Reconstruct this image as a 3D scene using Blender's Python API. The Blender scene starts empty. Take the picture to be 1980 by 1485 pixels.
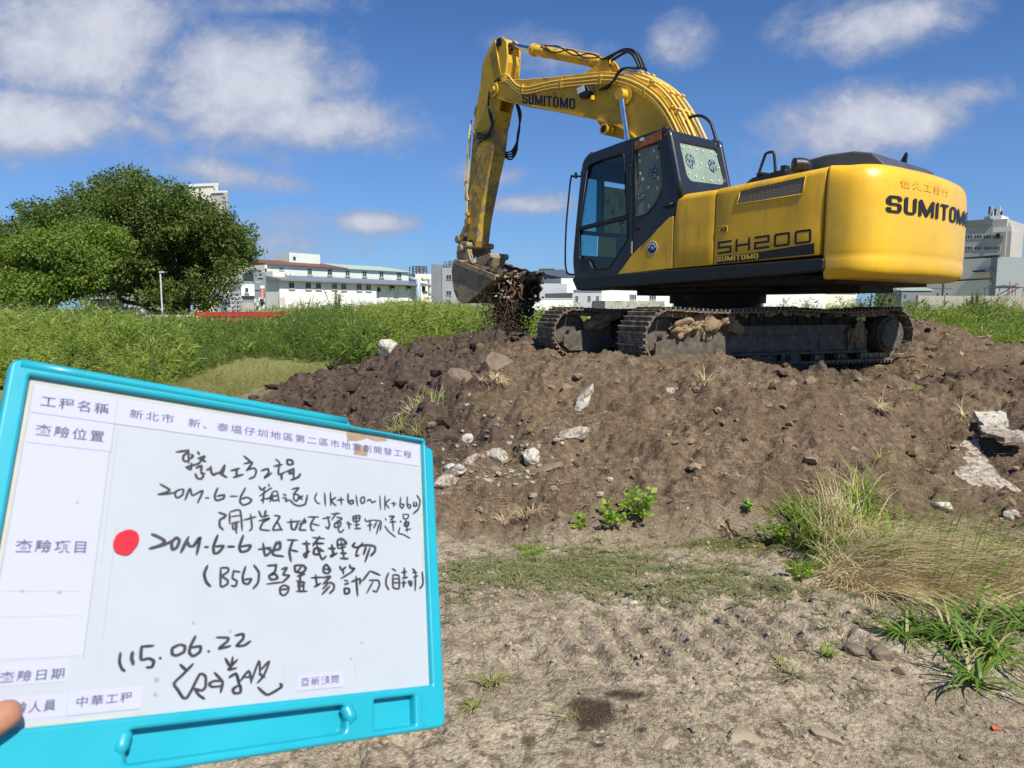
import bpy, bmesh, math, random
import numpy as np
from mathutils import Vector, Matrix, Euler

# ---------------------------------------------------------------- camera, sky, sun
scene = bpy.context.scene
scene.render.engine = 'CYCLES'
R = math.radians
CAM_Z, PITCH, FPX = 1.5, 0.107, 1374.0            # eye height, downward pitch (rad), focal length in photo pixels
cam_d = bpy.data.cameras.new('camera')
cam = bpy.data.objects.new('camera', cam_d)
scene.collection.objects.link(cam)
scene.camera = cam
cam.location = (0, 0, CAM_Z)
cam.rotation_euler = (math.pi / 2 - PITCH, 0, 0)
cam_d.sensor_width = 36.0
cam_d.lens = 36.0 * FPX / 1980.0
cam_d.clip_start = 0.05
cam_d.clip_end = 3000
cam_d.dof.use_dof = True
cam_d.dof.focus_distance = 9.5
cam_d.dof.aperture_fstop = 15.0

SUN_AZ, SUN_EL = R(33), R(50)                     # azimuth from -Y towards +X
sun_dir = Vector((math.sin(SUN_AZ) * math.cos(SUN_EL), -math.cos(SUN_AZ) * math.cos(SUN_EL), math.sin(SUN_EL)))
sd = bpy.data.lights.new('sun', 'SUN')
sd.energy = 5.0
sd.angle = R(0.53)
sd.color = (1.0, 0.95, 0.86)
sun = bpy.data.objects.new('sun', sd)
scene.collection.objects.link(sun)
sun.rotation_euler = (-sun_dir).to_track_quat('-Z', 'Y').to_euler()
sun.location = (20, -30, 40)

vs = scene.view_settings
vs.view_transform = 'Standard'
vs.look = 'None'
vs.exposure = 0.35
vs.gamma = 1.0
vs.use_curve_mapping = False
scene.cycles.max_bounces = 6
scene.cycles.diffuse_bounces = 3
scene.cycles.transparent_max_bounces = 12
scene.cycles.sample_clamp_indirect = 6.0

world = bpy.data.worlds.new('World')
scene.world = world
world.use_nodes = True


class NT:
    """small helper for node trees"""
    def __init__(s, tree):
        s.t = tree; s.n = tree.nodes; s.l = tree.links
    def new(s, kind, **kw):
        n = s.n.new(kind)
        for k, v in kw.items():
            setattr(n, k, v)
        return n
    def put(s, sock, v):
        if v is None: return
        if hasattr(v, 'is_linked') or isinstance(v, bpy.types.NodeSocket):
            s.l.new(v, sock)
        else:
            sock.default_value = v
    def math(s, op, a, b=None, c=None, clamp=False):
        n = s.new('ShaderNodeMath', operation=op); n.use_clamp = clamp
        s.put(n.inputs[0], a); s.put(n.inputs[1], b)
        if c is not None: s.put(n.inputs[2], c)
        return n.outputs[0]
    def noise(s, scale, detail=5, rough=0.55, vec=None, dist=0.0):
        n = s.new('ShaderNodeTexNoise')
        n.inputs['Scale'].default_value = scale; n.inputs['Detail'].default_value = detail
        n.inputs['Roughness'].default_value = rough; n.inputs['Distortion'].default_value = dist
        if vec is not None: s.l.new(vec, n.inputs['Vector'])
        return n.outputs['Fac']
    def ramp(s, fac, lo, hi, a=0.0, b=1.0):
        n = s.new('ShaderNodeMapRange'); n.interpolation_type = 'SMOOTHSTEP'
        s.put(n.inputs['Value'], fac)
        n.inputs['From Min'].default_value = lo; n.inputs['From Max'].default_value = hi
        n.inputs['To Min'].default_value = a; n.inputs['To Max'].default_value = b
        return n.outputs['Result']
    def mix(s, fac, a, b, blend='MIX'):
        n = s.new('ShaderNodeMix', data_type='RGBA', blend_type=blend)
        s.put(n.inputs[0], fac)
        for i, v in ((6, a), (7, b)):
            s.put(n.inputs[i], (*v, 1.0) if isinstance(v, tuple) and len(v) == 3 else v)
        return n.outputs[2]


def build_world():
    w = NT(world.node_tree)
    for n in list(w.n): w.n.remove(n)
    out = w.new('ShaderNodeOutputWorld'); bg = w.new('ShaderNodeBackground')
    sky = w.new('ShaderNodeTexSky', sky_type='NISHITA')
    sky.sun_disc = False
    sky.sun_elevation = SUN_EL
    sky.sun_rotation = math.pi - SUN_AZ
    sky.altitude = 50; sky.air_density = 1.0; sky.dust_density = 0.35; sky.ozone_density = 2.2
    co = w.new('ShaderNodeTexCoord').outputs['Generated']
    sep = w.new('ShaderNodeSeparateXYZ'); w.l.new(co, sep.inputs[0])
    y = w.math('MAXIMUM', sep.outputs[1], 0.05)
    u = w.math('DIVIDE', sep.outputs[0], y); v = w.math('DIVIDE', sep.outputs[2], y)
    comb = w.new('ShaderNodeCombineXYZ'); w.l.new(u, comb.inputs[0])
    w.l.new(w.math('MULTIPLY', v, 1.25), comb.inputs[1])
    uv = comb.outputs[0]
    n1 = w.noise(4.6, 12, 0.62, uv, 0.5)
    n2 = w.noise(21.0, 8, 0.65, uv, 0.3)
    # clouds: azimuth tangent, elevation tangent, half width, half height, lean, weight
    total = None
    for (cu, cv, ru, rv, lean, k) in CLOUDS:
        du = w.math('SUBTRACT', u, cu)
        dv = w.math('SUBTRACT', w.math('SUBTRACT', v, cv), w.math('MULTIPLY', du, lean))
        e = w.math('ADD', w.math('POWER', w.math('ABSOLUTE', w.math('DIVIDE', du, ru)), 2.0),
                   w.math('POWER', w.math('ABSOLUTE', w.math('DIVIDE', dv, rv)), 2.0))
        g = w.math('MULTIPLY', w.math('POWER', 2.718, w.math('MULTIPLY', e, -1.0)), k)
        total = g if total is None else w.math('MAXIMUM', total, g)
    dens = w.math('ADD', total, w.math('MULTIPLY', w.math('SUBTRACT', n1, 0.5), 1.5))
    dens = w.math('ADD', dens, w.math('MULTIPLY', w.math('SUBTRACT', n2, 0.5), 0.6))
    dens = w.math('MULTIPLY', dens, w.ramp(total, 0.02, 0.2))
    cover = w.ramp(dens, 0.13, 0.72)
    front = w.ramp(sep.outputs[1], 0.05, 0.2)
    cover = w.math('MULTIPLY', w.math('MULTIPLY', cover, front), 0.93)
    body = w.ramp(dens, 0.35, 1.05)
    shade = w.math('MULTIPLY', body, w.ramp(n2, 0.3, 0.7, 0.75, 1.0))
    ccol = w.mix(shade, (3.5, 4.0, 5.4), (6.9, 7.1, 7.9))
    skyc = w.mix(1.0, sky.outputs[0], SKY_TINT, 'MULTIPLY')
    low = w.ramp(v, 0.0, 0.5, 1.0, 0.0)
    skyc = w.mix(w.math('MULTIPLY', low, 0.35), skyc, (2.3, 4.3, 8.2))
    w.l.new(w.mix(cover, skyc, ccol), bg.inputs['Color'])
    bg.inputs['Strength'].default_value = 0.08
    w.l.new(bg.outputs[0], out.inputs['Surface'])


SKY_TINT = (0.46, 0.72, 1.10)
CLOUDS = [(-0.584, 0.363, 0.186, 0.082, 0.15, 1), (-0.655, 0.249, 0.177, 0.056, -0.1, 0.95), (-0.507, 0.242, 0.065, 0.031, -0.2, 0.6), (-0.343, 0.299, 0.14, 0.082, -0, 1.05), (-0.267, 0.255, 0.14, 0.046, -0.05, 1), (-0.398, 0.33, 0.112, 0.061, 0, 0.9), (0.493, 0.249, 0.177, 0.051, 0.15, 0.85), (0.624, 0.289, 0.075, 0.031, 0.1, 0.7), (0.486, 0.38, 0.121, 0.046, 0.1, 0.8), (0.223, 0.35, 0.051, 0.046, 0, 0.62), (-0.182, 0.116, 0.07, 0.018, 0, 0.8), (0.029, 0.142, 0.079, 0.017, 0, 0.75), (-0.043, 0.178, 0.065, 0.022, 0, 0.62), (0.07, 0.343, 0.102, 0.041, -0.1, 0.5), (-0.39, 0.183, 0.102, 0.022, -0.15, 0.58), (-0.353, 0.403, 0.168, 0.022, 0, 0.5), (-0.68, 0.194, 0.028, 0.014, 0, 0.5), (0.361, 0.214, 0.056, 0.02, 0, 0.5), (-0.3, 0.117, 0.084, 0.025, 0, 0.4), (-0.315, 0.089, 0.13, 0.031, 0, 0.42)]
build_world()

# ---------------------------------------------------------------- geometry helpers
COL = scene.collection
rng = np.random.default_rng(7)
random.seed(5)
_c, _s = math.cos(PITCH), math.sin(PITCH)


def ray(px, py):
    u = (px - 990) / FPX; v = (742.5 - py) / FPX
    return Vector((u, _c + v * _s, -_s + v * _c))


def at(px, py, d):
    """world point at distance d (metres along +Y) in the direction of photo pixel px, py"""
    r = ray(px, py)
    return Vector((0, 0, CAM_Z)) + r * (d / r.y)


def tag(o, label=None, cat=None, group=None, kind=None):
    if label: o['label'] = label
    if cat: o['category'] = cat
    if group: o['group'] = group
    if kind: o['kind'] = kind
    return o


def empty(name, loc=(0, 0, 0), rz=0.0, label=None, cat=None, group=None):
    o = bpy.data.objects.new(name, None)
    COL.objects.link(o); o.location = loc; o.rotation_euler = (0, 0, rz)
    o.empty_display_size = 0.2
    return tag(o, label, cat, group)


def link_mesh(name, me, mat=None, parent=None, smooth=None):
    o = bpy.data.objects.new(name, me)
    COL.objects.link(o)
    if mat is not None:
        for m in (mat if isinstance(mat, (list, tuple)) else [mat]):
            me.materials.append(m)
    if parent is not None: o.parent = parent
    if smooth is not None:
        me.polygons.foreach_set('use_smooth', [smooth] * len(me.polygons))
    return o


def bevel(o, w=0.01, seg=2, ang=35):
    m = o.modifiers.new('bevel', 'BEVEL'); m.width = w; m.segments = seg
    m.limit_method = 'ANGLE'; m.angle_limit = R(ang); m.harden_normals = False
    return o


class MB:
    """collects shapes and links them as ONE mesh object"""
    def __init__(s):
        s.v = []; s.f = []; s.mi = []; s.m = 0; s.sm = []; s.smooth = False
    def add(s, vs, fs):
        k = len(s.v)
        s.v += [tuple(p) for p in vs]
        for f in fs:
            s.f.append([i + k for i in f]); s.mi.append(s.m); s.sm.append(s.smooth)
        return s
    def box(s, x0, x1, y0, y1, z0, z1, M=None):
        p = [Vector((x, y, z)) for x in (x0, x1) for y in (y0, y1) for z in (z0, z1)]
        if M is not None: p = [M @ q for q in p]
        return s.add(p, [(0, 1, 3, 2), (4, 6, 7, 5), (0, 4, 5, 1), (2, 3, 7, 6), (0, 2, 6, 4), (1, 5, 7, 3)])
    def prism(s, poly, a, b, axis='y', M=None):
        """polygon in the two other axes, extruded from a to b along axis"""
        n = len(poly)
        def P(p, t):
            q = {'y': (p[0], t, p[1]), 'x': (t, p[0], p[1]), 'z': (p[0], p[1], t)}[axis]
            return M @ Vector(q) if M is not None else q
        vs = [P(p, a) for p in poly] + [P(p, b) for p in poly]
        fs = [list(range(n))[::-1], list(range(n, 2 * n))]
        fs += [(i, (i + 1) % n, n + (i + 1) % n, n + i) for i in range(n)]
        return s.add(vs, fs)
    def cyl(s, a, b, r, n=16, r2=None, caps=True):
        a, b = Vector(a), Vector(b); d = (b - a).normalized()
        t = d.orthogonal().normalized(); w = d.cross(t)
        r2 = r if r2 is None else r2
        vs = []
        for c_, rr in ((a, r), (b, r2)):
            vs += [c_ + (t * math.cos(2 * math.pi * i / n) + w * math.sin(2 * math.pi * i / n)) * rr for i in range(n)]
        sm = s.smooth
        s.smooth = True
        s.add(vs, [(i, (i + 1) % n, n + (i + 1) % n, n + i) for i in range(n)])
        s.smooth = False
        if caps:
            s.add(vs[:n], [list(range(n))[::-1]]); s.add(vs[n:], [list(range(n))])
        s.smooth = sm
        return s
    def tube(s, pts, r, n=8, sub=6, closed=False):
        """round bar along a smooth path"""
        pts = [Vector(p) for p in pts]
        if sub > 1 and len(pts) > 2:
            q = []
            m = len(pts)
            for i in range(m - 1):
                p0 = pts[max(i - 1, 0)]; p1 = pts[i]; p2 = pts[i + 1]; p3 = pts[min(i + 2, m - 1)]
                for k in range(sub):
                    t = k / sub
                    q.append(0.5 * ((2 * p1) + (p2 - p0) * t + (2 * p0 - 5 * p1 + 4 * p2 - p3) * t * t + (3 * p1 - p0 - 3 * p2 + p3) * t ** 3))
            q.append(pts[-1]); pts = q
        m = len(pts); vs = []
        prev = None
        for i, p in enumerate(pts):
            d = (pts[min(i + 1, m - 1)] - pts[max(i - 1, 0)]).normalized()
            if prev is None: t = d.orthogonal().normalized()
            else:
                t = (prev - d * prev.dot(d))
                t = t.normalized() if t.length > 1e-6 else d.orthogonal().normalized()
            prev = t; w = d.cross(t)
            rr = r[i * (len(r) - 1) // max(m - 1, 1)] if isinstance(r, (list, tuple)) else r
            vs += [p + (t * math.cos(2 * math.pi * k / n) + w * math.sin(2 * math.pi * k / n)) * rr for k in range(n)]
        fs = []
        for i in range(m - 1):
            for k in range(n):
                fs.append((i * n + k, i * n + (k + 1) % n, (i + 1) * n + (k + 1) % n, (i + 1) * n + k))
        fs += [list(range(n))[::-1], list(range((m - 1) * n, m * n))]
        sm = s.smooth; s.smooth = True; s.add(vs, fs); s.smooth = sm
        return s
    def build(s, name, mat, parent=None, bev=None, seg=2):
        me = bpy.data.meshes.new(name)
        me.from_pydata(s.v, [], s.f)
        o = link_mesh(name, me, mat, parent)
        me.polygons.foreach_set('material_index', s.mi)
        me.polygons.foreach_set('use_smooth', s.sm)
        me.update()
        if bev: bevel(o, bev, seg)
        return o


def plate(name, loops, thick, mat, parent, M, bev=0.0):
    """flat plate with holes: loops of 2D points (outer first), filled as a 2D curve, placed by matrix M"""
    cu = bpy.data.curves.new(name, 'CURVE'); cu.dimensions = '2D'; cu.fill_mode = 'BOTH'
    cu.extrude = thick / 2 - bev; cu.bevel_depth = bev; cu.bevel_resolution = 2; cu.offset = -bev
    for lp in loops:
        sp = cu.splines.new('POLY'); sp.points.add(len(lp) - 1)
        for p, q in zip(sp.points, lp): p.co = (q[0], q[1], 0, 1)
        sp.use_cyclic_u = True
    tmp = bpy.data.objects.new(name + '_t', cu); COL.objects.link(tmp)
    dg = bpy.context.evaluated_depsgraph_get()
    me = bpy.data.meshes.new_from_object(tmp.evaluated_get(dg))
    bpy.data.objects.remove(tmp)
    me.name = name
    me.transform(M)
    me.materials.clear()
    return link_mesh(name, me, mat, parent)


def rounded(loop, r, n=4):
    """round the corners of a closed 2D loop"""
    out = []; m = len(loop)
    for i in range(m):
        p = Vector(loop[i]); a = Vector(loop[i - 1]); b = Vector(loop[(i + 1) % m])
        da, db = (a - p), (b - p)
        k = min(r, da.length * .45, db.length * .45)
        p0 = p + da.normalized() * k; p1 = p + db.normalized() * k
        for j in range(n + 1):
            t = j / n
            q = p0 * (1 - t) ** 2 + p * 2 * t * (1 - t) + p1 * t * t
            out.append((q.x, q.y))
    return out


def text_mesh(name, body, mat, parent, M, width=None, height=None, bold=0.0, thick=0.002, space=1.0, shear=0.0):
    """lettering as a thin raised mesh; M places its 2D plane; stretched to width x height"""
    cu = bpy.data.curves.new(name, 'FONT'); cu.body = body; cu.size = 1.0
    cu.offset = bold; cu.extrude = 0.0; cu.space_character = space; cu.shear = shear
    tmp = bpy.data.objects.new(name + '_t', cu); COL.objects.link(tmp)
    dg = bpy.context.evaluated_depsgraph_get()
    me = bpy.data.meshes.new_from_object(tmp.evaluated_get(dg))
    bpy.data.objects.remove(tmp)
    me.materials.clear(); me.name = name
    n = len(me.vertices)
    co = np.empty(n * 3); me.vertices.foreach_get('co', co); co = co.reshape(-1, 3)
    co -= co.min(0)
    w, h = co[:, 0].max(), co[:, 1].max()
    if width: co[:, 0] *= width / w
    if height: co[:, 1] *= height / h
    co[:, 2] = thick
    me.vertices.foreach_set('co', co.ravel())
    me.transform(M)
    return link_mesh(name, me, mat, parent)


def np_mesh(name, verts, faces, mat, parent=None, smooth=False, attrs=None):
    """fast mesh from arrays; faces: (n,k) int array"""
    me = bpy.data.meshes.new(name)
    verts = np.asarray(verts, np.float32); faces = np.asarray(faces, np.int32)
    nf, k = faces.shape
    me.vertices.add(len(verts)); me.vertices.foreach_set('co', verts.ravel())
    me.loops.add(nf * k); me.loops.foreach_set('vertex_index', faces.ravel())
    me.polygons.add(nf)
    me.polygons.foreach_set('loop_start', np.arange(nf, dtype=np.int32) * k)
    me.update(calc_edges=True)
    me.polygons.foreach_set('use_smooth', np.full(nf, smooth))
    for a, vals in (attrs or {}).items():
        at_ = me.attributes.new(a, 'FLOAT', 'POINT'); at_.data.foreach_set('value', np.asarray(vals, np.float32))
    return link_mesh(name, me, mat, parent)


# ---------------------------------------------------------------- numeric noise
_LAT = np.random.default_rng(11).random((256, 256)).astype(np.float32)


def vnoise(x, y):
    xi = np.floor(x).astype(int); yi = np.floor(y).astype(int)
    fx = x - xi; fy = y - yi
    fx = fx * fx * (3 - 2 * fx); fy = fy * fy * (3 - 2 * fy)
    a = _LAT[xi & 255, yi & 255]; b = _LAT[(xi + 1) & 255, yi & 255]
    c = _LAT[xi & 255, (yi + 1) & 255]; d = _LAT[(xi + 1) & 255, (yi + 1) & 255]
    return (a * (1 - fx) + b * fx) * (1 - fy) + (c * (1 - fx) + d * fx) * fy


def fbm(x, y, f, octv=4, gain=0.5):
    s = 0; a = 1.0; t = 0
    for i in range(octv):
        th = 0.6 * i
        xr = x * math.cos(th) - y * math.sin(th); yr = x * math.sin(th) + y * math.cos(th)
        s = s + a * vnoise(xr * f + 37 * i, yr * f + 91 * i); t += a; a *= gain; f *= 2.03
    return s / t


# ---------------------------------------------------------------- materials
def mat(name, col, rough=0.7, metal=0.0, var=0.12, vscale=6.0, col2=None, c2=(0.5, 0.7), bump=0.0, bscale=40.0,
        spec=0.4, coat=0.0, trans=0.0, island=0.0, streak=None, dents=0.0):
    """Principled material with noise mottling, an optional second colour in patches, and bump"""
    m = bpy.data.materials.new(name); m.use_nodes = True
    w = NT(m.node_tree); b = w.n['Principled BSDF']
    co = w.new('ShaderNodeTexCoord').outputs['Object']
    n = w.noise(vscale, 6, 0.6, co)
    k = w.ramp(n, 0.25, 0.75, 1 - var, 1 + var)
    c = w.new('ShaderNodeCombineXYZ')
    for i in range(3): w.l.new(k, c.inputs[i])
    cc = w.mix(1.0, col, c.outputs[0], 'MULTIPLY')
    if col2 is not None:
        n2 = w.noise(vscale * 1.7, 8, 0.68, co, 0.3)
        cc = w.mix(w.ramp(n2, c2[0], c2[1]), cc, col2)
    if streak is not None:        # grime run down in streaks, and fine level scratches
        mp = w.new('ShaderNodeMapping'); mp.inputs['Scale'].default_value = (5, 5, .7); w.l.new(co, mp.inputs[0])
        st = w.ramp(w.noise(1.6, 8, .7, mp.outputs[0], .2), .48, .78, 0, .75)
        cc = w.mix(st, cc, streak)
        mp2 = w.new('ShaderNodeMapping'); mp2.inputs['Scale'].default_value = (1.2, 1.2, 60); w.l.new(co, mp2.inputs[0])
        sc_ = w.math('MULTIPLY', w.ramp(w.noise(1.3, 3, .6, mp2.outputs[0]), .66, .72, 0, .55), w.ramp(n, .52, .66, 0, .8))
        cc = w.mix(sc_, cc, (streak[0] * .45, streak[1] * .42, streak[2] * .5))
        sp_ = w.ramp(w.noise(34, 4, .7, co), .70, .76, 0, .7); cc = w.mix(sp_, cc, (streak[0] * .6, streak[1] * .55, streak[2]))
    if island:
        g = w.new('ShaderNodeNewGeometry').outputs['Random Per Island']
        k2 = w.ramp(g, 0.0, 1.0, 1 - island, 1 + island)
        c3 = w.new('ShaderNodeCombineXYZ')
        for i in range(3): w.l.new(k2, c3.inputs[i])
        cc = w.mix(1.0, cc, c3.outputs[0], 'MULTIPLY')
    w.l.new(cc, b.inputs['Base Color'])
    b.inputs['Metallic'].default_value = metal
    b.inputs['Specular IOR Level'].default_value = spec
    b.inputs['Coat Weight'].default_value = coat
    b.inputs['Coat Roughness'].default_value = 0.15
    w.l.new(w.ramp(w.noise(vscale * 2, 4, 0.6, co), 0.2, 0.8, rough * 0.85, min(1, rough * 1.15)), b.inputs['Roughness'])
    if dents:
        bn = w.new('ShaderNodeBump'); bn.inputs['Strength'].default_value = dents; bn.inputs['Distance'].default_value = .05
        mp3 = w.new('ShaderNodeMapping'); mp3.inputs['Scale'].default_value = (1, 1, 1.6); w.l.new(co, mp3.inputs[0])
        w.l.new(w.math('ADD', w.noise(1.1, 2, .5, mp3.outputs[0], .2), w.math('MULTIPLY', w.noise(60, 4, .6, co), .02)), bn.inputs['Height']); w.l.new(bn.outputs[0], b.inputs['Normal'])
    elif bump:
        bn = w.new('ShaderNodeBump'); bn.inputs['Strength'].default_value = bump; bn.inputs['Distance'].default_value = 0.02
        w.l.new(w.noise(bscale, 6, 0.65, co), bn.inputs['Height']); w.l.new(bn.outputs[0], b.inputs['Normal'])
    return m


def leaf_mat(name, c1, c2, trans=0.25, rough=0.5, c3=None):
    """foliage: colour varies leaf by leaf, some light passes through"""
    m = bpy.data.materials.new(name); m.use_nodes = True
    w = NT(m.node_tree); b = w.n['Principled BSDF']; out = w.n['Material Output']
    g = w.new('ShaderNodeNewGeometry').outputs['Random Per Island']
    co = w.new('ShaderNodeTexCoord').outputs['Object']
    big = w.noise(0.45, 4, 0.6, co)
    fac = w.math('ADD', w.math('MULTIPLY', g, 0.65), w.math('MULTIPLY', w.ramp(big, .3, .7), 0.35))
    c = w.mix(fac, c1, c2)
    if c3 is not None:
        c = w.mix(w.ramp(w.math('ADD', g, w.math('MULTIPLY', big, 0.25)), 0.93, 1.03), c, c3)
    w.l.new(c, b.inputs['Base Color']); b.inputs['Roughness'].default_value = rough
    b.inputs['Specular IOR Level'].default_value = 0.35
    t = w.new('ShaderNodeBsdfTranslucent'); w.l.new(w.mix(0.5, c, (c2[0] * 1.6, c2[1] * 1.6, c2[2] * 0.8)), t.inputs['Color'])
    mx = w.new('ShaderNodeMixShader'); mx.inputs[0].default_value = trans
    w.l.new(b.outputs[0], mx.inputs[1]); w.l.new(t.outputs[0], mx.inputs[2]); w.l.new(mx.outputs[0], out.inputs['Surface'])
    return m


def glass_mat(name, tint, rough=0.03, opaque=0.15, body=(0.02, 0.03, 0.03)):
    """thin pane: clear with a tint, a little dirt, mirror-like reflection"""
    m = bpy.data.materials.new(name); m.use_nodes = True
    w = NT(m.node_tree); out = w.n['Material Output']
    w.n.remove(w.n['Principled BSDF'])
    tr = w.new('ShaderNodeBsdfTransparent'); tr.inputs[0].default_value = (*tint, 1)
    df = w.new('ShaderNodeBsdfDiffuse'); df.inputs[0].default_value = (*body, 1)
    gl = w.new('ShaderNodeBsdfGlossy'); gl.inputs['Roughness'].default_value = rough
    lw = w.new('ShaderNodeLayerWeight'); lw.inputs[0].default_value = .5
    fres = w.math('ADD', w.math('MULTIPLY', w.math('POWER', lw.outputs['Facing'], 5.0), .9), .045)
    co = w.new('ShaderNodeTexCoord').outputs['Object']
    dirt = w.ramp(w.noise(9, 6, 0.7, co), 0.35, 0.8, opaque * 0.5, min(1.0, opaque * 1.5))
    m1 = w.new('ShaderNodeMixShader'); m2 = w.new('ShaderNodeMixShader')
    w.l.new(dirt, m1.inputs[0]); w.l.new(tr.outputs[0], m1.inputs[1]); w.l.new(df.outputs[0], m1.inputs[2])
    w.l.new(fres, m2.inputs[0])
    w.l.new(m1.outputs[0], m2.inputs[1]); w.l.new(gl.outputs[0], m2.inputs[2])
    w.l.new(m2.outputs[0], out.inputs['Surface'])
    return m


# ================================================================ GROUND
GP = [  # x, y, height: surveyed points of the lot
    (-6, 1, 0), (-3, .5, 0), (0, .5, .0), (3, .5, 0), (7, 1, .05), (-5, 3, 0), (-2, 2.5, 0.01), (0, 2.4, 0), (2, 2.5, 0.02), (4.5, 2.6, .05),
    (-4, 4.5, 0), (-1.5, 4.2, 0), (0, 3.8, .02), (1.4, 3.6, .03), (2.6, 3.2, .05), (0.0, 4.5, -.05), (1.3, 4.45, -.06), (2.2, 4.0, -.04),
    (-1, 5.3, .08), (0, 5.5, .28), (1, 5.5, .36), (2.1, 5.3, .38), (3.2, 5.0, .22), (3.7, 5.6, .26), (3.0, 4.3, .04), (4.2, 4.4, .12), (5.5, 4.5, .2),
    (-1, 6.5, .28), (0, 6.6, .56), (1, 6.5, .66), (2, 6.4, .7), (3.2, 6.3, .58), (4.3, 6.2, .42), (5.5, 6.4, .5), (7.5, 6.5, .5),
    (0, 7.8, .76), (1.0, 7.5, .90), (1.9, 7.6, .90), (2.8, 7.9, .84), (4, 8.2, .74), (5.3, 7.6, .74), (5.5, 9, .72), (7, 9, .72), (9, 9, .6),
    (-1.5, 7.5, .35), (-3, 8, .12), (-6, 7, 0), (-1.4, 9.5, .62), (0, 9.5, .86), (1.7, 10.2, .76), (3, 10.3, .76), (4.4, 11.6, .76), (1.2, 9.0, .76), (3.5, 9.0, .77),
    (.2, 11.2, .95), (-.5, 12.2, 1.08), (-1.67, 11.5, .84), (-2.6, 11, .52), (-3.7, 10.8, .24), (-5, 10.5, .02), (-7, 10, -.05), (-2.6, 9.4, .3),
    (6.3, 11.2, 1.24), (7.2, 11.6, 1.05), (8.4, 11.5, .8), (9.8, 12, .5), (12, 11, .3), (2, 13.4, .8), (5, 13.8, .6), (-1, 14, .7), (-3, 13.5, .2),
    (0, 16.5, .1), (4, 17, .1), (9, 16, .1), (-6, 14, -.1), (-10, 12, -.1), (-10, 18, -.1), (-3, 20, -.1), (3, 22, 0), (10, 22, 0), (14, 15, 0), (12, 6, .2), (-10, 6, 0)]
_P = np.array(GP, float)


def _tps(r2):
    return 0.5 * r2 * np.log(np.maximum(r2, 1e-9))


_d2 = ((_P[:, None, :2] - _P[None, :, :2]) ** 2).sum(-1)
_n = len(_P)
_A = np.zeros((_n + 3, _n + 3)); _A[:_n, :_n] = _tps(_d2) + np.eye(_n) * 0.03
_A[:_n, _n] = 1; _A[:_n, _n + 1:] = _P[:, :2]; _A[_n, :_n] = 1; _A[_n + 1:, :_n] = _P[:, :2].T
_W = np.linalg.solve(_A, np.concatenate([_P[:, 2], np.zeros(3)]))


def smooth(a, b, t):
    t = np.clip((t - a) / (b - a), 0, 1); return t * t * (3 - 2 * t)


def base_z(x, y):
    x = np.asarray(x, float); y = np.asarray(y, float)
    z = np.full(x.shape, _W[_n]) + _W[_n + 1] * x + _W[_n + 2] * y
    for i in range(_n):
        z = z + _W[i] * _tps((x - _P[i, 0]) ** 2 + (y - _P[i, 1]) ** 2)
    edge = smooth(-11, -8, x) * (1 - smooth(11, 15, x)) * (1 - smooth(18, 23, y)) * smooth(-.5, .8, y)
    z = z * edge
    # spoil heaps far out in the field
    for hx, hy, rx, ry, h in ((-5.5, 44, 5.0, 3.0, 1.55), (-11, 43, 6, 3, .8), (-1, 40, 3.5, 3, 1.3), (-14.5, 42, 3, 2, .9), (6.5, 34, 3, 3, .7), (18, 34, 9, 4, .7)):
        z = z + h * np.exp(-((x - hx) / rx) ** 2 - ((y - hy) / ry) ** 2)
    return z


def zones(x, y):
    """how much of each kind of ground: mound soil, dark fresh soil, pale dry crust, moss, field"""
    wob = fbm(x, y, 1.3, 4) - .5
    toe = 4.62 + wob * .5 - 0.5 * smooth(1.6, 2.6, x) - .25 * smooth(2.6, 4, x)
    mound = smooth(-.30, .42, y - toe)
    left = smooth(-4.6, -3.4, x + (y - 10) * .2 + wob * 1.2)
    mound = mound * (left + (1 - left) * .0) * (1 - smooth(10.6, 12.2, -x * .9 + y * .55 + wob))
    mound = mound * (1 - smooth(13.6, 15, y + wob * 1.4 + np.maximum(x - 7, 0) * .9))
    dark = .75 * smooth(.42, .56, fbm(x, y + 50, .9, 4)) * smooth(2.6, 3.6, x + wob) * mound
    dark = np.maximum(dark, smooth(.1, .8, -x + .15 + wob * 2.2 + (y - 8) * .16) * mound)
    moss = (.12 + .88 * smooth(.7, 1.3, x)) * np.exp(-((y - toe + .13 + .10 * (fbm(x + 9, y, 2.5, 3) - .5)) / .085) ** 2) * smooth(.38, .6, fbm(x, y + 40, 1.1, 3) + .08)
    pale = (1 - mound)
    field = smooth(5.2, 7.5, y - np.maximum(x, 0) * 0.2) * (1 - mound)
    return mound, dark, pale, moss, field


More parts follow.
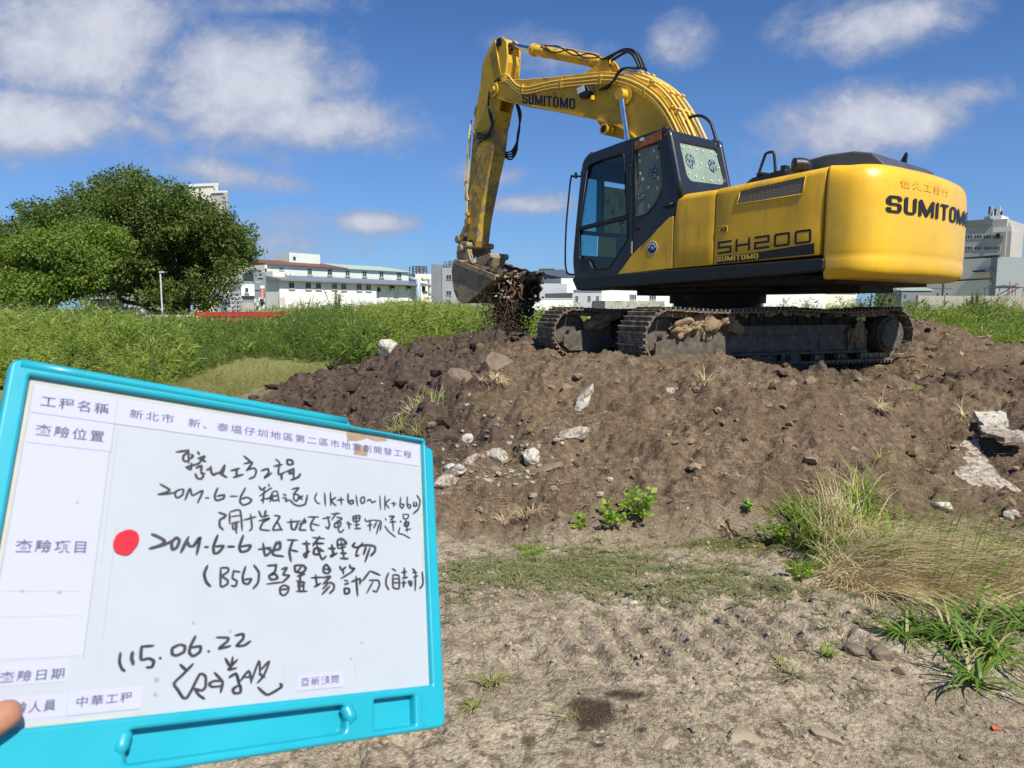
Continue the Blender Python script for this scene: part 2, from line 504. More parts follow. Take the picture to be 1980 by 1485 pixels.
def fine_z(x, y):
    mound, dark, pale, moss, field = zones(x, y)
    b1 = fbm(x, y, 1.1, 3) - .5
    b2 = np.abs(fbm(x + 5, y, 3.1, 4) - .5) * 2
    b3 = fbm(x, y + 3, 9.0, 4, .6) - .5
    b4 = np.abs(fbm(x + 3, y + 7, 21.0, 3, .6) - .5) * 2
    amp = smooth(0.05, 1, mound)
    b5 = np.abs(fbm(x * .8 + 2, y + 3, 1.7, 5, .58) - .5) * 2
    b6 = fbm(x * 1.4, y * .6 + 8, 4.2, 4, .6) - .5
    near = 1 - smooth(14, 20, y)
    b7 = np.abs(fbm(x * .7 + y * .5, y * 1.3 - x * .4 + 30, 1.0, 5, .6) - .5) * 2
    z = -(b7 - .22) * .26 * amp + (b5 - .25) * (.14 * amp + .18 * dark) + b6 * .06 * amp + b1 * (.05 + .16 * amp + .14 * dark) + (b2 - .3) * (.018 + .085 * amp + .13 * dark) \
        + b3 * (.022 + .075 * amp + .05 * dark) - b4 * (.012 + .045 * amp + .03 * dark)
    # cracked crust in the foreground, cleated wheel marks
    cr = np.abs(fbm(x + 20, y + 11, 2.2, 4, .6) - .5)
    z = z - pale * .034 * (1 - smooth(0, .045, cr)) * smooth(.40, .56, fbm(x, y, .9, 2)) + pale * .03 * smooth(.5, .62, fbm(x + 7, y + 2, 1.5, 4)) * (fbm(x, y, 13, 3) - .3) * (y < 4)
    for ox, oy, an in ((.62, 3.15, .25), (1.02, 3.05, .22)):
        ca, sa = math.cos(an), math.sin(an)
        a = (x - ox) * ca + (y - oy) * sa; b = -(x - ox) * sa + (y - oy) * ca
        m = np.exp(-(b / .17) ** 4 - (a / .95) ** 4)
        z = z + pale * m * (.020 * np.sin(a * 2 * math.pi / .13 + b * 5) - .014)
    # deep bite left by the bucket
    z = z - .30 * np.exp(-((x + .95) / .26) ** 2 - ((y - 9.0) / .3) ** 2) + .10 * np.exp(-((x + .75) / .5) ** 2 - ((y - 9.6) / .25) ** 2)
    return z * near


def ground_z(x, y):
    return base_z(x, y) + fine_z(np.asarray(x, float), np.asarray(y, float))


def gz(x, y):
    return float(ground_z(np.array([x]), np.array([y]))[0])


_RAYD = 1.2 * 1.008 ** np.arange(420)


def on_ground(px, py, lift=0.0):
    """where the photo's ray through px, py meets the ground"""
    r = ray(px, py)
    k = _RAYD / r.y
    zz = base_z(r.x * k, _RAYD)
    hit = np.nonzero(CAM_Z + r.z * k < zz)[0]
    i = hit[0] if len(hit) else len(k) - 1
    p = Vector((r.x * k[i], _RAYD[i], 0))
    return Vector((p.x, p.y, gz(p.x, p.y) + lift))


def spaced(parts):
    out = [parts[0][0]]
    for a, b, s0, s1 in parts:
        t = a
        while t < b - 1e-6:
            s = s0 + (s1 - s0) * (t - a) / (b - a); t = min(b, t + s); out.append(t)
    return np.array(out)


def build_ground():
    xs = spaced([(-600, -60, 90, 30), (-60, -14, 5, 1.0), (-14, -5, .5, .1), (-5, -3, .05, .03), (-3, 5.2, .018, .018), (5.2, 9, .03, .08), (9, 16, .15, .6), (16, 60, 1.5, 6), (60, 600, 30, 90)])
    ys = spaced([(-60, -4, 12, 2), (-4, 1.4, .6, .15), (1.4, 4.8, .014, .016), (4.8, 9.2, .016, .026), (9.2, 14.5, .03, .05), (14.5, 24, .1, .3), (24, 60, .5, 1), (60, 700, 10, 80)])
    X, Y = np.meshgrid(xs, ys)
    Z = base_z(X, Y) + fine_z(X, Y)
    nx, ny = len(xs), len(ys)
    V = np.stack([X.ravel(), Y.ravel(), Z.ravel()], 1)
    i = np.arange(nx * ny).reshape(ny, nx)
    F = np.stack([i[:-1, :-1].ravel(), i[:-1, 1:].ravel(), i[1:, 1:].ravel(), i[1:, :-1].ravel()], 1)
    mo, da, pa, ms, fi = zones(X, Y)
    m = bpy.data.materials.new('soil'); m.use_nodes = True
    w = NT(m.node_tree); b = w.n['Principled BSDF']
    co = w.new('ShaderNodeTexCoord').outputs['Object']
    def A(n): return w.new('ShaderNodeAttribute', attribute_name=n).outputs['Fac']
    n1 = w.noise(1.6, 8, .62, co); n2 = w.noise(14, 8, .66, co); n3 = w.noise(60, 6, .7, co)
    crust = w.mix(w.ramp(n1, .35, .65), (.33, .27, .182), (.48, .40, .28))
    crust = w.mix(w.ramp(n2, .48, .66), crust, (.19, .15, .10))
    crust = w.mix(w.ramp(w.noise(3.4, 8, .7, co, .5), .60, .66), crust, (.13, .095, .065))
    soil = w.mix(w.ramp(n2, .35, .68), (.118, .084, .053), (.245, .180, .115))
    soil = w.mix(w.ramp(n1, .42, .62, 0, .6), soil, (.125, .084, .052))
    dark = w.mix(w.ramp(n2, .35, .7), (.066, .048, .036), (.14, .10, .076))
    grassy = w.mix(w.ramp(n2, .4, .65), (.17, .20, .055), (.36, .31, .15))
    moss = w.mix(w.ramp(n3, .4, .6), (.075, .085, .018), (.12, .115, .03))
    vo = w.new('ShaderNodeTexVoronoi'); vo.inputs['Scale'].default_value = 55; w.l.new(co, vo.inputs['Vector'])
    vo2 = w.new('ShaderNodeTexVoronoi'); vo2.inputs['Scale'].default_value = 150; w.l.new(co, vo2.inputs['Vector'])
    crust = w.mix(w.math('MULTIPLY', w.ramp(vo.outputs['Distance'], .42, .75), w.ramp(n2, .42, .6)), crust, (.18, .138, .092))
    crust = w.mix(w.ramp(w.noise(2.2, 6, .65, co), .52, .64, 0, .55), crust, (.255, .198, .133))
    crust = w.mix(w.ramp(w.noise(90, 3, .7, co), .60, .70, 0, .6), crust, (.55, .49, .38))
    c = w.mix(A('mound'), crust, soil)
    c = w.mix(A('dark'), c, dark)
    c = w.mix(A('field'), c, grassy)
    c = w.mix(A('moss'), c, moss)
    c = w.mix(A('wet'), c, (.07, .05, .034))
    k = w.ramp(n3, .3, .75, .62, 1.30); cb = w.new('ShaderNodeCombineXYZ')
    for q in range(3): w.l.new(k, cb.inputs[q])
    w.l.new(w.mix(1.0, c, cb.outputs[0], 'MULTIPLY'), b.inputs['Base Color'])
    b.inputs['Roughness'].default_value = .95; b.inputs['Specular IOR Level'].default_value = .15
    bn = w.new('ShaderNodeBump'); bn.inputs['Strength'].default_value = .62; bn.inputs['Distance'].default_value = .03
    w.l.new(w.math('ADD', w.math('ADD', w.math('MULTIPLY', n3, .6), w.noise(26, 8, .7, co)), w.math('ADD', w.math('MULTIPLY', vo.outputs['Distance'], -.45), w.math('MULTIPLY', vo2.outputs['Distance'], -.3))), bn.inputs['Height']); w.l.new(bn.outputs[0], b.inputs['Normal'])
    wet = np.zeros(X.shape)
    wn = fbm(X, Y, 9, 3) - .5
    for (px, py, rx, ry) in WET:
        p = on_ground(px, py)
        wet = np.maximum(wet, smooth(1.5, .6, ((X - p.x) / rx) ** 2 + ((Y - p.y) / ry) ** 2 + wn * 2.6))
    o = np_mesh('ground', V, F, m, smooth=True, attrs={'mound': mo.ravel(), 'dark': da.ravel(), 'moss': ms.ravel(), 'field': fi.ravel(), 'wet': wet.ravel()})
    tag(o, kind='structure')
    return o


WET = [(1152, 1378, .075, .09), (1205, 1345, .08, .022), (1130, 1412, .03, .015), (1110, 1427, .025, .012), (1155, 1440, .03, .012), (1240, 1415, .025, .015), (1205, 1375, .012, .012), (1213, 1388, .012, .01)]
build_ground()


# ---------------------------------------------------------------- clods and rubble
def rock_mesh(name, size, seed, sub=2, jag=.35, flat=.0, mat_=None, cuts=0):
    """an irregular stone: icosphere pushed about by noise, some sides planed off"""
    r = np.random.default_rng(seed)
    bm = bmesh.new(); bmesh.ops.create_icosphere(bm, subdivisions=sub, radius=1)
    planes = [(Vector(r.normal(size=3)).normalized(), r.uniform(.5, .8)) for _ in range(cuts)]
    off = r.uniform(0, 100, 3)
    for v in bm.verts:
        p = v.co.copy()
        q = np.array([p.x * 1.7 + off[0] + p.z, p.y * 1.7 + off[1] - p.z * .7])
        k = 1 + jag * (float(fbm(q[0], q[1], 1.0, 3)) - .5) * 2
        p = p * k
        for n, d in planes:
            e = p.dot(n) - d
            if e > 0: p -= n * e
        v.co = Vector((p.x * size[0] / 2, p.y * size[1] / 2, p.z * size[2] / 2))
    me = bpy.data.meshes.new(name); bm.to_mesh(me); bm.free()
    return me


def rock(name, px, py, size, label, cat, mat_, seed, rot=(0, 0, 0), sink=.35, sub=3, jag=.4, cuts=4, group=None, pos=None):
    me = rock_mesh(name, size, seed, sub, jag, mat_=mat_, cuts=cuts)
    o = link_mesh(name, me, mat_, smooth=False)
    p = pos if pos is not None else on_ground(px, py)
    o.location = (p.x, p.y, p.z + size[2] * (.5 - sink)); o.rotation_euler = rot
    tag(o, label, cat, group)
    return o


def scatter_lumps(name, pts, sizes, mat_, kinds=8, flat=.7, seed=3, jag=.5):
    """many small lumps as one mesh, half sunk in the ground"""
    r = np.random.default_rng(seed)
    protos = []
    for k in range(kinds):
        me = rock_mesh('t', (1, 1, flat), seed * 50 + k, 1, jag, cuts=3)
        v = np.empty(len(me.vertices) * 3); me.vertices.foreach_get('co', v)
        f = np.array([list(p.vertices) for p in me.polygons])
        protos.append((v.reshape(-1, 3), f)); bpy.data.meshes.remove(me)
    V = []; F = []; off = 0
    for (x, y, z), s in zip(pts, sizes):
        v, f = protos[r.integers(kinds)]
        a = r.uniform(0, 6.28); ca, sa = math.cos(a), math.sin(a)
        q = v * s * np.array([1, r.uniform(.6, 1), r.uniform(.6, 1.1)])
        q = np.stack([q[:, 0] * ca - q[:, 1] * sa, q[:, 0] * sa + q[:, 1] * ca, q[:, 2]], 1)
        V.append(q + (x, y, z)); F.append(f + off); off += len(v)
    return np_mesh(name, np.concatenate(V), np.concatenate(F), mat_)


M_clod = mat('clod_soil', (.195, .142, .092), .95, var=.35, vscale=3, bump=.6, bscale=70, spec=.1, island=.35)
M_clod_dark = mat('clod_dark', (.075, .055, .042), .95, var=.3, vscale=3, bump=.6, bscale=70, spec=.12, island=.35)
M_clod_pale = mat('clod_pale', (.30, .245, .172), .95, var=.25, vscale=3, bump=.5, bscale=70, spec=.1, island=.25)
M_concrete = mat('broken_concrete', (.44, .40, .33), .9, var=.25, vscale=14, col2=(.20, .145, .095), c2=(.44, .60), bump=.7, bscale=60, spec=.2)
M_white_stone = mat('white_stone', (.50, .47, .40), .85, var=.15, vscale=12, col2=(.23, .17, .11), c2=(.48, .62), bump=.5, bscale=60, spec=.2)
M_brown_stone = mat('brown_stone', (.19, .145, .105), .9, var=.25, vscale=8, bump=.6, bscale=40, spec=.15)


def lumps():
    r = np.random.default_rng(21)
    n = 6500
    x = r.uniform(-4.5, 8.5, n); y = r.uniform(4.2, 13.5, n)
    mo, da, pa, ms, fi = zones(x, y)
    keep = r.random(n) < mo * (.55 + .45 * smooth(.4, .6, fbm(x, y, 1.2, 3)))
    x, y, da = x[keep], y[keep], da[keep]
    s = .012 + .15 * r.random(len(x)) ** 8 + .012 * (y - 4)*.3
    z = ground_z(x, y) + s * .05
    dk = r.random(len(x)) < da
    tag(scatter_lumps('soil_clods', zip(x[~dk], y[~dk], z[~dk]), s[~dk], M_clod), kind='stuff')
    tag(scatter_lumps('dark_soil_clods', zip(x[dk], y[dk], z[dk]), s[dk] * 1.5, M_clod_dark, seed=5), kind='stuff')
    n = 26000
    x = r.uniform(-1.6, 3.4, n); y = r.uniform(1.5, 4.6, n)
    k = r.random(n) < .22 + smooth(.48, .6, fbm(x, y, 1.4, 3))
    x, y = x[k], y[k]
    s = .004 + .04 * r.random(len(x)) ** 7
    tag(scatter_lumps('crust_crumbs', zip(x, y, ground_z(x, y)), s, M_clod_pale, seed=6), kind='stuff')
    # pale rubble spread on the slope beside the board
    P = []; S = []
    for _ in range(520):
        px = r.normal(940, 100); py = r.normal(880, 45)
        if px < 850 or px > 1180: continue
        p = on_ground(px, py); P.append((p.x, p.y, p.z + .004)); S.append(.010 + .075 * r.random() ** 3.5)
    for _ in range(60):
        px = r.uniform(560, 1000); py = r.uniform(690, 800)
        p = on_ground(px, py); P.append((p.x, p.y, p.z)); S.append(.02 + .06 * r.random() ** 3)
    for _ in range(90):
        px = r.uniform(1050, 1980); py = r.uniform(720, 1010)
        p = on_ground(px, py); P.append((p.x, p.y, p.z)); S.append(.008 + .03 * r.random() ** 3)
    tag(scatter_lumps('pale_rubble', P, S, M_concrete, seed=8, jag=.6), kind='stuff')


lumps()


def slab(name, pts, thick, tilt, mat_, label, cat, seed=1, lift=0.0):
    """broken flat slab whose outline (photo pixels) is laid on the slope, with a ragged edge"""
    r = np.random.default_rng(seed)
    P = [on_ground(*p) for p in pts]
    c = sum(P, Vector()) / len(P)
    # best plane: use ground slope here plus tilt
    out = []
    m = len(P)
    for i in range(m):
        a, b = P[i], P[(i + 1) % m]
        k = max(2, int((b - a).length / .035))
        for j in range(k):
            q = a.lerp(b, j / k); out.append((q.x - c.x + r.normal(0, .006), q.y - c.y + r.normal(0, .006)))
    bm = bmesh.new()
    sx = (gz(c.x + .3, c.y) - gz(c.x - .3, c.y)) / .6 + tilt[0]; sy = (gz(c.x, c.y + .3) - gz(c.x, c.y - .3)) / .6 + tilt[1]
    top = [bm.verts.new((x, y, x * sx + y * sy + thick + r.normal(0, .005))) for x, y in out]
    bot = [bm.verts.new((x * 1.04, y * 1.04, x * sx + y * sy + r.normal(0, .006))) for x, y in out]
    bm.faces.new(top); n = len(out)
    for i in range(n): bm.faces.new((top[i], bot[i], bot[(i + 1) % n], top[(i + 1) % n]))
    bm.faces.new(bot[::-1])
    bmesh.ops.triangulate(bm, faces=[f for f in bm.faces if len(f.verts) > 4])
    bmesh.ops.recalc_face_normals(bm, faces=bm.faces)
    me = bpy.data.meshes.new(name); bm.to_mesh(me); bm.free()
    o = link_mesh(name, me, mat_)
    o.location = (c.x, c.y, gz(c.x, c.y) + lift)
    tag(o, label, cat)
    return o


slab('concrete_slab', [(1842, 862), (1888, 853), (1900, 882), (1935, 912), (1975, 935), (1968, 952), (1938, 958), (1868, 935), (1850, 905)], .07, (0, 0.12), M_concrete,
     'large broken pale concrete slab with a curled edge sticking out of the soil at right', 'slab', 3, .02)
slab('concrete_slab', [(1890, 850), (1925, 862), (1990, 893), (1990, 905), (1940, 895), (1900, 870)], .035, (0, -.1), M_concrete,
     'thin strip of broken concrete behind the large pale slab', 'slab', 4, .12)
slab('white_slab', [(1880, 822), (1942, 824), (1948, 840), (1932, 848), (1912, 845), (1903, 852)], .05, (0, .1), M_white_stone,
     'clean white flat slab piece lying above the large broken concrete slab', 'slab', 5, .02)
rocks = [
    (1124, 768, (.42, .16, .13), 'tall leaning pale concrete chunk standing on the slope below the tracks', 'rock', M_white_stone, 31, (0.1, -1.05, 0.25), .15),
    (1108, 842, (.33, .13, .11), 'flat oblong pale concrete chunk lying below the tall leaning chunk', 'rock', M_concrete, 32, (0.1, -.2, .1), .3),
    (1028, 871, (.18, .14, .15), 'rounded white stone at the right end of the rubble patch', 'rock', M_white_stone, 33, (0, 0, .5), .3),
    (1058, 912, (.30, .07, .06), 'broken piece of brown wood or pipe lying under the white rubble', 'branch', M_brown_stone, 34, (0, -.25, .3), .2),
    (902, 818, (.11, .09, .13), 'small upright white stone near the top of the rubble patch', 'rock', M_white_stone, 35, (0, .2, 0), .2),
    (962, 868, (.2, .16, .14), 'cluster-like jagged grey concrete lump in the middle of the rubble patch', 'rock', M_concrete, 36, (.3, 0, 1), .3),
    (912, 880, (.19, .10, .10), 'tilted pale concrete piece left of the jagged grey lump', 'rock', M_concrete, 37, (0, -.5, .2), .25),
    (888, 906, (.17, .10, .09), 'pale angular stone low in the rubble patch beside the board', 'rock', M_white_stone, 38, (0, -.6, .1), .25),
    (858, 938, (.2, .12, .1), 'grey white stone touching the right edge of the board in view', 'rock', M_concrete, 39, (0, 0, .3), .3),
    (870, 893, (.12, .1, .08), 'small white stone just right of the board frame', 'rock', M_white_stone, 40, (0, 0, 0), .25),
    (748, 680, (.34, .3, .32), 'pale pinkish concrete block on the ridge left of the bucket', 'rock', M_white_stone, 41, (0, 0, .3), .2),
    (960, 694, (.48, .42, .38), 'large rounded brown boulder on the heap below the bucket', 'boulder', M_brown_stone, 42, (0, 0, 0), .35),
    (885, 715, (.46, .38, .3), 'large brown earth lump over the dark hollow left of the boulder', 'boulder', M_brown_stone, 43, (0, .2, .5), .35),
    (1822, 978, (.16, .08, .07), 'small bright white stone below the large slab', 'rock', M_white_stone, 44, (0, .25, -.4), .2),
    (1953, 1001, (.11, .09, .09), 'round white stone at the right edge of the photo below the slab', 'rock', M_white_stone, 45, (0, 0, 0), .3),
    (1296, 754, (.09, .08, .06), 'small white stone high on the slope under the near track', 'rock', M_white_stone, 46, (0, 0, .4), .2),
    (1178, 929, (.05, .05, .05), 'tiny white pebble low on the slope above the seedlings', 'rock', M_white_stone, 47, (0, 0, 0), .2),
    (1424, 1022, (.17, .14, .15), 'round dark brown clod at the toe of the slope beside the dry grass', 'rock', M_brown_stone, 48, (0, 0, 0), .35),
    (1700, 1276, (.13, .10, .06), 'larger brown stone of the pair lying on the foreground crust', 'rock', M_brown_stone, 49, (0, 0, .2), .3),
    (1655, 1270, (.10, .06, .05), 'smaller brown stone of the pair lying on the foreground crust', 'rock', M_brown_stone, 50, (0, 0, -.5), .3),
    (1737, 1306, (.045, .04, .035), 'small round brown pebble below the pair of brown stones', 'rock', M_brown_stone, 51, (0, 0, 0), .3),
    (1445, 1428, (.17, .12, .06), 'pale flat clod with a dark crack under it in the right foreground', 'rock', M_clod_pale, 52, (0, 0.1, -.5), .62),
    (1292, 1432, (.10, .09, .05), 'pale round clod beside the wet stain at the bottom', 'rock', M_clod_pale, 53, (0, 0, .3), .6),
    (1927, 1412, (.035, .03, .02), 'small orange brick chip lying at the lower right', 'brick chip', mat('orange_brick', (.5, .14, .07), .9), 54, (0, .3, .3), .2),
    (1600, 1425, (.12, .07, .035), 'flat grey green clod right of the large pale clods', 'rock', M_clod_pale, 55, (0, .2, -.6), .3),
    (1222, 1098 + 68, (.05, .04, .03), 'small pale pebble in the short grass of the foreground', 'rock', M_white_stone, 56, (0, 0, 0), .3),
    (922, 640, (.3, .2, .16), 'grey pointed stone on top of the heap right under the bucket', 'rock', M_clod_pale, 57, (0, .3, 0), .3),
    (1112, 900, (.07, .05, .04), 'dark angular chip on the slope right of the rubble patch', 'rock', M_clod_dark, 58, (0, .5, 0), .1),
]
for (px, py, size, lab, cat, m_, sd_, rot, sink) in rocks:
    nm = {'boulder': 'boulder', 'rock': 'rock', 'branch': 'wood_piece', 'brick chip': 'brick_chip'}[cat]
    rock(nm, px, py + size[2] * 40, size, lab, cat, m_, sd_, rot, sink)


# ================================================================ EXCAVATOR
M_yellow = mat('yellow_paint', (.74, .42, .018), .45, var=.14, vscale=1.6, col2=(.46, .27, .05), c2=(.54, .74), coat=.1, spec=.4, streak=(.34, .21, .07), dents=.18)
M_yellow_cw = mat('yellow_paint_clean', (.80, .46, .016), .36, var=.08, vscale=1.2, col2=(.60, .34, .04), c2=(.56, .80), coat=.25, spec=.5, streak=(.66, .37, .04), dents=.30)
M_yellow_worn = mat('yellow_paint_worn', (.60, .36, .03), .6, var=.18, vscale=2.2, col2=(.26, .17, .075), c2=(.52, .68), bump=.15, bscale=20, spec=.35)
M_yellow_muddy = mat('yellow_paint_muddy', (.52, .33, .05), .75, var=.25, vscale=3, col2=(.27, .19, .10), c2=(.44, .56), bump=.4, bscale=24, spec=.25)
M_pipe = mat('yellow_pipe', (.74, .50, .10), .4, var=.12, vscale=4, col2=(.35, .22, .06), c2=(.6, .75), spec=.5)
M_cab = mat('charcoal_paint', (.017, .019, .025), .38, var=.12, vscale=3, col2=(.07, .065, .06), c2=(.6, .8), spec=.5, coat=.2)
M_black = mat('black_plastic', (.012, .013, .015), .45, var=.2, vscale=5, col2=(.05, .045, .04), c2=(.6, .8), spec=.45)
M_hood = mat('grey_hood', (.075, .078, .080), .38, var=.12, vscale=3, spec=.5, coat=.2)
M_rubber = mat('black_hose', (.010, .010, .011), .5, var=.1, spec=.4)
M_chrome = mat('chrome_rod', (.72, .74, .78), .14, metal=1.0, var=.05, vscale=9)
M_steel = mat('track_steel', (.13, .105, .08), .62, metal=.2, var=.3, vscale=7, col2=(.36, .27, .18), c2=(.44, .60), bump=.5, bscale=50, spec=.3)
M_frame_steel = mat('dusty_frame_steel', (.085, .08, .07), .75, metal=.1, var=.3, vscale=8, col2=(.20, .155, .10), c2=(.36, .74), bump=.4, bscale=25, spec=.25)  # steel of frames, idlers and final drives, with brown dirt patches
M_grease = mat('dark_grease_steel', (.018, .016, .014), .6, metal=.3, var=.3, vscale=6, col2=(.06, .05, .04), c2=(.55, .7), spec=.3)
M_mud = mat('dried_mud', (.30, .215, .125), .95, var=.25, vscale=9, col2=(.20, .14, .09), c2=(.5, .66), bump=.9, bscale=30, spec=.1)
M_packed = mat('packed_dark_mud', (.05, .04, .03), .95, var=.4, vscale=9, bump=.9, bscale=30, spec=.1)
M_bucket = mat('bucket_steel', (.20, .165, .115), .72, metal=.15, var=.25, vscale=4, col2=(.36, .27, .16), c2=(.38, .52), bump=.9, bscale=18, spec=.25)
M_decal = mat('black_decal', (.014, .014, .016), .45, var=.1)
M_decal_yellow = mat('yellow_decal', (.74, .45, .05), .5, var=.1)
M_glass_door = glass_mat('door_glass', (.86, .94, .95), opaque=.06)
M_glass_teal = glass_mat('windshield_glass', (.52, .80, .84), opaque=.10)
M_sheet = mat('pale_green_sheet', (.25, .32, .24), .35, var=.12, vscale=2.5, spec=.5, coat=.3)
M_sheet_mid = leaf_mat('translucent_green_sheet', (.50, .52, .33), (.56, .58, .38), trans=.6)
M_sheet_shaded = mat('shaded_green_sheet', (.17, .20, .14), .4, var=.18, vscale=3, spec=.5)  # same sheet as the rear window, with shade put into its colour
M_sticker = mat('dark_round_sticker', (.02, .035, .05), .4, var=.3, vscale=22, col2=(.28, .36, .36), c2=(.48, .56))
M_clip = mat('white_clip', (.62, .68, .64), .5, var=.05)
M_wood = mat('red_brown_wood', (.30, .10, .04), .7, var=.35, vscale=9, bump=.3)
M_fabric = mat('seat_fabric', (.045, .05, .055), .9, var=.2)
M_mesh = bpy.data.materials.new('perforated_steel'); M_mesh.use_nodes = True
_w = NT(M_mesh.node_tree); _b = _w.n['Principled BSDF']
_co = _w.new('ShaderNodeTexCoord').outputs['Object']
_sp = _w.new('ShaderNodeSeparateXYZ'); _w.l.new(_co, _sp.inputs[0])
_wx = _w.math('SINE', _w.math('MULTIPLY', _w.math('ADD', _sp.outputs[0], _sp.outputs[2]), 190.0))
_wz = _w.math('SINE', _w.math('MULTIPLY', _w.math('SUBTRACT', _sp.outputs[0], _sp.outputs[2]), 190.0))
_w.l.new(_w.mix(_w.ramp(_w.math('MULTIPLY', _wx, _wz), -.25, .15), (.34, .30, .20), (.03, .025, .02)), _b.inputs['Base Color'])
_b.inputs['Roughness'].default_value = .6


def block_letters(name, body, m, parent, M, width, height, thick=.0, stroke=.26, gap=.16):
    """heavy condensed capitals drawn as flat polygons (own glyphs), stretched to width x height"""
    def arc(cx, cy, rx, ry, a0, a1, k=5): return [(cx + rx * math.cos(R(a0 + (a1 - a0) * i / k)), cy + ry * math.sin(R(a0 + (a1 - a0) * i / k))) for i in range(k + 1)]
    t = stroke; h = 1.0; T = t * .62; wd = {'I': t, 'M': 1.12, 'T': .78}
    def ring(x0, x1, y0, y1, r):     # thick rounded frame as quads
        o = arc(x1 - r, y1 - r, r, r, 0, 90) + arc(x0 + r, y1 - r, r, r, 90, 180) + arc(x0 + r, y0 + r, r, r, 180, 270) + arc(x1 - r, y0 + r, r, r, 270, 360)
        r2 = max(r - t, .03); r2y = max(r - T, .03)
        i = arc(x1 - t - r2, y1 - T - r2y, r2, r2y, 0, 90) + arc(x0 + t + r2, y1 - T - r2y, r2, r2y, 90, 180) + arc(x0 + t + r2, y0 + T + r2y, r2, r2y, 180, 270) + arc(x1 - t - r2, y0 + T + r2y, r2, r2y, 270, 360)
        return o, i
    polys = []; x = 0
    for ch in body:
        w_ = wd.get(ch, .80)
        if ch == 'I': polys.append([(x, 0), (x + t, 0), (x + t, h), (x, h)])
        elif ch == 'T': polys += [[(x, h - T), (x + w_, h - T), (x + w_, h), (x, h)], [(x + w_ / 2 - t / 2, 0), (x + w_ / 2 + t / 2, 0), (x + w_ / 2 + t / 2, h - T), (x + w_ / 2 - t / 2, h - T)]]
        elif ch == 'M':
            c = x + w_ / 2
            polys += [[(x, 0), (x + t * .92, 0), (x + t * .92, h), (x, h)], [(x + w_ - t * .92, 0), (x + w_, 0), (x + w_, h), (x + w_ - t * .92, h)],
                      [(x + t * .92, h), (x + t * .92, h * .45), (c - t * .32, 0), (c, 0), (c, h * .38)], [(x + w_ - t * .92, h * .45), (x + w_ - t * .92, h), (c, h * .38), (c, 0), (c + t * .32, 0)]]
        elif ch == 'O':
            o, i = ring(x, x + w_, 0, h, .26); n = len(o)
            polys += [[o[k], o[(k + 1) % n], i[(k + 1) % n], i[k]] for k in range(n)]
        elif ch == 'U':
            o, i = ring(x, x + w_, 0, h, .28); n = len(o); hlf = n // 2
            polys += [[o[k], o[k + 1], i[k + 1], i[k]] for k in range(hlf, n - 1)]
            polys += [[(x, .28), (x + t, .28), (x + t, h), (x, h)], [(x + w_ - t, .28), (x + w_, .28), (x + w_, h), (x + w_ - t, h)]]
        elif ch == 'S':
            m_ = h / 2
            o, i = ring(x, x + w_, m_ - T / 2, h, .22); n = len(o); q = n // 4
            polys += [[o[k], o[k + 1], i[k + 1], i[k]] for k in range(0, 3 * q - 1)]
            polys += [[(x + w_ - t, h * .70), (x + w_, h * .70), (x + w_, h - .22), (x + w_ - t, h - .22)], [(x + .2, m_ - T / 2), (x + w_ - .2, m_ - T / 2), (x + w_ - .2, m_ + T / 2), (x + .2, m_ + T / 2)]]
            o, i = ring(x, x + w_, 0, m_ + T / 2, .22)
            polys += [[o[k], o[k + 1], i[k + 1], i[k]] for k in list(range(0, q - 1)) + list(range(2 * q, n - 1))]
            polys += [[(x, .2), (x + t, .2), (x + t, h * .30), (x, h * .30)], [(x + w_ - t, .2), (x + w_, .2), (x + w_, m_ - .12), (x + w_ - t, m_ - .12)]]
        x += w_ + gap
    tot = x - gap; g = MB(); z = thick
    for p in polys:
        g.add([(a_ / tot * width, b_ * height, z) for a_, b_ in p], [list(range(len(p)))]); z += 2e-5
    o = g.build(name, m, parent); o.data.transform(M)
    return o


S0 = Vector((2.913, 10.165, .759)); HH, HT = .878, -.398
EX = empty('excavator', S0, math.pi - HH, 'yellow crawler excavator with charcoal cab standing on the soil mound', 'excavator')
UM = Matrix.Rotation(HH - HT, 4, 'Z')            # undercarriage heading relative to the house


def ubuild(mb, name, m, parent=None, bev=None, seg=2):
    """build in undercarriage axes, parented under the excavator or one of its parts"""
    o = mb.build(name, m, parent or EX, bev, seg)
    if parent is None: o.matrix_local = UM
    return o


def circle_pts(cx, cz, r, n=24, a0=0, a1=2 * math.pi):
    return [(cx + r * math.cos(a0 + (a1 - a0) * i / n), cz + r * math.sin(a0 + (a1 - a0) * i / n)) for i in range(n)]


def track_path(n):
    """closed path of the shoe plates: list of (x, z, angle)"""
    r, L, zc = .335, 1.80, .385
    segs = []
    top = 2 * L; arc = math.pi * r
    per = 2 * top + 2 * arc
    out = []
    for i in range(n):
        s = per * (i + .3) / n
        if s < top:
            x = L - s; sag = -.035 * math.sin(math.pi * ((s / top * 2) % 1.0)); out.append((x, zc + r + sag, math.pi))
        elif s < top + arc:
            a = math.pi / 2 + (s - top) / r; out.append((-L + r * math.cos(a), zc + r * math.sin(a), a + math.pi / 2))
        elif s < 2 * top + arc:
            x = -L + (s - top - arc); out.append((x, zc - r, 2 * math.pi))
        else:
            a = -math.pi / 2 + (s - 2 * top - arc) / r; out.append((L + r * math.cos(a), zc + r * math.sin(a), a + math.pi / 2))
    return out


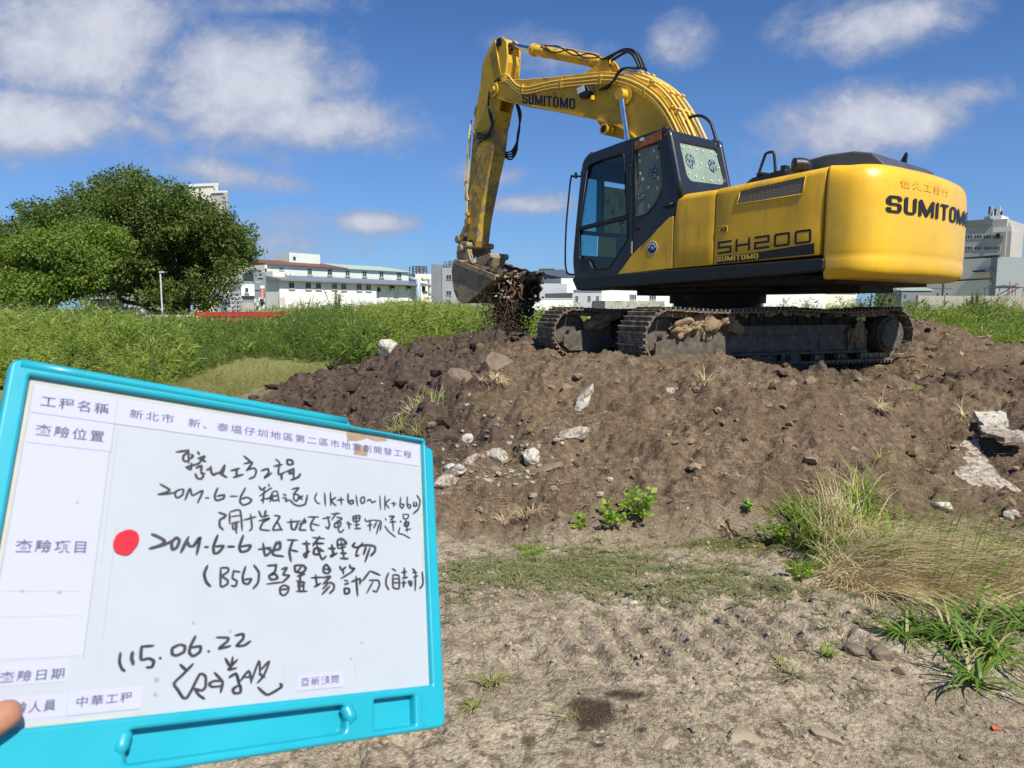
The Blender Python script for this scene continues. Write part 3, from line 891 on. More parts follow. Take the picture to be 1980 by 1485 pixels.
def shoe_mb():
    m = MB(); hw, p = .295, .093
    m.box(-p, p, -hw, hw, -.006, .014)
    for gx in (-.072, -.005, .062):
        m.prism([(gx - .012, .0), (gx + .012, .0), (gx + .007, -.036), (gx - .007, -.036)], -hw, hw)
    for s in (-1, 1):
        m.box(-p * .98, p * .98, s * .09 - .022, s * .09 + .022, .014, .085)
        for bx in (-.04, .03): m.cyl((bx, s * .14, .014), (bx, s * .14, .03), .014, 6)
    m.cyl((0, -.13, .05), (0, .13, .05), .028, 10)
    return m


def build_undercarriage():
    shoe_proto = None
    for side, nm in ((1, 'near'), (-1, 'far')):
        v0 = side * 1.158
        t = MB()
        t.tube([(x, v0, z) for x, z, a in []] or [(1.8, v0, .10), (-1.8, v0, .10)], .03, 6, 1)
        # track frame
        f = MB()
        fr = [(-1.42, .16), (-1.42, .44), (-1.30, .52), (1.20, .52), (1.38, .47), (1.50, .38), (1.50, .16)]
        f.prism(fr, v0 - .17, v0 + .17)
        f.prism([(-1.38, .20), (-1.38, .40), (1.42, .40), (1.42, .20)], v0 + side * .17, v0 + side * .20)
        f.box(-1.40, 1.48, v0 - .205, v0 + .205, .150, .185)
        f.prism([(1.16, .17), (1.16, .50), (1.25, .52), (1.72, .40), (1.95, .34), (1.95, .20), (1.85, .12), (1.3, .12)], v0 - .215, v0 - .18)
        f.prism([(1.16, .17), (1.16, .50), (1.25, .52), (1.72, .40), (1.95, .34), (1.95, .20), (1.85, .12), (1.3, .12)], v0 + .18, v0 + .215)
        f.box(-.20, .08, v0 + side * .20, v0 + side * .215, .06, .17)
        for bx in (-1.0, -.55, .35, .9): f.box(bx - .012, bx + .012, v0 + side * .20, v0 + side * .212, .20, .40)
        f.box(.47, .55, v0 + side * .198, v0 + side * .206, .27, .34)
        fo = ubuild(f, 'track_frame', M_frame_steel, None, .006)
        for k in range(7):
            rx = -1.22 + k * .40
            r = MB(); r.cyl((rx, v0 - .20, .115), (rx, v0 + .20, .115), .062, 14)
            for s in (-1, 1): r.cyl((rx, v0 + s * .12, .115), (rx, v0 + s * .17, .115), .088, 16); r.cyl((rx, v0 + s * .20, .115), (rx, v0 + s * .225, .115), .045, 10)
            ubuild(r, 'roller', M_grease, fo)
        for k in (-.7, .75):
            r = MB(); r.cyl((k, v0 - .16, .60), (k, v0 + .16, .60), .065, 14)
            r.box(k - .04, k + .04, v0 - .03, v0 + .03, .5, .58); ubuild(r, 'carrier_roller', M_grease, fo)
        idl = MB(); idl.cyl((1.80, v0 - .05, .385), (1.80, v0 + .05, .385), .30, 32); idl.cyl((1.80, v0 - .10, .385), (1.80, v0 + .10, .385), .23, 32)
        idl.cyl((1.80, v0 - .2, .385), (1.80, v0 + .2, .385), .06, 16)
        ubuild(idl, 'idler', M_frame_steel, None, .006)
        sp = MB(); poly = []
        for i in range(42): 
            a = 2 * math.pi * i / 42; rr = .31 if i % 2 == 0 else .265
            poly.append((-1.80 + rr * math.cos(a), .385 + rr * math.sin(a)))
        sp.prism(poly, v0 - .035, v0 + .035)
        spo = ubuild(sp, 'sprocket', M_grease, None, .004)
        fd = MB(); fd.cyl((-1.80, v0 + side * .035, .385), (-1.80, v0 + side * .20, .385), .235, 36); fd.cyl((-1.80, v0 + side * .20, .385), (-1.80, v0 + side * .255, .385), .215, 36, .195)
        for i in range(14):
            a = 2 * math.pi * i / 14; fd.cyl((-1.8 + .16 * math.cos(a), v0 + side * .255, .385 + .16 * math.sin(a)), (-1.8 + .16 * math.cos(a), v0 + side * .262, .385 + .16 * math.sin(a)), .010, 6)
        ubuild(fd, 'final_drive', M_frame_steel, None, .01)
        # link chain inside the shoes, then each shoe
        chain = MB(); n = 48
        pth = track_path(96)
        for i in range(96):
            x0, z0, a = pth[i]; x1, z1, _ = pth[(i + 1) % 96]
            cx, cz = (x0 + x1) / 2, (z0 + z1) / 2; dx, dz = x1 - x0, z1 - z0; L = math.hypot(dx, dz) / 2
            nx, nz = -dz / (2 * L), dx / (2 * L)      # inward
            for s in (-1, 1):
                q = [(x0 + nx * .02, z0 + nz * .02), (x1 + nx * .02, z1 + nz * .02), (x1 + nx * .075, z1 + nz * .075), (x0 + nx * .075, z0 + nz * .075)]
                chain.prism(q, v0 + s * .065 - .02, v0 + s * .065 + .02)
        tr = ubuild(chain, 'track', M_grease)
        for x, z, a in track_path(n):
            if shoe_proto is None: o = shoe_proto = shoe_mb().build('track_shoe', M_steel, tr)
            else:
                o = shoe_proto.copy(); COL.objects.link(o); o.parent = tr
            o.matrix_local = Matrix.Translation((x, v0, z)) @ Matrix.Rotation(-a, 4, 'Y')
            mf = MB(); rq = np.random.default_rng(5 + side)
        for i in range(34):
            x0 = -1.25 + i * .078; mf.box(x0, x0 + .079, v0 - .15, v0 + .15 + side * rq.uniform(-.02, .02), .50, .60 + rq.uniform(-.03, .05) + (.03 if x0 < .9 else -.03))
        ubuild(mf, 'packed_mud', M_packed, None, .02)
    # dried mud lodged above the idler and on the frame
    def lump(cx, cz, y, sx, sz, sy, seed):
        me = rock_mesh('t', (sx * .9, sy * .9, sz * .9), seed, 4, .95)
        g_ = MB(); g_.add([(v.co.x + cx, v.co.y + y, v.co.z + cz) for v in me.vertices], [tuple(p.vertices) for p in me.polygons]); bpy.data.meshes.remove(me)
        ubuild(g_, 'mud_cake', M_mud)
    lump(1.45, .53, 1.36, .42, .18, .24, 3); lump(1.25, .56, 1.37, .3, .20, .2, 4); lump(1.62, .47, 1.36, .3, .16, .2, 8)
    lump(.92, .56, 1.36, .26, .22, .22, 5); lump(.80, .49, 1.40, .14, .14, .1, 6); lump(1.25, .44, 1.39, .16, .22, .07, 7)
    lump(-1.20, .42, 1.38, .14, .34, .1, 9); lump(-1.05, .36, 1.39, .10, .26, .08, 10); lump(1.4, .5, -1.0, .5, .18, .3, 11)
    lump(1.30, .58, -.95, .5, .2, .3, 12)
    x = MB()
    x.prism([(-.62, -.75), (-.62, .75), (.62, .75), (.62, -.75)], .26, .60, axis='z')
    for s in (-1, 1):
        for u in (-1, 1):
            x.prism([(u * .15, s * .5), (u * .60, s * .45), (u * 1.15, s * 1.0), (u * .75, s * 1.05)][::(1 if s * u > 0 else -1)], .28, .52, axis='z')
    ubuild(x, 'center_frame', M_grease, None, .02)
    b = MB(); b.cyl((0, 0, .55), (0, 0, .80), .60, 40); b.cyl((0, 0, .80), (0, 0, 1.0), .66, 40)
    ubuild(b, 'swing_bearing', M_grease, None, .01)


build_undercarriage()


def build_house():
    P = EX
    deck = MB()
    deck.prism([(1.35, -1.2), (1.35, 1.2), (-2.3, 1.2), (-2.3, -1.2)], 1.0, 1.10, axis='z')
    deck.box(-2.2, 1.1, -.45, .45, .92, 1.02); deck.box(-1.2, .6, -.9, .9, .94, 1.01)
    deck.box(1.1, 1.5, -.4, .15, 1.1, 1.55)
    deck.build('deck', M_grease, P, .01)
    for s in (1, -1):
        sk = MB()
        sk.v = []
        a = [(1.53, 1.145), (1.50, 1.18), (-2.20, 1.262), (-2.235, 1.25), (-2.235, 1.13), (-1.9, 1.10), (1.36, .985), (1.44, 1.0)]
        sk.prism(a, s * .95, s * 1.385)
        sk.build('skirt', M_black, P, .035, 4)
    def roll_panel(name, front, rear, zf, zr, s, xtop=None, rad=.085):
        """body panel: flat side, only the upper outer edge rolled over"""
        (xf0, xf1), (zb0, _) = front; (xr0, xr1), (zb1, _) = rear
        def prof(zb, zt):
            q = [(1.345, zb, 0.0)]; q += [(1.345, zb + (zt - rad - zb) * k / 3, k / 3 * .8) for k in (1, 2, 3)]
            q += [(1.345 - rad + rad * math.cos(a), zt - rad + rad * math.sin(a), .8 + .2 * a / (math.pi / 2)) for a in (.26, .52, .79, 1.05, 1.31, 1.57)]
            q += [(.9, zt + .006, 1.0), (.4, zt + .006, 1.0), (.4, zb, 0.0)]
            return q
        A, B = prof(zb0, zf), prof(zb1, zr); V = []; n = len(A); xm = 7
        for k in range(xm):
            t = k / (xm - 1)
            for (ya, za, h), (yb, zb_, _) in zip(A, B):
                x0 = xf0 + (xf1 - xf0) * h if xtop is None else xf0 + (xtop - xf0) * max(0, (h - .60) / .4) ** 2
                x1 = xr0 + (xr1 - xr0) * h
                V.append((x0 + (x1 - x0) * t, s * (ya + (yb - ya) * t), za + (zb_ - za) * t))
        F = [(k * n + i, k * n + (i + 1) % n, (k + 1) * n + (i + 1) % n, (k + 1) * n + i) for k in range(xm - 1) for i in range(n)]
        F += [tuple(range(n))[::-1], tuple(range((xm - 1) * n, xm * n))]
        me = bpy.data.meshes.new(name); me.from_pydata(V, [], F); bm = bmesh.new(); bm.from_mesh(me); bmesh.ops.recalc_face_normals(bm, faces=bm.faces); bm.to_mesh(me); bm.free()
        o = link_mesh(name, me, M_yellow, P, True); bevel(o, .006, 2, 40); 
        es = o.modifiers.new('es', 'EDGE_SPLIT'); es.split_angle = R(35); return o
    # yellow side panels: triangular one under the cab, narrow one, long engine door
    for s in (1, -1):
        p1 = MB(); p1.prism([(.70, 1.185), (-.243, 1.235), (-.243, 1.895), (-.16, 1.868), (.446, 1.435)], s * 1.15, s * 1.345)
        p1.build('side_panel', M_yellow, P, .012, 3)
        roll_panel('side_panel', [(-.255, -.255), (1.237, 1.237)], [(-.835, -.852), (1.255, 1.255)], 2.150, 2.148, s, -.43)
    for s in (1, -1):
        o = roll_panel('engine_door', [(-.857, -.868), (1.257, 1.257)], [(-2.165, -2.205), (1.30, 1.30)], 2.155, 2.215, s)
        if s == 1:
            g = MB(); g.prism([(-1.19, 2.075), (-1.975, 2.135), (-1.95, 1.955), (-1.15, 1.93)], 1.343, 1.350); g.build('grille', M_mesh, o)
            gf = MB()
            gg = [(-1.19, 2.075), (-1.975, 2.135), (-1.95, 1.955), (-1.15, 1.93)]
            gf.tube([(x, 1.348, z) for x, z in gg + gg[:1]], .008, 6, 1); gf.build('grille_frame', M_yellow, o)
            lt = MB(); lt.box(-1.03, -.905, 1.344, 1.352, 1.63, 1.70); lt.build('latch', M_yellow, o, .003)
            lt = MB(); lt.box(-1.025, -1.0, 1.352, 1.356, 1.64, 1.69); lt.box(-1.0, -.91, 1.352, 1.3535, 1.692, 1.697); lt.box(-1.0, -.91, 1.352, 1.3535, 1.633, 1.638); lt.box(-.912, -.907, 1.352, 1.3535, 1.633, 1.697); lt.box(-.975, -.945, 1.352, 1.3535, 1.65, 1.675)
            lt.build('latch_handle', M_decal, o)
            # black stripe and lettering of the engine door
            st = MB(); st.prism([(-.897, 1.262), (-.893, 1.352), (-1.35, 1.362), (-2.10, 1.425), (-2.11, 1.310)], 1.343, 1.3475); st.build('stripe', M_decal, o)
            Mx = Matrix(((-1, 0, 0, -.90), (0, 0, 1, 1.3485), (.02, 1, 0, 1.288), (0, 0, 0, 1)))
            block_letters('lettering', 'SUMITOMO', M_decal_yellow, o, Mx, .55, .058)
            # model number in squared letters
            L = MB()
            hgt, wd, th = .150, .185, .024
            def stroke(x0, pts):
                for a, b in zip(pts[:-1], pts[1:]):
                    (ax, az), (bx, bz) = a, b
                    d = Vector((bx - ax, bz - az)); l = d.length; d.normalize(); nrm = Vector((-d.y, d.x)) * th / 2; e = d * th / 2
                    c = [(ax - e.x + nrm.x, az - e.y + nrm.y), (bx + e.x + nrm.x, bz + e.y + nrm.y), (bx + e.x - nrm.x, bz + e.y - nrm.y), (ax - e.x - nrm.x, az - e.y - nrm.y)]
                    vs = []
                    for (cx, cz) in c:
                        lx = x0 + cx * wd; lz = cz * hgt
                        vs.append((-.905 - lx, 1.3492, 1.376 + lz + lx * .045))
                    L.add(vs, [(0, 1, 2, 3)])
            def norm(pts): return [(x, z) for x, z in pts]
            th = .0
            def bar(x0, x1, z0, z1, lx):
                vs = []
                for (cx, cz) in ((x0, z0), (x1, z0), (x1, z1), (x0, z1)):
                    l = lx + cx; vs.append((-.905 - l, 1.3492, 1.372 + cz + l * .05))
                L.add(vs, [(0, 1, 2, 3)])
            T, W, Hh = .026, .190, .150
            def S_(lx): bar(0, W, 0, T, lx); bar(W - T, W, T, Hh / 2 + T / 2, lx); bar(0, W - T, Hh / 2 - T / 2, Hh / 2 + T / 2, lx); bar(0, T, Hh / 2 + T / 2, Hh - T, lx); bar(0, W, Hh - T, Hh, lx)
            def H_(lx): bar(0, T, 0, Hh, lx); bar(W - T, W, 0, Hh, lx); bar(T, W - T, Hh / 2 - T / 2, Hh / 2 + T / 2, lx)
            def Z_(lx): bar(0, W, 0, T, lx); bar(0, T, T, Hh / 2 + T / 2, lx); bar(T, W, Hh / 2 - T / 2, Hh / 2 + T / 2, lx); bar(W - T, W, Hh / 2 + T / 2, Hh, lx); bar(0, W - T, Hh - T, Hh, lx)
            def O_(lx):
                bar(.012, W - .012, 0, T, lx); bar(.012, W - .012, Hh - T, Hh, lx); bar(0, T, .012, Hh - .012, lx); bar(W - T, W, .012, Hh - .012, lx)
            for k, fn in enumerate((S_, H_, Z_, O_, O_)): fn(k * .243)
            L.build('lettering', M_decal, o)
        bt = MB()
    # round emblem sticker on the triangular panel
    sg = MB(); sg.cyl((.085, 1.346, 1.515), (.085, 1.3495, 1.515), .085, 32); e0 = sg.build('emblem', mat('emblem_white', (.72, .68, .6), .5), P)
    sg = MB(); sg.cyl((.085, 1.3495, 1.515), (.085, 1.351, 1.515), .074, 32); sg.build('emblem_disc', mat('emblem_blue', (.015, .02, .10), .4, var=.3, vscale=30), e0)
    sg = MB()
    for i in range(7):
        a = math.pi * (.06 + .88 * i / 6); sg.cyl((.085 + .052 * math.cos(a), 1.351, 1.515 + .052 * math.sin(a)), (.085 + .052 * math.cos(a), 1.352, 1.515 + .052 * math.sin(a)), .0125, 10)
    sg.prism([(.115, 1.49), (.107, 1.49), (.095, 1.535), (.085, 1.515), (.075, 1.54), (.060, 1.49), (.068, 1.49), (.077, 1.515), (.085, 1.50), (.096, 1.515)], 1.351, 1.352)
    sg.build('emblem_marks', M_clip, e0)
    # rear hood, mirrors of dark covers
    h = MB()
    h.prism([(-1.48, 2.15), (-1.50, 2.34), (-1.66, 2.40), (-1.95, 2.43), (-2.25, 2.42), (-2.45, 2.37), (-2.62, 2.20), (-2.62, 2.15)], -.55, .88)
    h.build('engine_hood', M_hood, P, .06, 5)
    h = MB(); h.prism([(-.88, 2.12), (-.93, 2.26), (-1.02, 2.31), (-1.47, 2.36), (-1.47, 2.12)], .1, .86); ho = h.build('tank_cover', M_black, P, .03, 3)
    r = MB(); r.tube([(-1.06, .80, 2.30), (-1.14, .80, 2.52), (-1.17, .80, 2.575), (-1.25, .80, 2.58), (-1.275, .80, 2.53), (-1.30, .80, 2.33)], .017, 8, 5); r.build('guard_rail', M_black, ho)
    r = MB(); r.box(-1.18, -1.08, .70, .86, 2.32, 2.355); r.box(-1.45, -1.38, .74, .84, 2.34, 2.40); r.build('filler_cap', M_black, ho, .01)
    e = MB(); e.smooth = True
    e.tube([(-1.80, 1.0, 2.17), (-1.80, 1.0, 2.27), (-1.78, 1.03, 2.32), (-1.70, 1.12, 2.325)], .075, 14, 4)
    e.smooth = False; e.box(-1.95, -1.72, .88, 1.06, 2.19, 2.24); e.build('exhaust_pipe', M_black, P)
    e = MB(); e.prism([(-2.17, 2.2), (-2.20, 2.36), (-2.31, 2.56), (-2.33, 2.54), (-2.31, 2.2)], -.33, -.29); e.build('mirror_bracket', M_black, P, .01)
    e = MB(); e.smooth = True; e.tube([(-2.35, -.25, 2.27), (-2.42, -.42, 2.30), (-2.46, -.62, 2.27)], [.05, .075, .06], 12, 4); e.smooth = False
    e.box(-2.54, -2.32, -.7, -.2, 2.16, 2.235); e.build('muffler', mat('brown_muffler', (.07, .05, .04), .7, var=.3), P)
    # counterweight
    def refine(q, k=4):
        o_ = []; n_ = len(q)
        for i in range(n_ - 1):
            p0, p1, p2, p3 = [np.array(q[min(max(j, 0), n_ - 1)], float) for j in (i - 1, i, i + 1, i + 2)]
            for j in range(k):
                t = j / k; o_.append(tuple(.5 * ((2 * p1) + (p2 - p0) * t + (2 * p0 - 5 * p1 + 4 * p2 - p3) * t * t + (3 * p1 - p0 - 3 * p2 + p3) * t ** 3)))
        return o_ + [q[-1]]
    def ring(z, ins, k=36):
        pts = []
        out = [(-2.215, 1.352), (-2.35, 1.352), (-2.50, 1.33), (-2.63, 1.25), (-2.72, 1.12), (-2.765, .95), (-2.80, .65), (-2.83, .33), (-2.84, 0)]
        full = out + [(x, -y) for x, y in out[-2::-1]]
        full = refine(full)
        r_ = []
        for x, y in full:
            sx = x if x > -2.25 else -2.25 + (x + 2.25) * (1 - ins / .6)
            ky = min(1, max(0, (-2.2 - x) / .25)); r_.append((sx, y * (1 - ins * (.25 + .75 * ky) / 1.4), z))
        return r_
    lv = [(1.04, .20), (1.042, .13), (1.06, .07), (1.085, .035), (1.12, .012), (1.16, .003), (1.22, 0), (1.25, .004), (1.28, .009), (1.31, .004), (1.35, 0), (1.55, 0), (1.75, 0), (1.92, .003), (2.02, .010), (2.08, .02), (2.13, .038), (2.17, .065), (2.195, .10), (2.21, .15), (2.22, .22), (2.225, .34)]
    rings = [ring(z, i) for z, i in lv]; n = len(rings[0]); V = []; F = []
    for r_ in rings: V += r_
    for i in range(len(lv) - 1):
        for k in range(n - 1): F.append((i * n + k, i * n + k + 1, (i + 1) * n + k + 1, (i + 1) * n + k))
        F.append((i * n + n - 1, i * n, (i + 1) * n, (i + 1) * n + n - 1))
    F.append(list(range(n))[::-1]); F.append(list(range((len(lv) - 1) * n, len(lv) * n)))
    me = bpy.data.meshes.new('counterweight'); me.from_pydata(V, [], F)
    bm = bmesh.new(); bm.from_mesh(me); bmesh.ops.recalc_face_normals(bm, faces=bm.faces)
    for f in bm.faces: f.smooth = len(f.verts) == 4 and abs(f.normal.x) < .999 or f.normal.x < 0
    bm.to_mesh(me); bm.free()
    cw = link_mesh('counterweight', me, M_yellow_cw, P)
    # lettering bent round the counterweight
    prof = [(-2.34, 1.352), (-2.47, 1.338), (-2.60, 1.27), (-2.70, 1.14), (-2.757, .95), (-2.797, .65), (-2.826, .33), (-2.836, 0)]
    prof = prof + [(x, -y) for x, y in prof[-2::-1]]
    prof = refine([(-2.215, 1.352), (-2.35, 1.352), (-2.50, 1.33), (-2.63, 1.25), (-2.72, 1.12), (-2.765, .95), (-2.80, .65), (-2.83, .33), (-2.84, 0), (-2.83, -.33), (-2.80, -.65), (-2.765, -.95), (-2.72, -1.12), (-2.63, -1.25), (-2.50, -1.33), (-2.35, -1.352), (-2.215, -1.352)])
    py_ = np.array([p[1] for p in prof])[::-1]; px_ = np.array([p[0] for p in prof])[::-1]
    seg = np.hypot(np.diff(px_), np.diff(py_)); arc = np.concatenate([[0], np.cumsum(seg)]); mid = arc[-1] / 2
    def bend(o, off):
        m_ = o.data
        bm = bmesh.new(); bm.from_mesh(m_)
        for _ in range(2): bmesh.ops.subdivide_edges(bm, edges=[e for e in bm.edges if e.calc_length() > .03], cuts=1)
        bmesh.ops.triangulate(bm, faces=bm.faces)
        for v in bm.verts:
            s_ = mid - v.co.x                         # text runs from +y to -y
            yy = float(np.interp(s_, arc, py_)); xx = float(np.interp(s_, arc, px_))
            d_ = .02; y2 = float(np.interp(s_ + d_, arc, py_)); x2 = float(np.interp(s_ + d_, arc, px_))
            t_ = Vector((x2 - xx, y2 - yy)).normalized(); nn = Vector((-t_.y, t_.x))
            if nn.x > 0: nn = -nn
            v.co = Vector((xx + nn.x * off, yy + nn.y * off, v.co.y))
        bm.to_mesh(m_); bm.free()
    o = block_letters('lettering', 'SUMITOMO', M_decal, cw, Matrix.Translation((-1.13, 1.705, 0)), 2.28, .17, stroke=.225)
    bend(o, .010)
    o = text_mesh('faded_lettering', '信久工程行', mat('faded_paint', (.74, .405, .02), .45), cw, Matrix.Translation((-.92, 1.975, 0)), 1.1, .10, thick=0, space=1.25)
    bend(o, .008)
    rod = MB(); rod.cyl((-2.6, -1.0, 1.07), (-2.95, -1.42, 1.10), .012, 8); rod.build('rod', M_grease, P)
    # hand rail at the cab front
    r = MB(); r.tube([(1.43, 1.30, 2.61), (1.60, 1.30, 2.635), (1.65, 1.30, 2.62), (1.70, 1.30, 2.3), (1.745, 1.30, 1.9), (1.757, 1.30, 1.466), (1.735, 1.30, 1.30), (1.68, 1.30, 1.235), (1.50, 1.30, 1.225)], .014, 8, 5)
    r.cyl((1.55, 1.30, 2.60), (1.55, 1.30, 2.68), .022, 8); r.build('hand_rail', M_black, P)


build_house()


def XZ(y):   # matrix placing a 2D plate (x, z) at local y
    return Matrix(((1, 0, 0, 0), (0, 0, -1, y), (0, 1, 0, 0), (0, 0, 0, 1)))


def build_cab():
    P = EX
    cabo = empty('cab', (0, 0, 0)); cabo.parent = P
    out = [(1.50, 1.17), (1.545, 1.41), (1.53, 1.65), (1.505, 1.83), (1.46, 2.25), (1.41, 2.58), (1.36, 2.78), (1.30, 2.86), (1.2, 2.90), (.69, 2.952), (.08, 2.995), (-.05, 2.998), (-.10, 2.965), (-.13, 2.87), (-.335, 2.12), (-.243, 1.905), (.446, 1.443), (.70, 1.18)]
    door = rounded([(1.275, 2.735), (1.05, 2.775), (.61, 2.80), (.575, 2.30), (.515, 1.66), (.84, 1.285), (1.16, 1.275), (1.235, 1.42), (1.435, 1.44), (1.445, 1.88)], .06, 4)
    sidew = rounded([(.405, 2.815), (.045, 2.83), (-.045, 2.25), (.05, 2.08), (.19, 1.96), (.385, 1.93)], .05, 4)
    side = plate('side_frame', [out, door[::-1], sidew[::-1]], .05, M_cab, cabo, XZ(1.305), .012)
    rdoor = rounded([(1.30, 2.72), (.55, 2.80), (.52, 1.95), (.60, 1.75), (1.38, 1.60)], .06, 4)
    rside = plate('side_frame', [out, rdoor[::-1], sidew[::-1]], .05, M_cab, cabo, XZ(.225), .012)
    # roof, rear and front sheets follow the side outline
    def sheet(pts, y0, y1, t, name, m, bev=.01):
        """strip along a path of (x, z) points"""
        b = MB(); n = len(pts); nn = []
        for i, p in enumerate(pts):
            a = Vector(pts[max(i - 1, 0)]); c_ = Vector(pts[min(i + 1, n - 1)]); d = (c_ - a).normalized(); nn.append(Vector((-d.y, d.x)) * t)
        poly = [p for p in pts] + [(pts[i][0] + nn[i].x, pts[i][1] + nn[i].y) for i in range(n - 1, -1, -1)]
        b.prism(poly, y0, y1); return b.build(name, m, cabo, bev)
    sheet([(1.40, 2.66), (1.36, 2.78), (1.30, 2.86), (1.2, 2.90), (.69, 2.952), (.08, 2.995), (-.05, 2.998), (-.10, 2.965), (-.13, 2.87)], .22, 1.31, .045, 'roof', M_cab, .008)
    # rear wall with its window opening: plane through the sloping rear edge
    a = Vector((-.13, 0, 2.90)); b_ = Vector((-.34, 0, 2.10)); L = (a - b_).length; up = (a - b_).normalized(); nx = up.cross(Vector((0, 1, 0))).normalized()
    MR = Matrix(((0, up.x, nx.x, b_.x), (1, 0, nx.y, 0), (0, up.z, nx.z, b_.z), (0, 0, 0, 1)))
    win = rounded([(1.10, .30), (1.14, .77), (.30, .80), (.22, .77), (.19, .32), (.27, .27), (1.02, .25)], .04, 4)
    win = rounded([(1.14, .30), (1.165, .76), (.36, .775), (.30, .33), (.38, .275), (1.07, .245)], .05, 4)
    plate('rear_frame', [[(.20, 0), (1.33, 0), (1.33, L), (.20, L)], win[::-1]], .05, M_cab, cabo, MR @ Matrix.Translation((0, 0, .0)), .012)
    # corner posts
    for yy in (1.30, .23):
        c = MB(); c.tube([(-.335, yy, 2.10), (-.13, yy, 2.88), (-.10, yy, 2.95), (-.02, yy, 2.99)], .045, 12, 3); c.build('corner_post', M_cab, cabo)
        c = MB(); c.tube([(1.50, yy, 1.18), (1.54, yy, 1.42), (1.50, yy, 1.85), (1.40, yy, 2.60), (1.35, yy, 2.80), (1.22, yy, 2.89)], .035, 12, 4); c.build('corner_post', M_cab, cabo)
    fr = MB(); fr.box(1.46, 1.53, .24, 1.29, 1.18, 1.50); fr.box(1.42, 1.47, .24, 1.29, 2.60, 2.70); fr.box(1.47, 1.52, .24, 1.29, 1.80, 1.86); fr.build('front_frame', M_cab, cabo, .01)
    flr = MB(); flr.box(-.25, 1.48, .24, 1.29, 1.17, 1.23); flr.prism([(-.30, 1.2), (-.33, 2.10), (-.25, 2.10), (-.1, 1.2)], .24, 1.29); flr.build('floor', M_black, cabo)
    # panes
    def pane(name, loop, y, m, t=.008):
        return plate(name, [loop], t, m, cabo, XZ(y))
    sill = [(1.47, 1.84), (1.40, 2.70), (.6, 2.80), (.545, 1.93)]
    up_ = rounded([(1.28, 2.74), (1.05, 2.78), (.60, 2.805), (.56, 1.985), (1.44, 1.90)], .03, 3)
    lo_ = rounded([(1.44, 1.86), (.555, 1.94), (.51, 1.66), (.84, 1.28), (1.16, 1.27), (1.23, 1.415), (1.43, 1.435)], .03, 3)
    pane('door_window', up_, 1.295, M_glass_door); pane('door_window', lo_, 1.295, M_glass_door)
    db = MB(); db.prism([(1.47, 1.845), (1.465, 1.905), (.53, 1.99), (.53, 1.93)], 1.27, 1.325); db.build('door_bar', M_black, cabo, .008)
    sw = pane('side_window', sidew, 1.30, M_sheet_shaded)
    rw = pane('right_window', rdoor, .225, M_sheet_shaded); pane('right_window', sidew, .225, M_sheet_shaded)
    for y0, y1, m_, z_ in ((.90, 1.28, M_glass_teal, 2.66), (.25, .88, M_sheet_mid, 2.52)):
        ws = MB(); ws.prism([(1.505, 1.50), (1.49, 1.80), (1.40 + (2.66 - z_) * .1, z_), (1.397 + (2.66 - z_) * .1, z_), (1.487, 1.80), (1.502, 1.50)], y0, y1); w_ = ws.build('windshield', m_, cabo)
    wp = MB(); wp.box(1.40, 1.50, .86, .92, 1.82, 2.66); wp.build('windshield_post', M_cab, cabo)
    for k, (yy, zz, a_, b_) in enumerate(((.75, 2.30, .07, .02), (.62, 2.18, .03, .05), (.45, 2.32, .03, .07), (.70, 2.02, .06, .02), (.40, 2.05, .05, .04), (.55, 2.42, .08, .015))):
        g = MB(); g.box(1.455, 1.463, yy - a_, yy + a_, zz - b_, zz + b_); g.build('sheet_mark', M_black, cabo)
    rwp = plate('rear_window', [win], .01, M_sheet, cabo, MR @ Matrix.Translation((0, 0, -.005)))
    # round vent stickers and the clips holding the sheets
    def disc(par, M, x, y, r, m, nm, th=.004):
        g = MB(); g.cyl(M @ Vector((x, y, .002)), M @ Vector((x, y, .002 + th)), r, 24); g.build(nm, m, par)
    zo = Matrix.Translation((0, 0, 0))
    sgn = 1 if (MR.to_3x3() @ Vector((0, 0, 1))).x < 0 else -1
    MR2 = MR @ Matrix.Scale(sgn, 4, Vector((0, 0, 1)))
    disc(rwp, MR2, .985, .53, .10, M_sticker, 'round_sticker'); disc(rwp, MR2, .50, .53, .095, M_sticker, 'round_sticker')
    g = MB()
    for (x, y) in ((1.09, .70), (.95, .71), (.80, .71), (.66, .71), (.47, .72), (.37, .70), (1.06, .36), (.93, .33), (.78, .32), (.60, .31), (.42, .33), (.76, .52), (.63, .50), (.36, .52)):
        g = MB(); g.cyl(MR2 @ Vector((x, y, .004)), MR2 @ Vector((x, y, .012)), .013, 8); g.build('clip', M_clip, rwp)
    MS = XZ(1.306) @ Matrix.Scale(-1, 4, Vector((0, 0, 1)))
    disc(sw, MS, .12, 2.48, .085, M_sticker, 'round_sticker'); disc(sw, MS, .33, 2.20, .06, M_sticker, 'round_sticker')
    g = MB()
    for (x, y) in ((.36, 2.74), (.35, 2.66), (.12, 2.75), (.06, 2.66), (.04, 2.40), (.30, 2.42), (.20, 2.30), (.05, 2.27), (.34, 2.50), (.18, 2.06)):
        g = MB(); g.box(x - .012, x + .012, 1.306, 1.312, y - .019, y + .019); g.build('clip', M_clip, sw)
    # seams, hinges, handles
    g = MB(); g.tube([(p[0], 1.334, p[1]) for p in door + door[:1]], .008, 6, 1); g.build('door_seal', M_black, cabo)
    g = MB(); g.tube([(p[0], 1.332, p[1]) for p in sidew + sidew[:1]], .008, 6, 1); g.build('window_seal', M_black, cabo)
    g = MB(); g.cyl((.475, 1.345, 2.66), (.475, 1.345, 2.34), .011, 8); g.cyl((.452, 1.345, 2.90), (.452, 1.345, 1.45), .005, 6); g.cyl((.415, 1.338, 2.88), (.415, 1.338, 1.76), .006, 6)
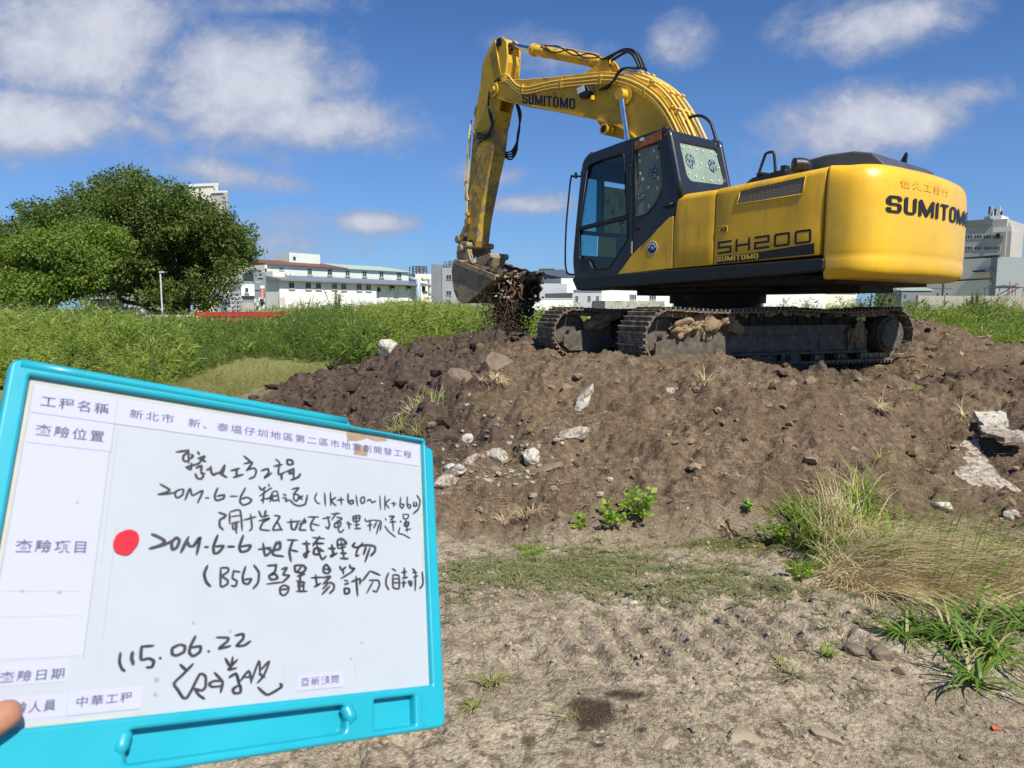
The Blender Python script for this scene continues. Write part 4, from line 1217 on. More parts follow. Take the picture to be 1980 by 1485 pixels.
    for z in (2.62, 2.38): g.cyl((.475, 1.345, z), (.475, 1.345, z - .03), .022, 8)
    g.build('hinge', M_black, cabo)
    g = MB(); g.cyl((.43, 1.352, 1.62), (.43, 1.352, 1.46), .014, 8); g.build('hinge', mat('grey_hinge', (.2, .2, .21), .5), cabo)
    g = MB(); g.tube([(-.10, 1.33, 2.02), (-.12, 1.375, 2.01), (-.20, 1.375, 2.03), (-.215, 1.33, 2.05)], .017, 8, 4); g.cyl((.345, 1.33, 1.79), (.345, 1.352, 1.79), .028, 12); g.build('door_handle', M_black, cabo)
    g = MB(); g.box(1.27, 1.41, 1.325, 1.336, 1.28, 1.40); g.build('door_latch', M_black, cabo, .01)
    g = MB(); g.prism([(.425, 2.905), (.42, 2.80), (-.01, 2.86), (-.02, 2.975)], 1.325, 1.345); g.build('roof_trim', M_wood, cabo, .004)
    g = MB(); g.box(.26, .33, 1.345, 1.347, 2.90, 2.94); g.build('trim_patch', M_clip, cabo)
    g = MB(); g.cyl((-.09, 1.335, 2.905), (-.09, 1.352, 2.905), .02, 10); g.build('marker_light', mat('red_lens', (.25, .02, .01), .3), cabo)
    # inside: seat, console, levers, steering stand
    g = MB(); g.box(.10, .62, .50, 1.02, 1.42, 1.56); g.prism([(.16, 1.52), (.02, 2.22), (.12, 2.24), (.28, 1.54)], .52, 1.00); g.box(.04, .13, .62, .90, 2.22, 2.42); g.build('seat', M_fabric, cabo, .04, 3)
    g = MB()
    for y in (.36, 1.08):
        g.box(.25, .85, y, y + .12, 1.40, 1.72); g.tube([(.78, y + .06, 1.72), (.80, y + .06, 1.84), (.83, y + .06, 1.90)], [.012, .012, .026], 8, 3)
    g.box(.30, .60, .60, .92, 1.22, 1.42); g.build('console', M_black, cabo, .02)
    g = MB()
    for y in (.66, .82): g.tube([(1.18, y, 1.22), (1.16, y, 1.62), (1.10, y, 1.72)], .012, 6, 3); g.box(1.15, 1.32, y - .05, y + .05, 1.26, 1.29)
    g.build('travel_lever', M_black, cabo)
    g = MB(); g.box(1.1, 1.3, .30, .42, 1.55, 1.80); g.build('monitor', M_black, cabo, .01)


build_cab()


def hydraulic(name, a, b, r_b, r_r, frac, m_b, parent, eye=True, y=0.0):
    """cylinder from base eye a to rod eye b"""
    a = Vector(a); b = Vector(b); d = (b - a); u = d.normalized()
    c = MB(); c.cyl(a + u * r_b * 1.1, a + d * frac, r_b, 24); c.cyl(a + d * frac, a + d * frac + u * r_b * .9, r_b * 1.22, 24)
    c.cyl(a - Vector((0, r_b * .8, 0)), a + Vector((0, r_b * .8, 0)), r_b * 1.05, 18)
    for k in (.15, .85): c.cyl(a + d * frac * k, a + d * frac * k + u * .03, r_b * 1.12, 24)
    n = u.cross(Vector((0, 1, 0))); n = n if n.z > 0 else -n
    c.tube([a + d * frac * .12 + n * r_b * 1.3, a + d * frac * .95 + n * r_b * 1.3], .012, 6, 1)
    for i in range(8):
        q = 2 * math.pi * i / 8; off = (n * math.cos(q) + Vector((0, 1, 0)) * math.sin(q)) * r_b * 1.05
        c.cyl(a + d * frac + u * r_b * .9 + off, a + d * frac + u * (r_b * .9 + .02) + off, .014, 6)
    o = c.build(name, m_b, parent)
    r = MB(); r.cyl(a + d * frac, b, r_r, 20); r.build('rod', M_chrome, o)
    r = MB(); r.cyl(b - Vector((0, r_b * .75, 0)), b + Vector((0, r_b * .75, 0)), r_b * 1.0, 18); r.build('rod_eye', m_b, o)
    return o


def build_boom():
    P = EX
    top = [(4.86, 4.90), (4.66, 4.93), (4.40, 4.87), (4.011, 4.775), (3.196, 4.625), (2.457, 4.505), (2.078, 4.437), (1.781, 4.353), (1.464, 4.219), (1.157, 4.023), (.92, 3.825), (.715, 3.562), (.50, 3.2), (.20, 2.65), (-.02, 2.15), (-.08, 1.95)]
    bot = [(-.05, 1.75), (.10, 1.65), (.25, 1.72), (.45, 2.05), (.80, 2.62), (1.15, 3.08), (1.475, 3.372), (1.764, 3.543), (2.235, 3.729), (2.626, 3.875), (3.59, 4.205), (4.36, 4.447), (4.72, 4.60), (4.92, 4.66), (4.95, 4.80)]
    b = MB(); b.prism(top + bot, -.20, .20)
    boom = b.build('boom', M_yellow_worn, P, .012, 2)
    # flange strips along the lower and upper edges
    f = MB()
    for s in (1, -1):
        lo = bot[3:13]
        for a_, c_ in zip(lo[:-1], lo[1:]):
            A = Vector((a_[0], 0, a_[1])); B = Vector((c_[0], 0, c_[1])); d = (B - A).normalized(); n = Vector((d.z, 0, -d.x))
            if n.z > 0: n = -n
            q = [(A + n * .004), (B + n * .004), (B - n * .022), (A - n * .022)]
            f.prism([(p.x, p.z) for p in q], s * .20, s * .222)
    f.build('flange', M_yellow, boom)
    bs = MB(); bs.cyl((4.80, -.26, 4.76), (4.80, .26, 4.76), .13, 24); bs.cyl((4.80, -.30, 4.76), (4.80, .30, 4.76), .06, 16); bs.build('pin_boss', M_yellow_worn, boom, .006)
    cheek = MB()
    for s in (1, -1): cheek.prism([(4.60, 4.56), (4.25, 4.50), (4.0, 4.46), (4.15, 4.62), (4.5, 4.80), (4.86, 4.92), (4.94, 4.74)], s * .20, s * .214)
    cheek.build('cheek_plate', M_yellow, boom, .004)
    # bosses for the boom cylinders, lug underneath
    bs = MB()
    bs.cyl((1.60, -.36, 3.96), (1.60, .36, 3.96), .085, 20); bs.cyl((1.60, -.24, 3.96), (1.60, .24, 3.96), .15, 24); bs.build('pin_boss', M_yellow_worn, boom, .006)
    lg = MB(); lg.prism([(2.25, 3.73), (2.12, 3.56), (1.96, 3.44), (1.75, 3.36), (1.42, 3.30), (1.40, 3.42), (1.8, 3.60)], -.16, .16); lg.build('lug', M_yellow_worn, boom, .02)
    lg = MB(); lg.cyl((1.92, .10, 3.51), (1.92, .34, 3.51), .085, 24); lg.build('lug_tube', M_yellow, boom, .006)
    lg = MB(); lg.cyl((1.92, .341, 3.51), (1.92, .343, 3.51), .055, 20); lg.build('lug_hole', M_grease, boom)
    for s in (1, -1): hydraulic('boom_cylinder', (1.10, s * .30, 1.62), (1.60, s * .30, 3.96), .075, .045, .52, M_yellow_worn, P)
    # stick cylinder and its bracket
    br = MB()
    for s in (1, -1): br.prism([(2.62, 4.52), (2.30, 4.62), (2.16, 4.70), (2.06, 4.60), (1.95, 4.39)], s * .09, s * .12)
    br.build('cylinder_bracket', M_yellow_worn, boom, .006)
    hydraulic('stick_cylinder', (2.20, 0, 4.62), (4.72, 0, 5.60), .088, .048, .67, M_yellow_worn, P)
    # rigid pipes along the side and over the back of the boom
    prof = [(4.30, 4.83), (4.0, 4.71), (3.2, 4.57), (2.457, 4.455), (2.09, 4.39), (1.76, 4.30), (1.44, 4.16), (1.14, 3.97), (.90, 3.76), (.70, 3.50), (.50, 3.15), (.30, 2.75)]
    def offs(pr, k):
        o_ = []
        for i, p in enumerate(pr):
            a_ = Vector(pr[max(i - 1, 0)]); c_ = Vector(pr[min(i + 1, len(pr) - 1)]); d = (c_ - a_).normalized(); n = Vector((-d.y, d.x))
            if n.y < 0 and i < 6: n = -n
            if i >= 6 and n.x > 0 and False: n = -n
            n = Vector((d.y, -d.x)) if Vector((d.y, -d.x)).dot(Vector((-1, 1))) > 0 else Vector((-d.y, d.x))
            o_.append((p[0] + n.x * k, p[1] + n.y * k))
        return o_
    for y, k, i0, i1 in ((.225, -.03, 0, 12), (.225, -.085, 0, 12), (.225, -.135, 0, 5)):
        q = offs(prof, k)[i0:i1]
        g = MB(); pts = [(x, y, z) for x, z in q]
        if i0 == 0: pts = [(4.62, y, 5.00 + k), (4.42, y, 4.98 + k * 1.2)] + [(4.02, y, 4.66 + k)] + pts[2:]
        g.tube(pts, .0165, 8, 4); g.build('side_pipe', M_pipe, boom)
    for i, y in enumerate((.165, .10, .03, -.04, -.11, -.17)):
        q = offs(prof, .075 + .03 * (i % 2))[(5 if i % 2 else 6):]
        g = MB(); pts = [(x, y, z) for x, z in q]; pts[0] = (pts[0][0] + .06, pts[0][1], pts[0][2] - .0)
        g.tube(pts, .021, 8, 4)
        for j in (1, 3): g.cyl(Vector(pts[j]) - Vector((.03, 0, -.03)), Vector(pts[j]) + Vector((.03, 0, -.03)), .031, 8)
        g.build('back_pipe', M_pipe, boom)
    for (x, z) in ((1.10, 3.99), (.72, 3.55)):
        g = MB(); g.cyl((x, -.21, z + .07), (x, .23, z + .07), .018, 8); g.build('pipe_clamp', M_yellow, boom)
    for (x, z) in ((4.0, 4.65), (3.0, 4.50), (2.1, 4.36), (1.2, 3.95)):
        g = MB(); g.box(x - .015, x + .015, .20, .245, z - .12, z + .03); g.build('pipe_clamp', M_yellow, boom)
    # lettering on the side
    dx, dz = (2.665 - 4.005), (4.055 - 4.435); l = math.hypot(dx, dz)
    Mx = Matrix(((dx / l, .0, 0, 4.03), (0, 0, 1, .2025), (dz / l, 1, 0, 4.362), (0, 0, 0, 1)))
    block_letters('lettering', 'SUMITOMO', M_decal, boom, Mx, l, .175)
    # work light
    g = MB(); g.prism([(2.46, 4.235), (2.27, 4.245), (2.19, 4.14), (2.26, 4.05), (2.40, 4.06)], .26, .40); lo = g.build('work_light', M_black, boom, .02)
    g = MB(); g.prism([(2.455, 4.23), (2.30, 4.24), (2.28, 4.15), (2.43, 4.13)], .40, .405); g.build('lens', mat('lamp_lens', (.75, .72, .74), .2, spec=.8), lo)
    g = MB(); g.box(2.23, 2.27, .20, .30, 4.03, 4.10); g.build('bracket', M_yellow, lo)
    # hoses
    g = MB()
    for k, y in enumerate((.05, -.03, .12)):
        g.tube([(2.25 - .05 * k, y, 4.60 + .03 * k), (2.11, y, 4.655), (1.88 - .03 * k, y, 4.72 - .02 * k), (1.70, y, 4.70 - .02 * k), (1.54, y, 4.60 - .02 * k), (1.40, y, 4.33)], .021, 8, 6)
    for k in range(3):
        g.tube([(1.44, .15 - .05 * k, 4.32 + .02 * k), (1.60, .20, 4.37), (1.72, .24, 4.30 + .02 * k), (1.82, .255, 4.21), (1.95, .25, 4.18 - .02 * k), (2.12, .24, 4.16)], .015, 8, 6)
    g.tube([(3.7, .06, 5.28), (3.3, .12, 5.06), (2.9, .11, 5.0), (2.6, .12, 4.80), (2.3, .10, 4.72)], .012, 6, 6)
    g.tube([(3.7, .02, 5.29), (3.2, .13, 5.13), (2.8, .12, 4.88), (2.4, .12, 4.80), (2.0, .1, 4.52)], .012, 6, 6)
    g.build('hose', M_rubber, boom)
    g = MB(); g.tube([(.64, -.02, 3.36), (.60, 0, 3.45), (.505, 0, 3.47), (.40, 0, 3.46), (.318, 0, 3.43), (.21, 0, 3.34), (.157, 0, 3.24), (.09, 0, 3.05)], .022, 8, 6); g.build('hose', M_rubber, P)


build_boom()


def build_stick():
    P = EX
    side = [(4.86, 5.69), (4.64, 5.68), (4.52, 5.56), (4.46, 5.30), (4.44, 4.95), (4.50, 4.62), (4.68, 4.42), (4.80, 4.13), (4.95, 3.64), (5.12, 3.22), (5.26, 2.82), (5.40, 2.40), (5.47, 2.05), (5.52, 1.93), (5.66, 1.90), (5.76, 2.0), (5.83, 2.34), (5.76, 2.76), (5.68, 3.36), (5.57, 4.09), (5.46, 4.48), (5.31, 4.98), (5.235, 5.36), (5.05, 5.56)]
    st = empty('stick', (0, 0, 0)); st.parent = P
    # upper half is a fork of two plates around the boom tip, lower half a closed box
    fork = [(4.86, 5.69), (4.64, 5.68), (4.52, 5.56), (4.50, 5.30), (4.54, 5.02), (4.62, 4.85), (4.66, 4.62), (4.76, 4.40), (4.85, 4.13), (5.565, 4.09), (5.46, 4.48), (5.31, 4.98), (5.235, 5.36), (5.05, 5.56)]
    lower = [(4.85, 4.13), (4.95, 3.64), (5.12, 3.22), (5.26, 2.82), (5.40, 2.40), (5.47, 2.05), (5.52, 1.93), (5.66, 1.90), (5.76, 2.0), (5.83, 2.34), (5.76, 2.76), (5.68, 3.36), (5.565, 4.09)]
    for s in (1, -1):
        f = MB(); f.prism(fork, s * .13, s * .17); f.build('fork_plate', M_yellow_worn, st, .006)
    b = MB(); b.prism([(5.24, 5.36), (5.05, 5.56), (4.95, 5.50), (5.10, 5.30), (5.18, 4.95), (5.33, 4.45), (5.45, 4.10), (5.56, 4.10), (5.46, 4.48), (5.31, 4.98)], -.128, .128)
    b.prism([(4.60, 4.98), (4.70, 5.10), (4.60, 5.35), (4.52, 5.35), (4.51, 5.2)], -.128, .128)
    b.prism([(4.85, 4.13), (4.76, 4.40), (4.90, 4.42), (5.1, 4.13)], -.128, .128); b.build('web_plate', M_yellow_worn, st, .004)
    b = MB(); b.prism(lower, -.16, .16); b.build('lower_box', M_yellow_muddy, st, .008)
    g = MB(); g.cyl((4.72, -.19, 5.60), (4.72, .19, 5.60), .075, 20); g.cyl((5.62, -.20, 2.0), (5.62, .20, 2.0), .085, 20); g.cyl((5.75, -.20, 2.45), (5.75, .20, 2.45), .065, 20); g.build('pin', M_grease, st, .004)
    rb = MB()
    for s in (1,):
        for a_, c_ in ((((4.83, 5.66)), (4.66, 4.95)),):
            rb.tube([(a_[0], .178, a_[1]), (c_[0], .178, c_[1])], .013, 6, 1)
    rb.build('rib', M_yellow, st)
    # bucket cylinder along the outer face
    hydraulic('bucket_cylinder', (5.52, 0, 4.55), (6.03, 0, 2.12), .072, .042, .60, M_yellow_muddy, P)
    g = MB()
    for s in (1, -1): g.prism([(5.38, 4.70), (5.56, 4.66), (5.62, 4.52), (5.55, 4.40), (5.44, 4.35)], s * .07, s * .10)
    g.build('cylinder_lug', M_yellow_worn, st, .004)
    g = MB(); g.tube([(5.69, .10, 4.42), (5.66, .19, 4.10), (5.74, .19, 3.68), (5.82, .19, 3.23), (5.80, .18, 2.9)], .014, 6, 4); g.tube([(5.60, .19, 4.1), (5.66, .19, 3.6), (5.72, .19, 3.2), (5.74, .19, 2.6), (5.82, .16, 2.35)], .012, 6, 4)
    g.build('stick_pipe', M_pipe, st)
    g = MB()
    for z in (3.23, 2.9, 2.6): g.box(5.70, 5.80, .16, .20, z - .03, z + .03)
    g.cyl((5.73, .16, 2.45), (5.73, .21, 2.45), .05, 12); g.build('pipe_clamp', M_yellow, st, .004)
    g = MB()
    for k in range(3):
        g.tube([(4.62, .20, 4.95 - .03 * k), (4.78, .24, 4.90), (4.92, .25, 4.76 - .04 * k), (4.95, .25, 4.50), (4.90 - .05 * k, .25, 4.28), (4.86 - .03 * k, .25, 4.14), (5.0, .24, 4.00 - .03 * k), (5.2, .22, 4.02 - .05 * k), (5.35, .20, 4.10 - .10 * k)], .016, 8, 6)
    for k in range(4):
        g.tube([(4.66, -.16, 4.62), (4.60 - .02 * k, -.2, 4.35), (4.58 + .02 * k, -.2, 4.1 - .04 * k), (4.66, -.2, 3.86 - .05 * k), (4.82, -.2, 3.72 - .05 * k), (4.98, -.17, 3.72 - .03 * k)], .017, 8, 6)
    g.build('hose', M_rubber, st)
    g = MB(); g.tube([(5.55, .2, 4.16), (5.45, .2, 4.10), (5.38, .2, 4.05)], .02, 8, 3); g.tube([(5.42, .2, 3.93), (5.30, .2, 3.90)], .018, 8, 1); g.build('fitting', mat('grey_fitting', (.4, .4, .4), .4, metal=.6), st)
    # link arms
    for s in (1, -1):
        g = MB(); g.prism([(6.11, 2.16), (6.03, 2.21), (5.96, 2.19), (5.70, 2.52), (5.63, 2.50), (5.66, 2.40), (5.93, 2.06), (6.0, 2.02), (6.09, 2.06)], s * .18, s * .215); g.build('link_arm', M_yellow_muddy, P, .006)
    g = MB(); g.cyl((6.03, -.24, 2.12), (6.03, .24, 2.12), .07, 20); g.build('link_pin', M_bucket, P, .004)
    g = MB(); g.prism([(6.12, 2.12), (6.06, 2.21), (5.97, 2.18), (5.86, 1.92), (5.80, 1.80), (5.90, 1.73), (5.97, 1.80)], -.11, .11); g.build('power_link', M_bucket, P, .02)


build_stick()


def build_bucket():
    P = EX
    bk = empty('bucket', (5.6 * (1 - 1.05), 0, 1.9 * (1 - 1.08))); bk.parent = P; bk.scale = (1.05, 1.14, 1.08)
    # side profile: hinge corner, lip corner, belly, heel
    A = (5.60, 1.70); B = (4.44, 1.38)
    arc = [(4.44, 1.38), (4.52, 1.30), (4.72, 1.17), (5.02, 1.01), (5.25, .915), (5.42, .905), (5.56, .965), (5.67, 1.12), (5.73, 1.32), (5.74, 1.52), (5.69, 1.64), (5.60, 1.70)]
    for s in (1, -1):
        m = MB(); m.prism(arc, s * .47, s * .50); m.build('side_plate', M_bucket, bk, .004)
        m = MB()
        d = (Vector(B) - Vector(A)).normalized(); n = Vector((-d.y, d.x)); n = n if n.y < 0 else -n
        q = [Vector(A) + d * .0 - n * .012, Vector(B) + d * .06 - n * .012, Vector(B) + d * .06 + n * .085, Vector(A) + n * .085]
        m.prism([(p.x, p.y) for p in q], s * .50, s * .525)
        q = [(4.75, 1.34), (5.5, 1.50), (5.5, 1.44), (4.85, 1.27)]
        m.build('side_cutter', M_bucket, bk, .006)
    wrap = MB(); W = arc[2:-1]; t = .03
    ins = []
    c0 = Vector((5.15, 1.35))
    full = [(4.50, 1.33)] + W + [(5.60, 1.69)]
    for p in full:
        v = (c0 - Vector(p)).normalized() * t; ins.append((p[0] + v.x, p[1] + v.y))
    for i in range(len(full) - 1):
        wrap.prism([full[i], full[i + 1], ins[i + 1], ins[i]], -.47, .47)
    wrap.build('shell', M_bucket, bk)
    # thick lip and teeth
    lp = MB(); lp.prism([(4.40, 1.385), (4.36, 1.35), (4.62, 1.20), (4.68, 1.24)], -.50, .50); lp.build('lip', M_bucket, bk, .008)
    for k in range(5):
        y = -.42 + k * .21
        g = MB()
        g.add([(4.58, y - .045, 1.33), (4.58, y + .045, 1.33), (4.56, y - .045, 1.22), (4.56, y + .045, 1.22),
               (4.38, y - .04, 1.42), (4.38, y + .04, 1.42), (4.34, y - .04, 1.34), (4.34, y + .04, 1.34), (4.24, y - .03, 1.46), (4.24, y + .03, 1.46), (4.23, y - .03, 1.44), (4.23, y + .03, 1.44)],
              [(0, 1, 3, 2), (0, 4, 5, 1), (2, 3, 7, 6), (0, 2, 6, 4), (1, 5, 7, 3), (4, 8, 9, 5), (6, 7, 11, 10), (4, 6, 10, 8), (5, 9, 11, 7), (8, 10, 11, 9)])
        g.build('tooth', M_bucket, bk, .006)
    # hinge ears
    for y in (.24, .19, -.19, -.24):
        g = MB(); g.prism([(5.93, 1.62), (5.95, 1.86), (5.88, 1.99), (5.77, 2.05), (5.66, 2.03), (5.60, 1.92), (5.50, 1.70), (5.42, 1.62), (5.6, 1.55), (5.72, 1.5)], y - .018, y + .018); g.build('ear', M_bucket, bk, .006)
    g = MB(); g.cyl((5.80, -.30, 1.92), (5.80, .30, 1.92), .065, 20); g.cyl((5.60, -.30, 1.97), (5.60, .30, 1.97), .055, 20); g.prism([(5.02, 1.56), (4.95, 1.72), (5.0, 1.78), (5.12, 1.78), (5.45, 1.74), (5.5, 1.6)], -.14, .14)
    g.cyl((5.02, -.20, 1.74), (5.02, .20, 1.74), .055, 16)
    g.build('hinge_pin', M_bucket, bk, .01)
    md = MB(); me = rock_mesh('t', (.75, .06, .5), 77, 3, .5)
    md.add([(v.co.x + 5.35, v.co.y + .50, v.co.z + 1.18) for v in me.vertices if True], [tuple(p.vertices) for p in me.polygons])
    return bk


build_bucket()


def build_load():
    """the soil heaped in the bucket and spilling over its lip, and what is falling from it"""
    MW = Matrix.Translation(S0) @ Matrix.Rotation(math.pi - HH, 4, 'Z')
    r = np.random.default_rng(4)
    pts = []; sz = []
    for _ in range(3200):
        u = r.random(); y = r.uniform(-.55, .46)
        if u < .35:       # heap in the mouth
            t = r.random(); x = 5.5 + (4.40 - 5.5) * t; z = 1.62 + (1.36 - 1.62) * t - r.uniform(0, .16) + .05 * math.sin(t * 3)
            z = min(z, 1.60 + (1.38 - 1.60) * t)
        else:             # hanging over the lip
            t = r.random() ** .8; x = 4.46 + r.normal(0, .11) * (1 - .3 * t) + .20 * t; z = 1.36 - .78 * t * (0.75 + .35 * math.sin(y * 7)) + r.normal(0, .03)
            y = y * (1 - .25 * t) - .08
        p = MW @ Vector((x, y, z)); pts.append(tuple(p)); sz.append(.03 + .12 * r.random() ** 2.2)
    o = scatter_lumps('soil_load', pts, sz, M_clod_dark, seed=14, jag=.7, flat=1.0)
    P = empty('bucket_load', MW @ Vector((4.46, 0, .9)), 0, 'dark wet soil with white debris and roots spilling over the lip of the raised bucket', 'soil load')
    P2 = P.matrix_basis.inverted()
    o.data.transform(Matrix.Translation(-P.location)); o.parent = P
    pts = []; sz = []
    for _ in range(60):
        t = r.random(); y = r.uniform(-.5, .42)
        p = MW @ Vector((4.38 + r.normal(0, .10) + .15 * t, y, 1.38 - .6 * t)); p.x -= .03; p.y -= .12; pts.append(tuple(p - P.location)); sz.append(r.uniform(.03, .09))
    d = scatter_lumps('debris', pts, sz, M_white_stone, seed=15, jag=.7); d.parent = P; d['kind'] = 'stuff'
    g = MB()
    for _ in range(13):
        y = r.uniform(-.5, .40); x = 4.34 + r.normal(0, .08); z = 1.30 - r.random() * .35; q = []
        l = r.uniform(.2, .55)
        for k in range(5): q.append(MW @ Vector((x + r.normal(0, .035), y + r.normal(0, .035), z - l * k / 4)) - P.location - Vector((.0, .14, 0)))
        g.tube(q, float(r.uniform(.004, .011)), 5, 3)
    g.build('root', mat('root_brown', (.22, .12, .07), .85, var=.3, vscale=20), P)
    # falling soil
    pts = []; sz = []
    base = MW @ Vector((4.5, 0, 0))
    for _ in range(13000):
        t = r.random(); y = r.normal(-.02, .22) + (.33 if r.random() < .25 else 0)
        x = 4.58 + r.normal(0, .10 + .04 * t); z = 1.0 - t * .78 + .02
        p = MW @ Vector((x, y, z)); g_ = gz(p.x, p.y)
        if p.z < g_: continue
        pts.append(tuple(p)); sz.append(.006 + .045 * r.random() ** 4)
    tag(scatter_lumps('falling_soil', pts, sz, M_clod_dark, seed=16, jag=.7, flat=1.0), kind='stuff')


build_load()


# ================================================================ BUILDINGS AND STREET THINGS FAR BEHIND
M_white_wall = mat('white_wall', (.74, .75, .70), .85, var=.06, vscale=.25, col2=(.60, .60, .55), c2=(.6, .8))
M_mint_wall = mat('mint_wall', (.60, .68, .60), .8, var=.06, vscale=.3)
M_cream_wall = mat('cream_wall', (.72, .68, .55), .85, var=.07, vscale=.25, col2=(.55, .50, .40), c2=(.62, .8))
M_peach_wall = mat('peach_wall', (.66, .56, .44), .85, var=.08, vscale=.3)
M_beige_wall = mat('beige_tile_wall', (.44, .40, .37), .85, var=.06, vscale=.2)
M_grey_wall = mat('grey_sheet_wall', (.40, .41, .42), .7, var=.07, vscale=.3)
M_dark_grey = mat('dark_grey_sheet', (.20, .22, .23), .7, var=.08, vscale=.25)
M_concrete_old = mat('stained_concrete', (.38, .35, .29), .9, var=.15, vscale=.4, col2=(.16, .14, .11), c2=(.5, .7))
M_brown_roof = mat('brown_roof', (.17, .075, .055), .7, var=.08, vscale=.6)
M_mint_roof = mat('mint_roof', (.38, .47, .40), .6, var=.08, vscale=.5)
M_grey_roof = mat('grey_roof', (.19, .20, .24), .6, var=.1, vscale=.5)
M_blue_roof = mat('dark_blue_roof', (.08, .10, .14), .6, var=.1, vscale=.5)
M_pane = mat('window_pane', (.045, .055, .06), .12, var=.2, vscale=.8, spec=.7)
M_frame = mat('window_frame_metal', (.45, .46, .44), .5)
M_dark = mat('dark_opening', (.02, .02, .02), .9)
M_steel_tank = mat('bright_tank', (.75, .76, .78), .25, metal=.9, var=.05)
M_dark_steel = mat('dark_steel', (.06, .06, .065), .6, metal=.3)
M_red = mat('red_steel', (.42, .035, .03), .55, var=.15, vscale=1.0, col2=(.25, .05, .04), c2=(.55, .75))
M_red_pale = mat('faded_red_steel', (.45, .12, .10), .6, var=.15, vscale=1.0)
M_post = mat('orange_white_post', (.62, .35, .22), .6)
M_lamp_grey = mat('pale_grey_metal', (.55, .56, .56), .5)
M_fence = mat('pale_fence_sheet', (.50, .55, .52), .7, var=.08, vscale=.8)


class Block:
    """one building: a vertical facade through two photo columns at two distances, local x along it, y away, z up"""
    def __init__(s, name, label, pl, dl, pr, dr, cat='building', group=None):
        s.A = at(pl, 595, dl); s.B = at(pr, 595, dr); s.A.z = s.B.z = 0
        d = s.B - s.A; s.W = d.length; s.d = d.normalized()
        s.o = empty(name, s.A, math.atan2(d.y, d.x), label, cat, group)
        s.n = Vector((-s.d.y, s.d.x, 0))
    def sz(s, px, py, off=0.0):
        """photo pixel -> (along, height) on the facade plane shifted off towards the viewer"""
        r = ray(px, py); o = Vector((0, 0, CAM_Z)); a = s.A - s.n * off
        t = (a - o).dot(s.n) / r.dot(s.n); p = o + r * t
        return ((p - a).dot(s.d), p.z)
    def box(s, name, m, p0, p1, y0, y1, z0=None, bev=None, parent=None, off=0.0):
        """box over the photo rectangle p0 (top left) .. p1 (bottom right), from depth y0 to y1"""
        a, zt = s.sz(*p0, off); b, zb = s.sz(*p1, off)
        if z0 is not None: zb = z0
        g = MB(); g.box(a, b, y0, y1, zb, zt)
        return g.build(name, m, parent or s.o, bev)
    def window(s, x0, y0, x1, y1, sill=True, ac=False, m=None, bars=1):
        a, zt = s.sz(x0, y0); b, zb = s.sz(x1, y1)
        g = MB(); t = (b - a) * .07
        g.box(a, b, -.08, -.012, zb, zb + t); g.box(a, b, -.08, -.012, zt - t, zt)
        g.box(a, a + t, -.08, -.012, zb + t, zt - t); g.box(b - t, b, -.08, -.012, zb + t, zt - t)
        for k in range(bars):
            c = a + (b - a) * (k + 1) / (bars + 1); g.box(c - t / 2, c + t / 2, -.07, -.012, zb + t, zt - t)
        if sill: g.box(a - .1, b + .1, -.22, -.082, zb - .12, zb - .03)
        f = g.build('window', M_frame, s.o)
        g = MB(); g.box(a + t, b - t, -.035, -.010, zb + t, zt - t); g.build('pane', m or M_pane, f)
        return f


def px6(x, y): return (360 + x / 6.6, 440 + y / 6.6)
def px7(x, y): return (620 + x / 6.6, 440 + y / 6.6)


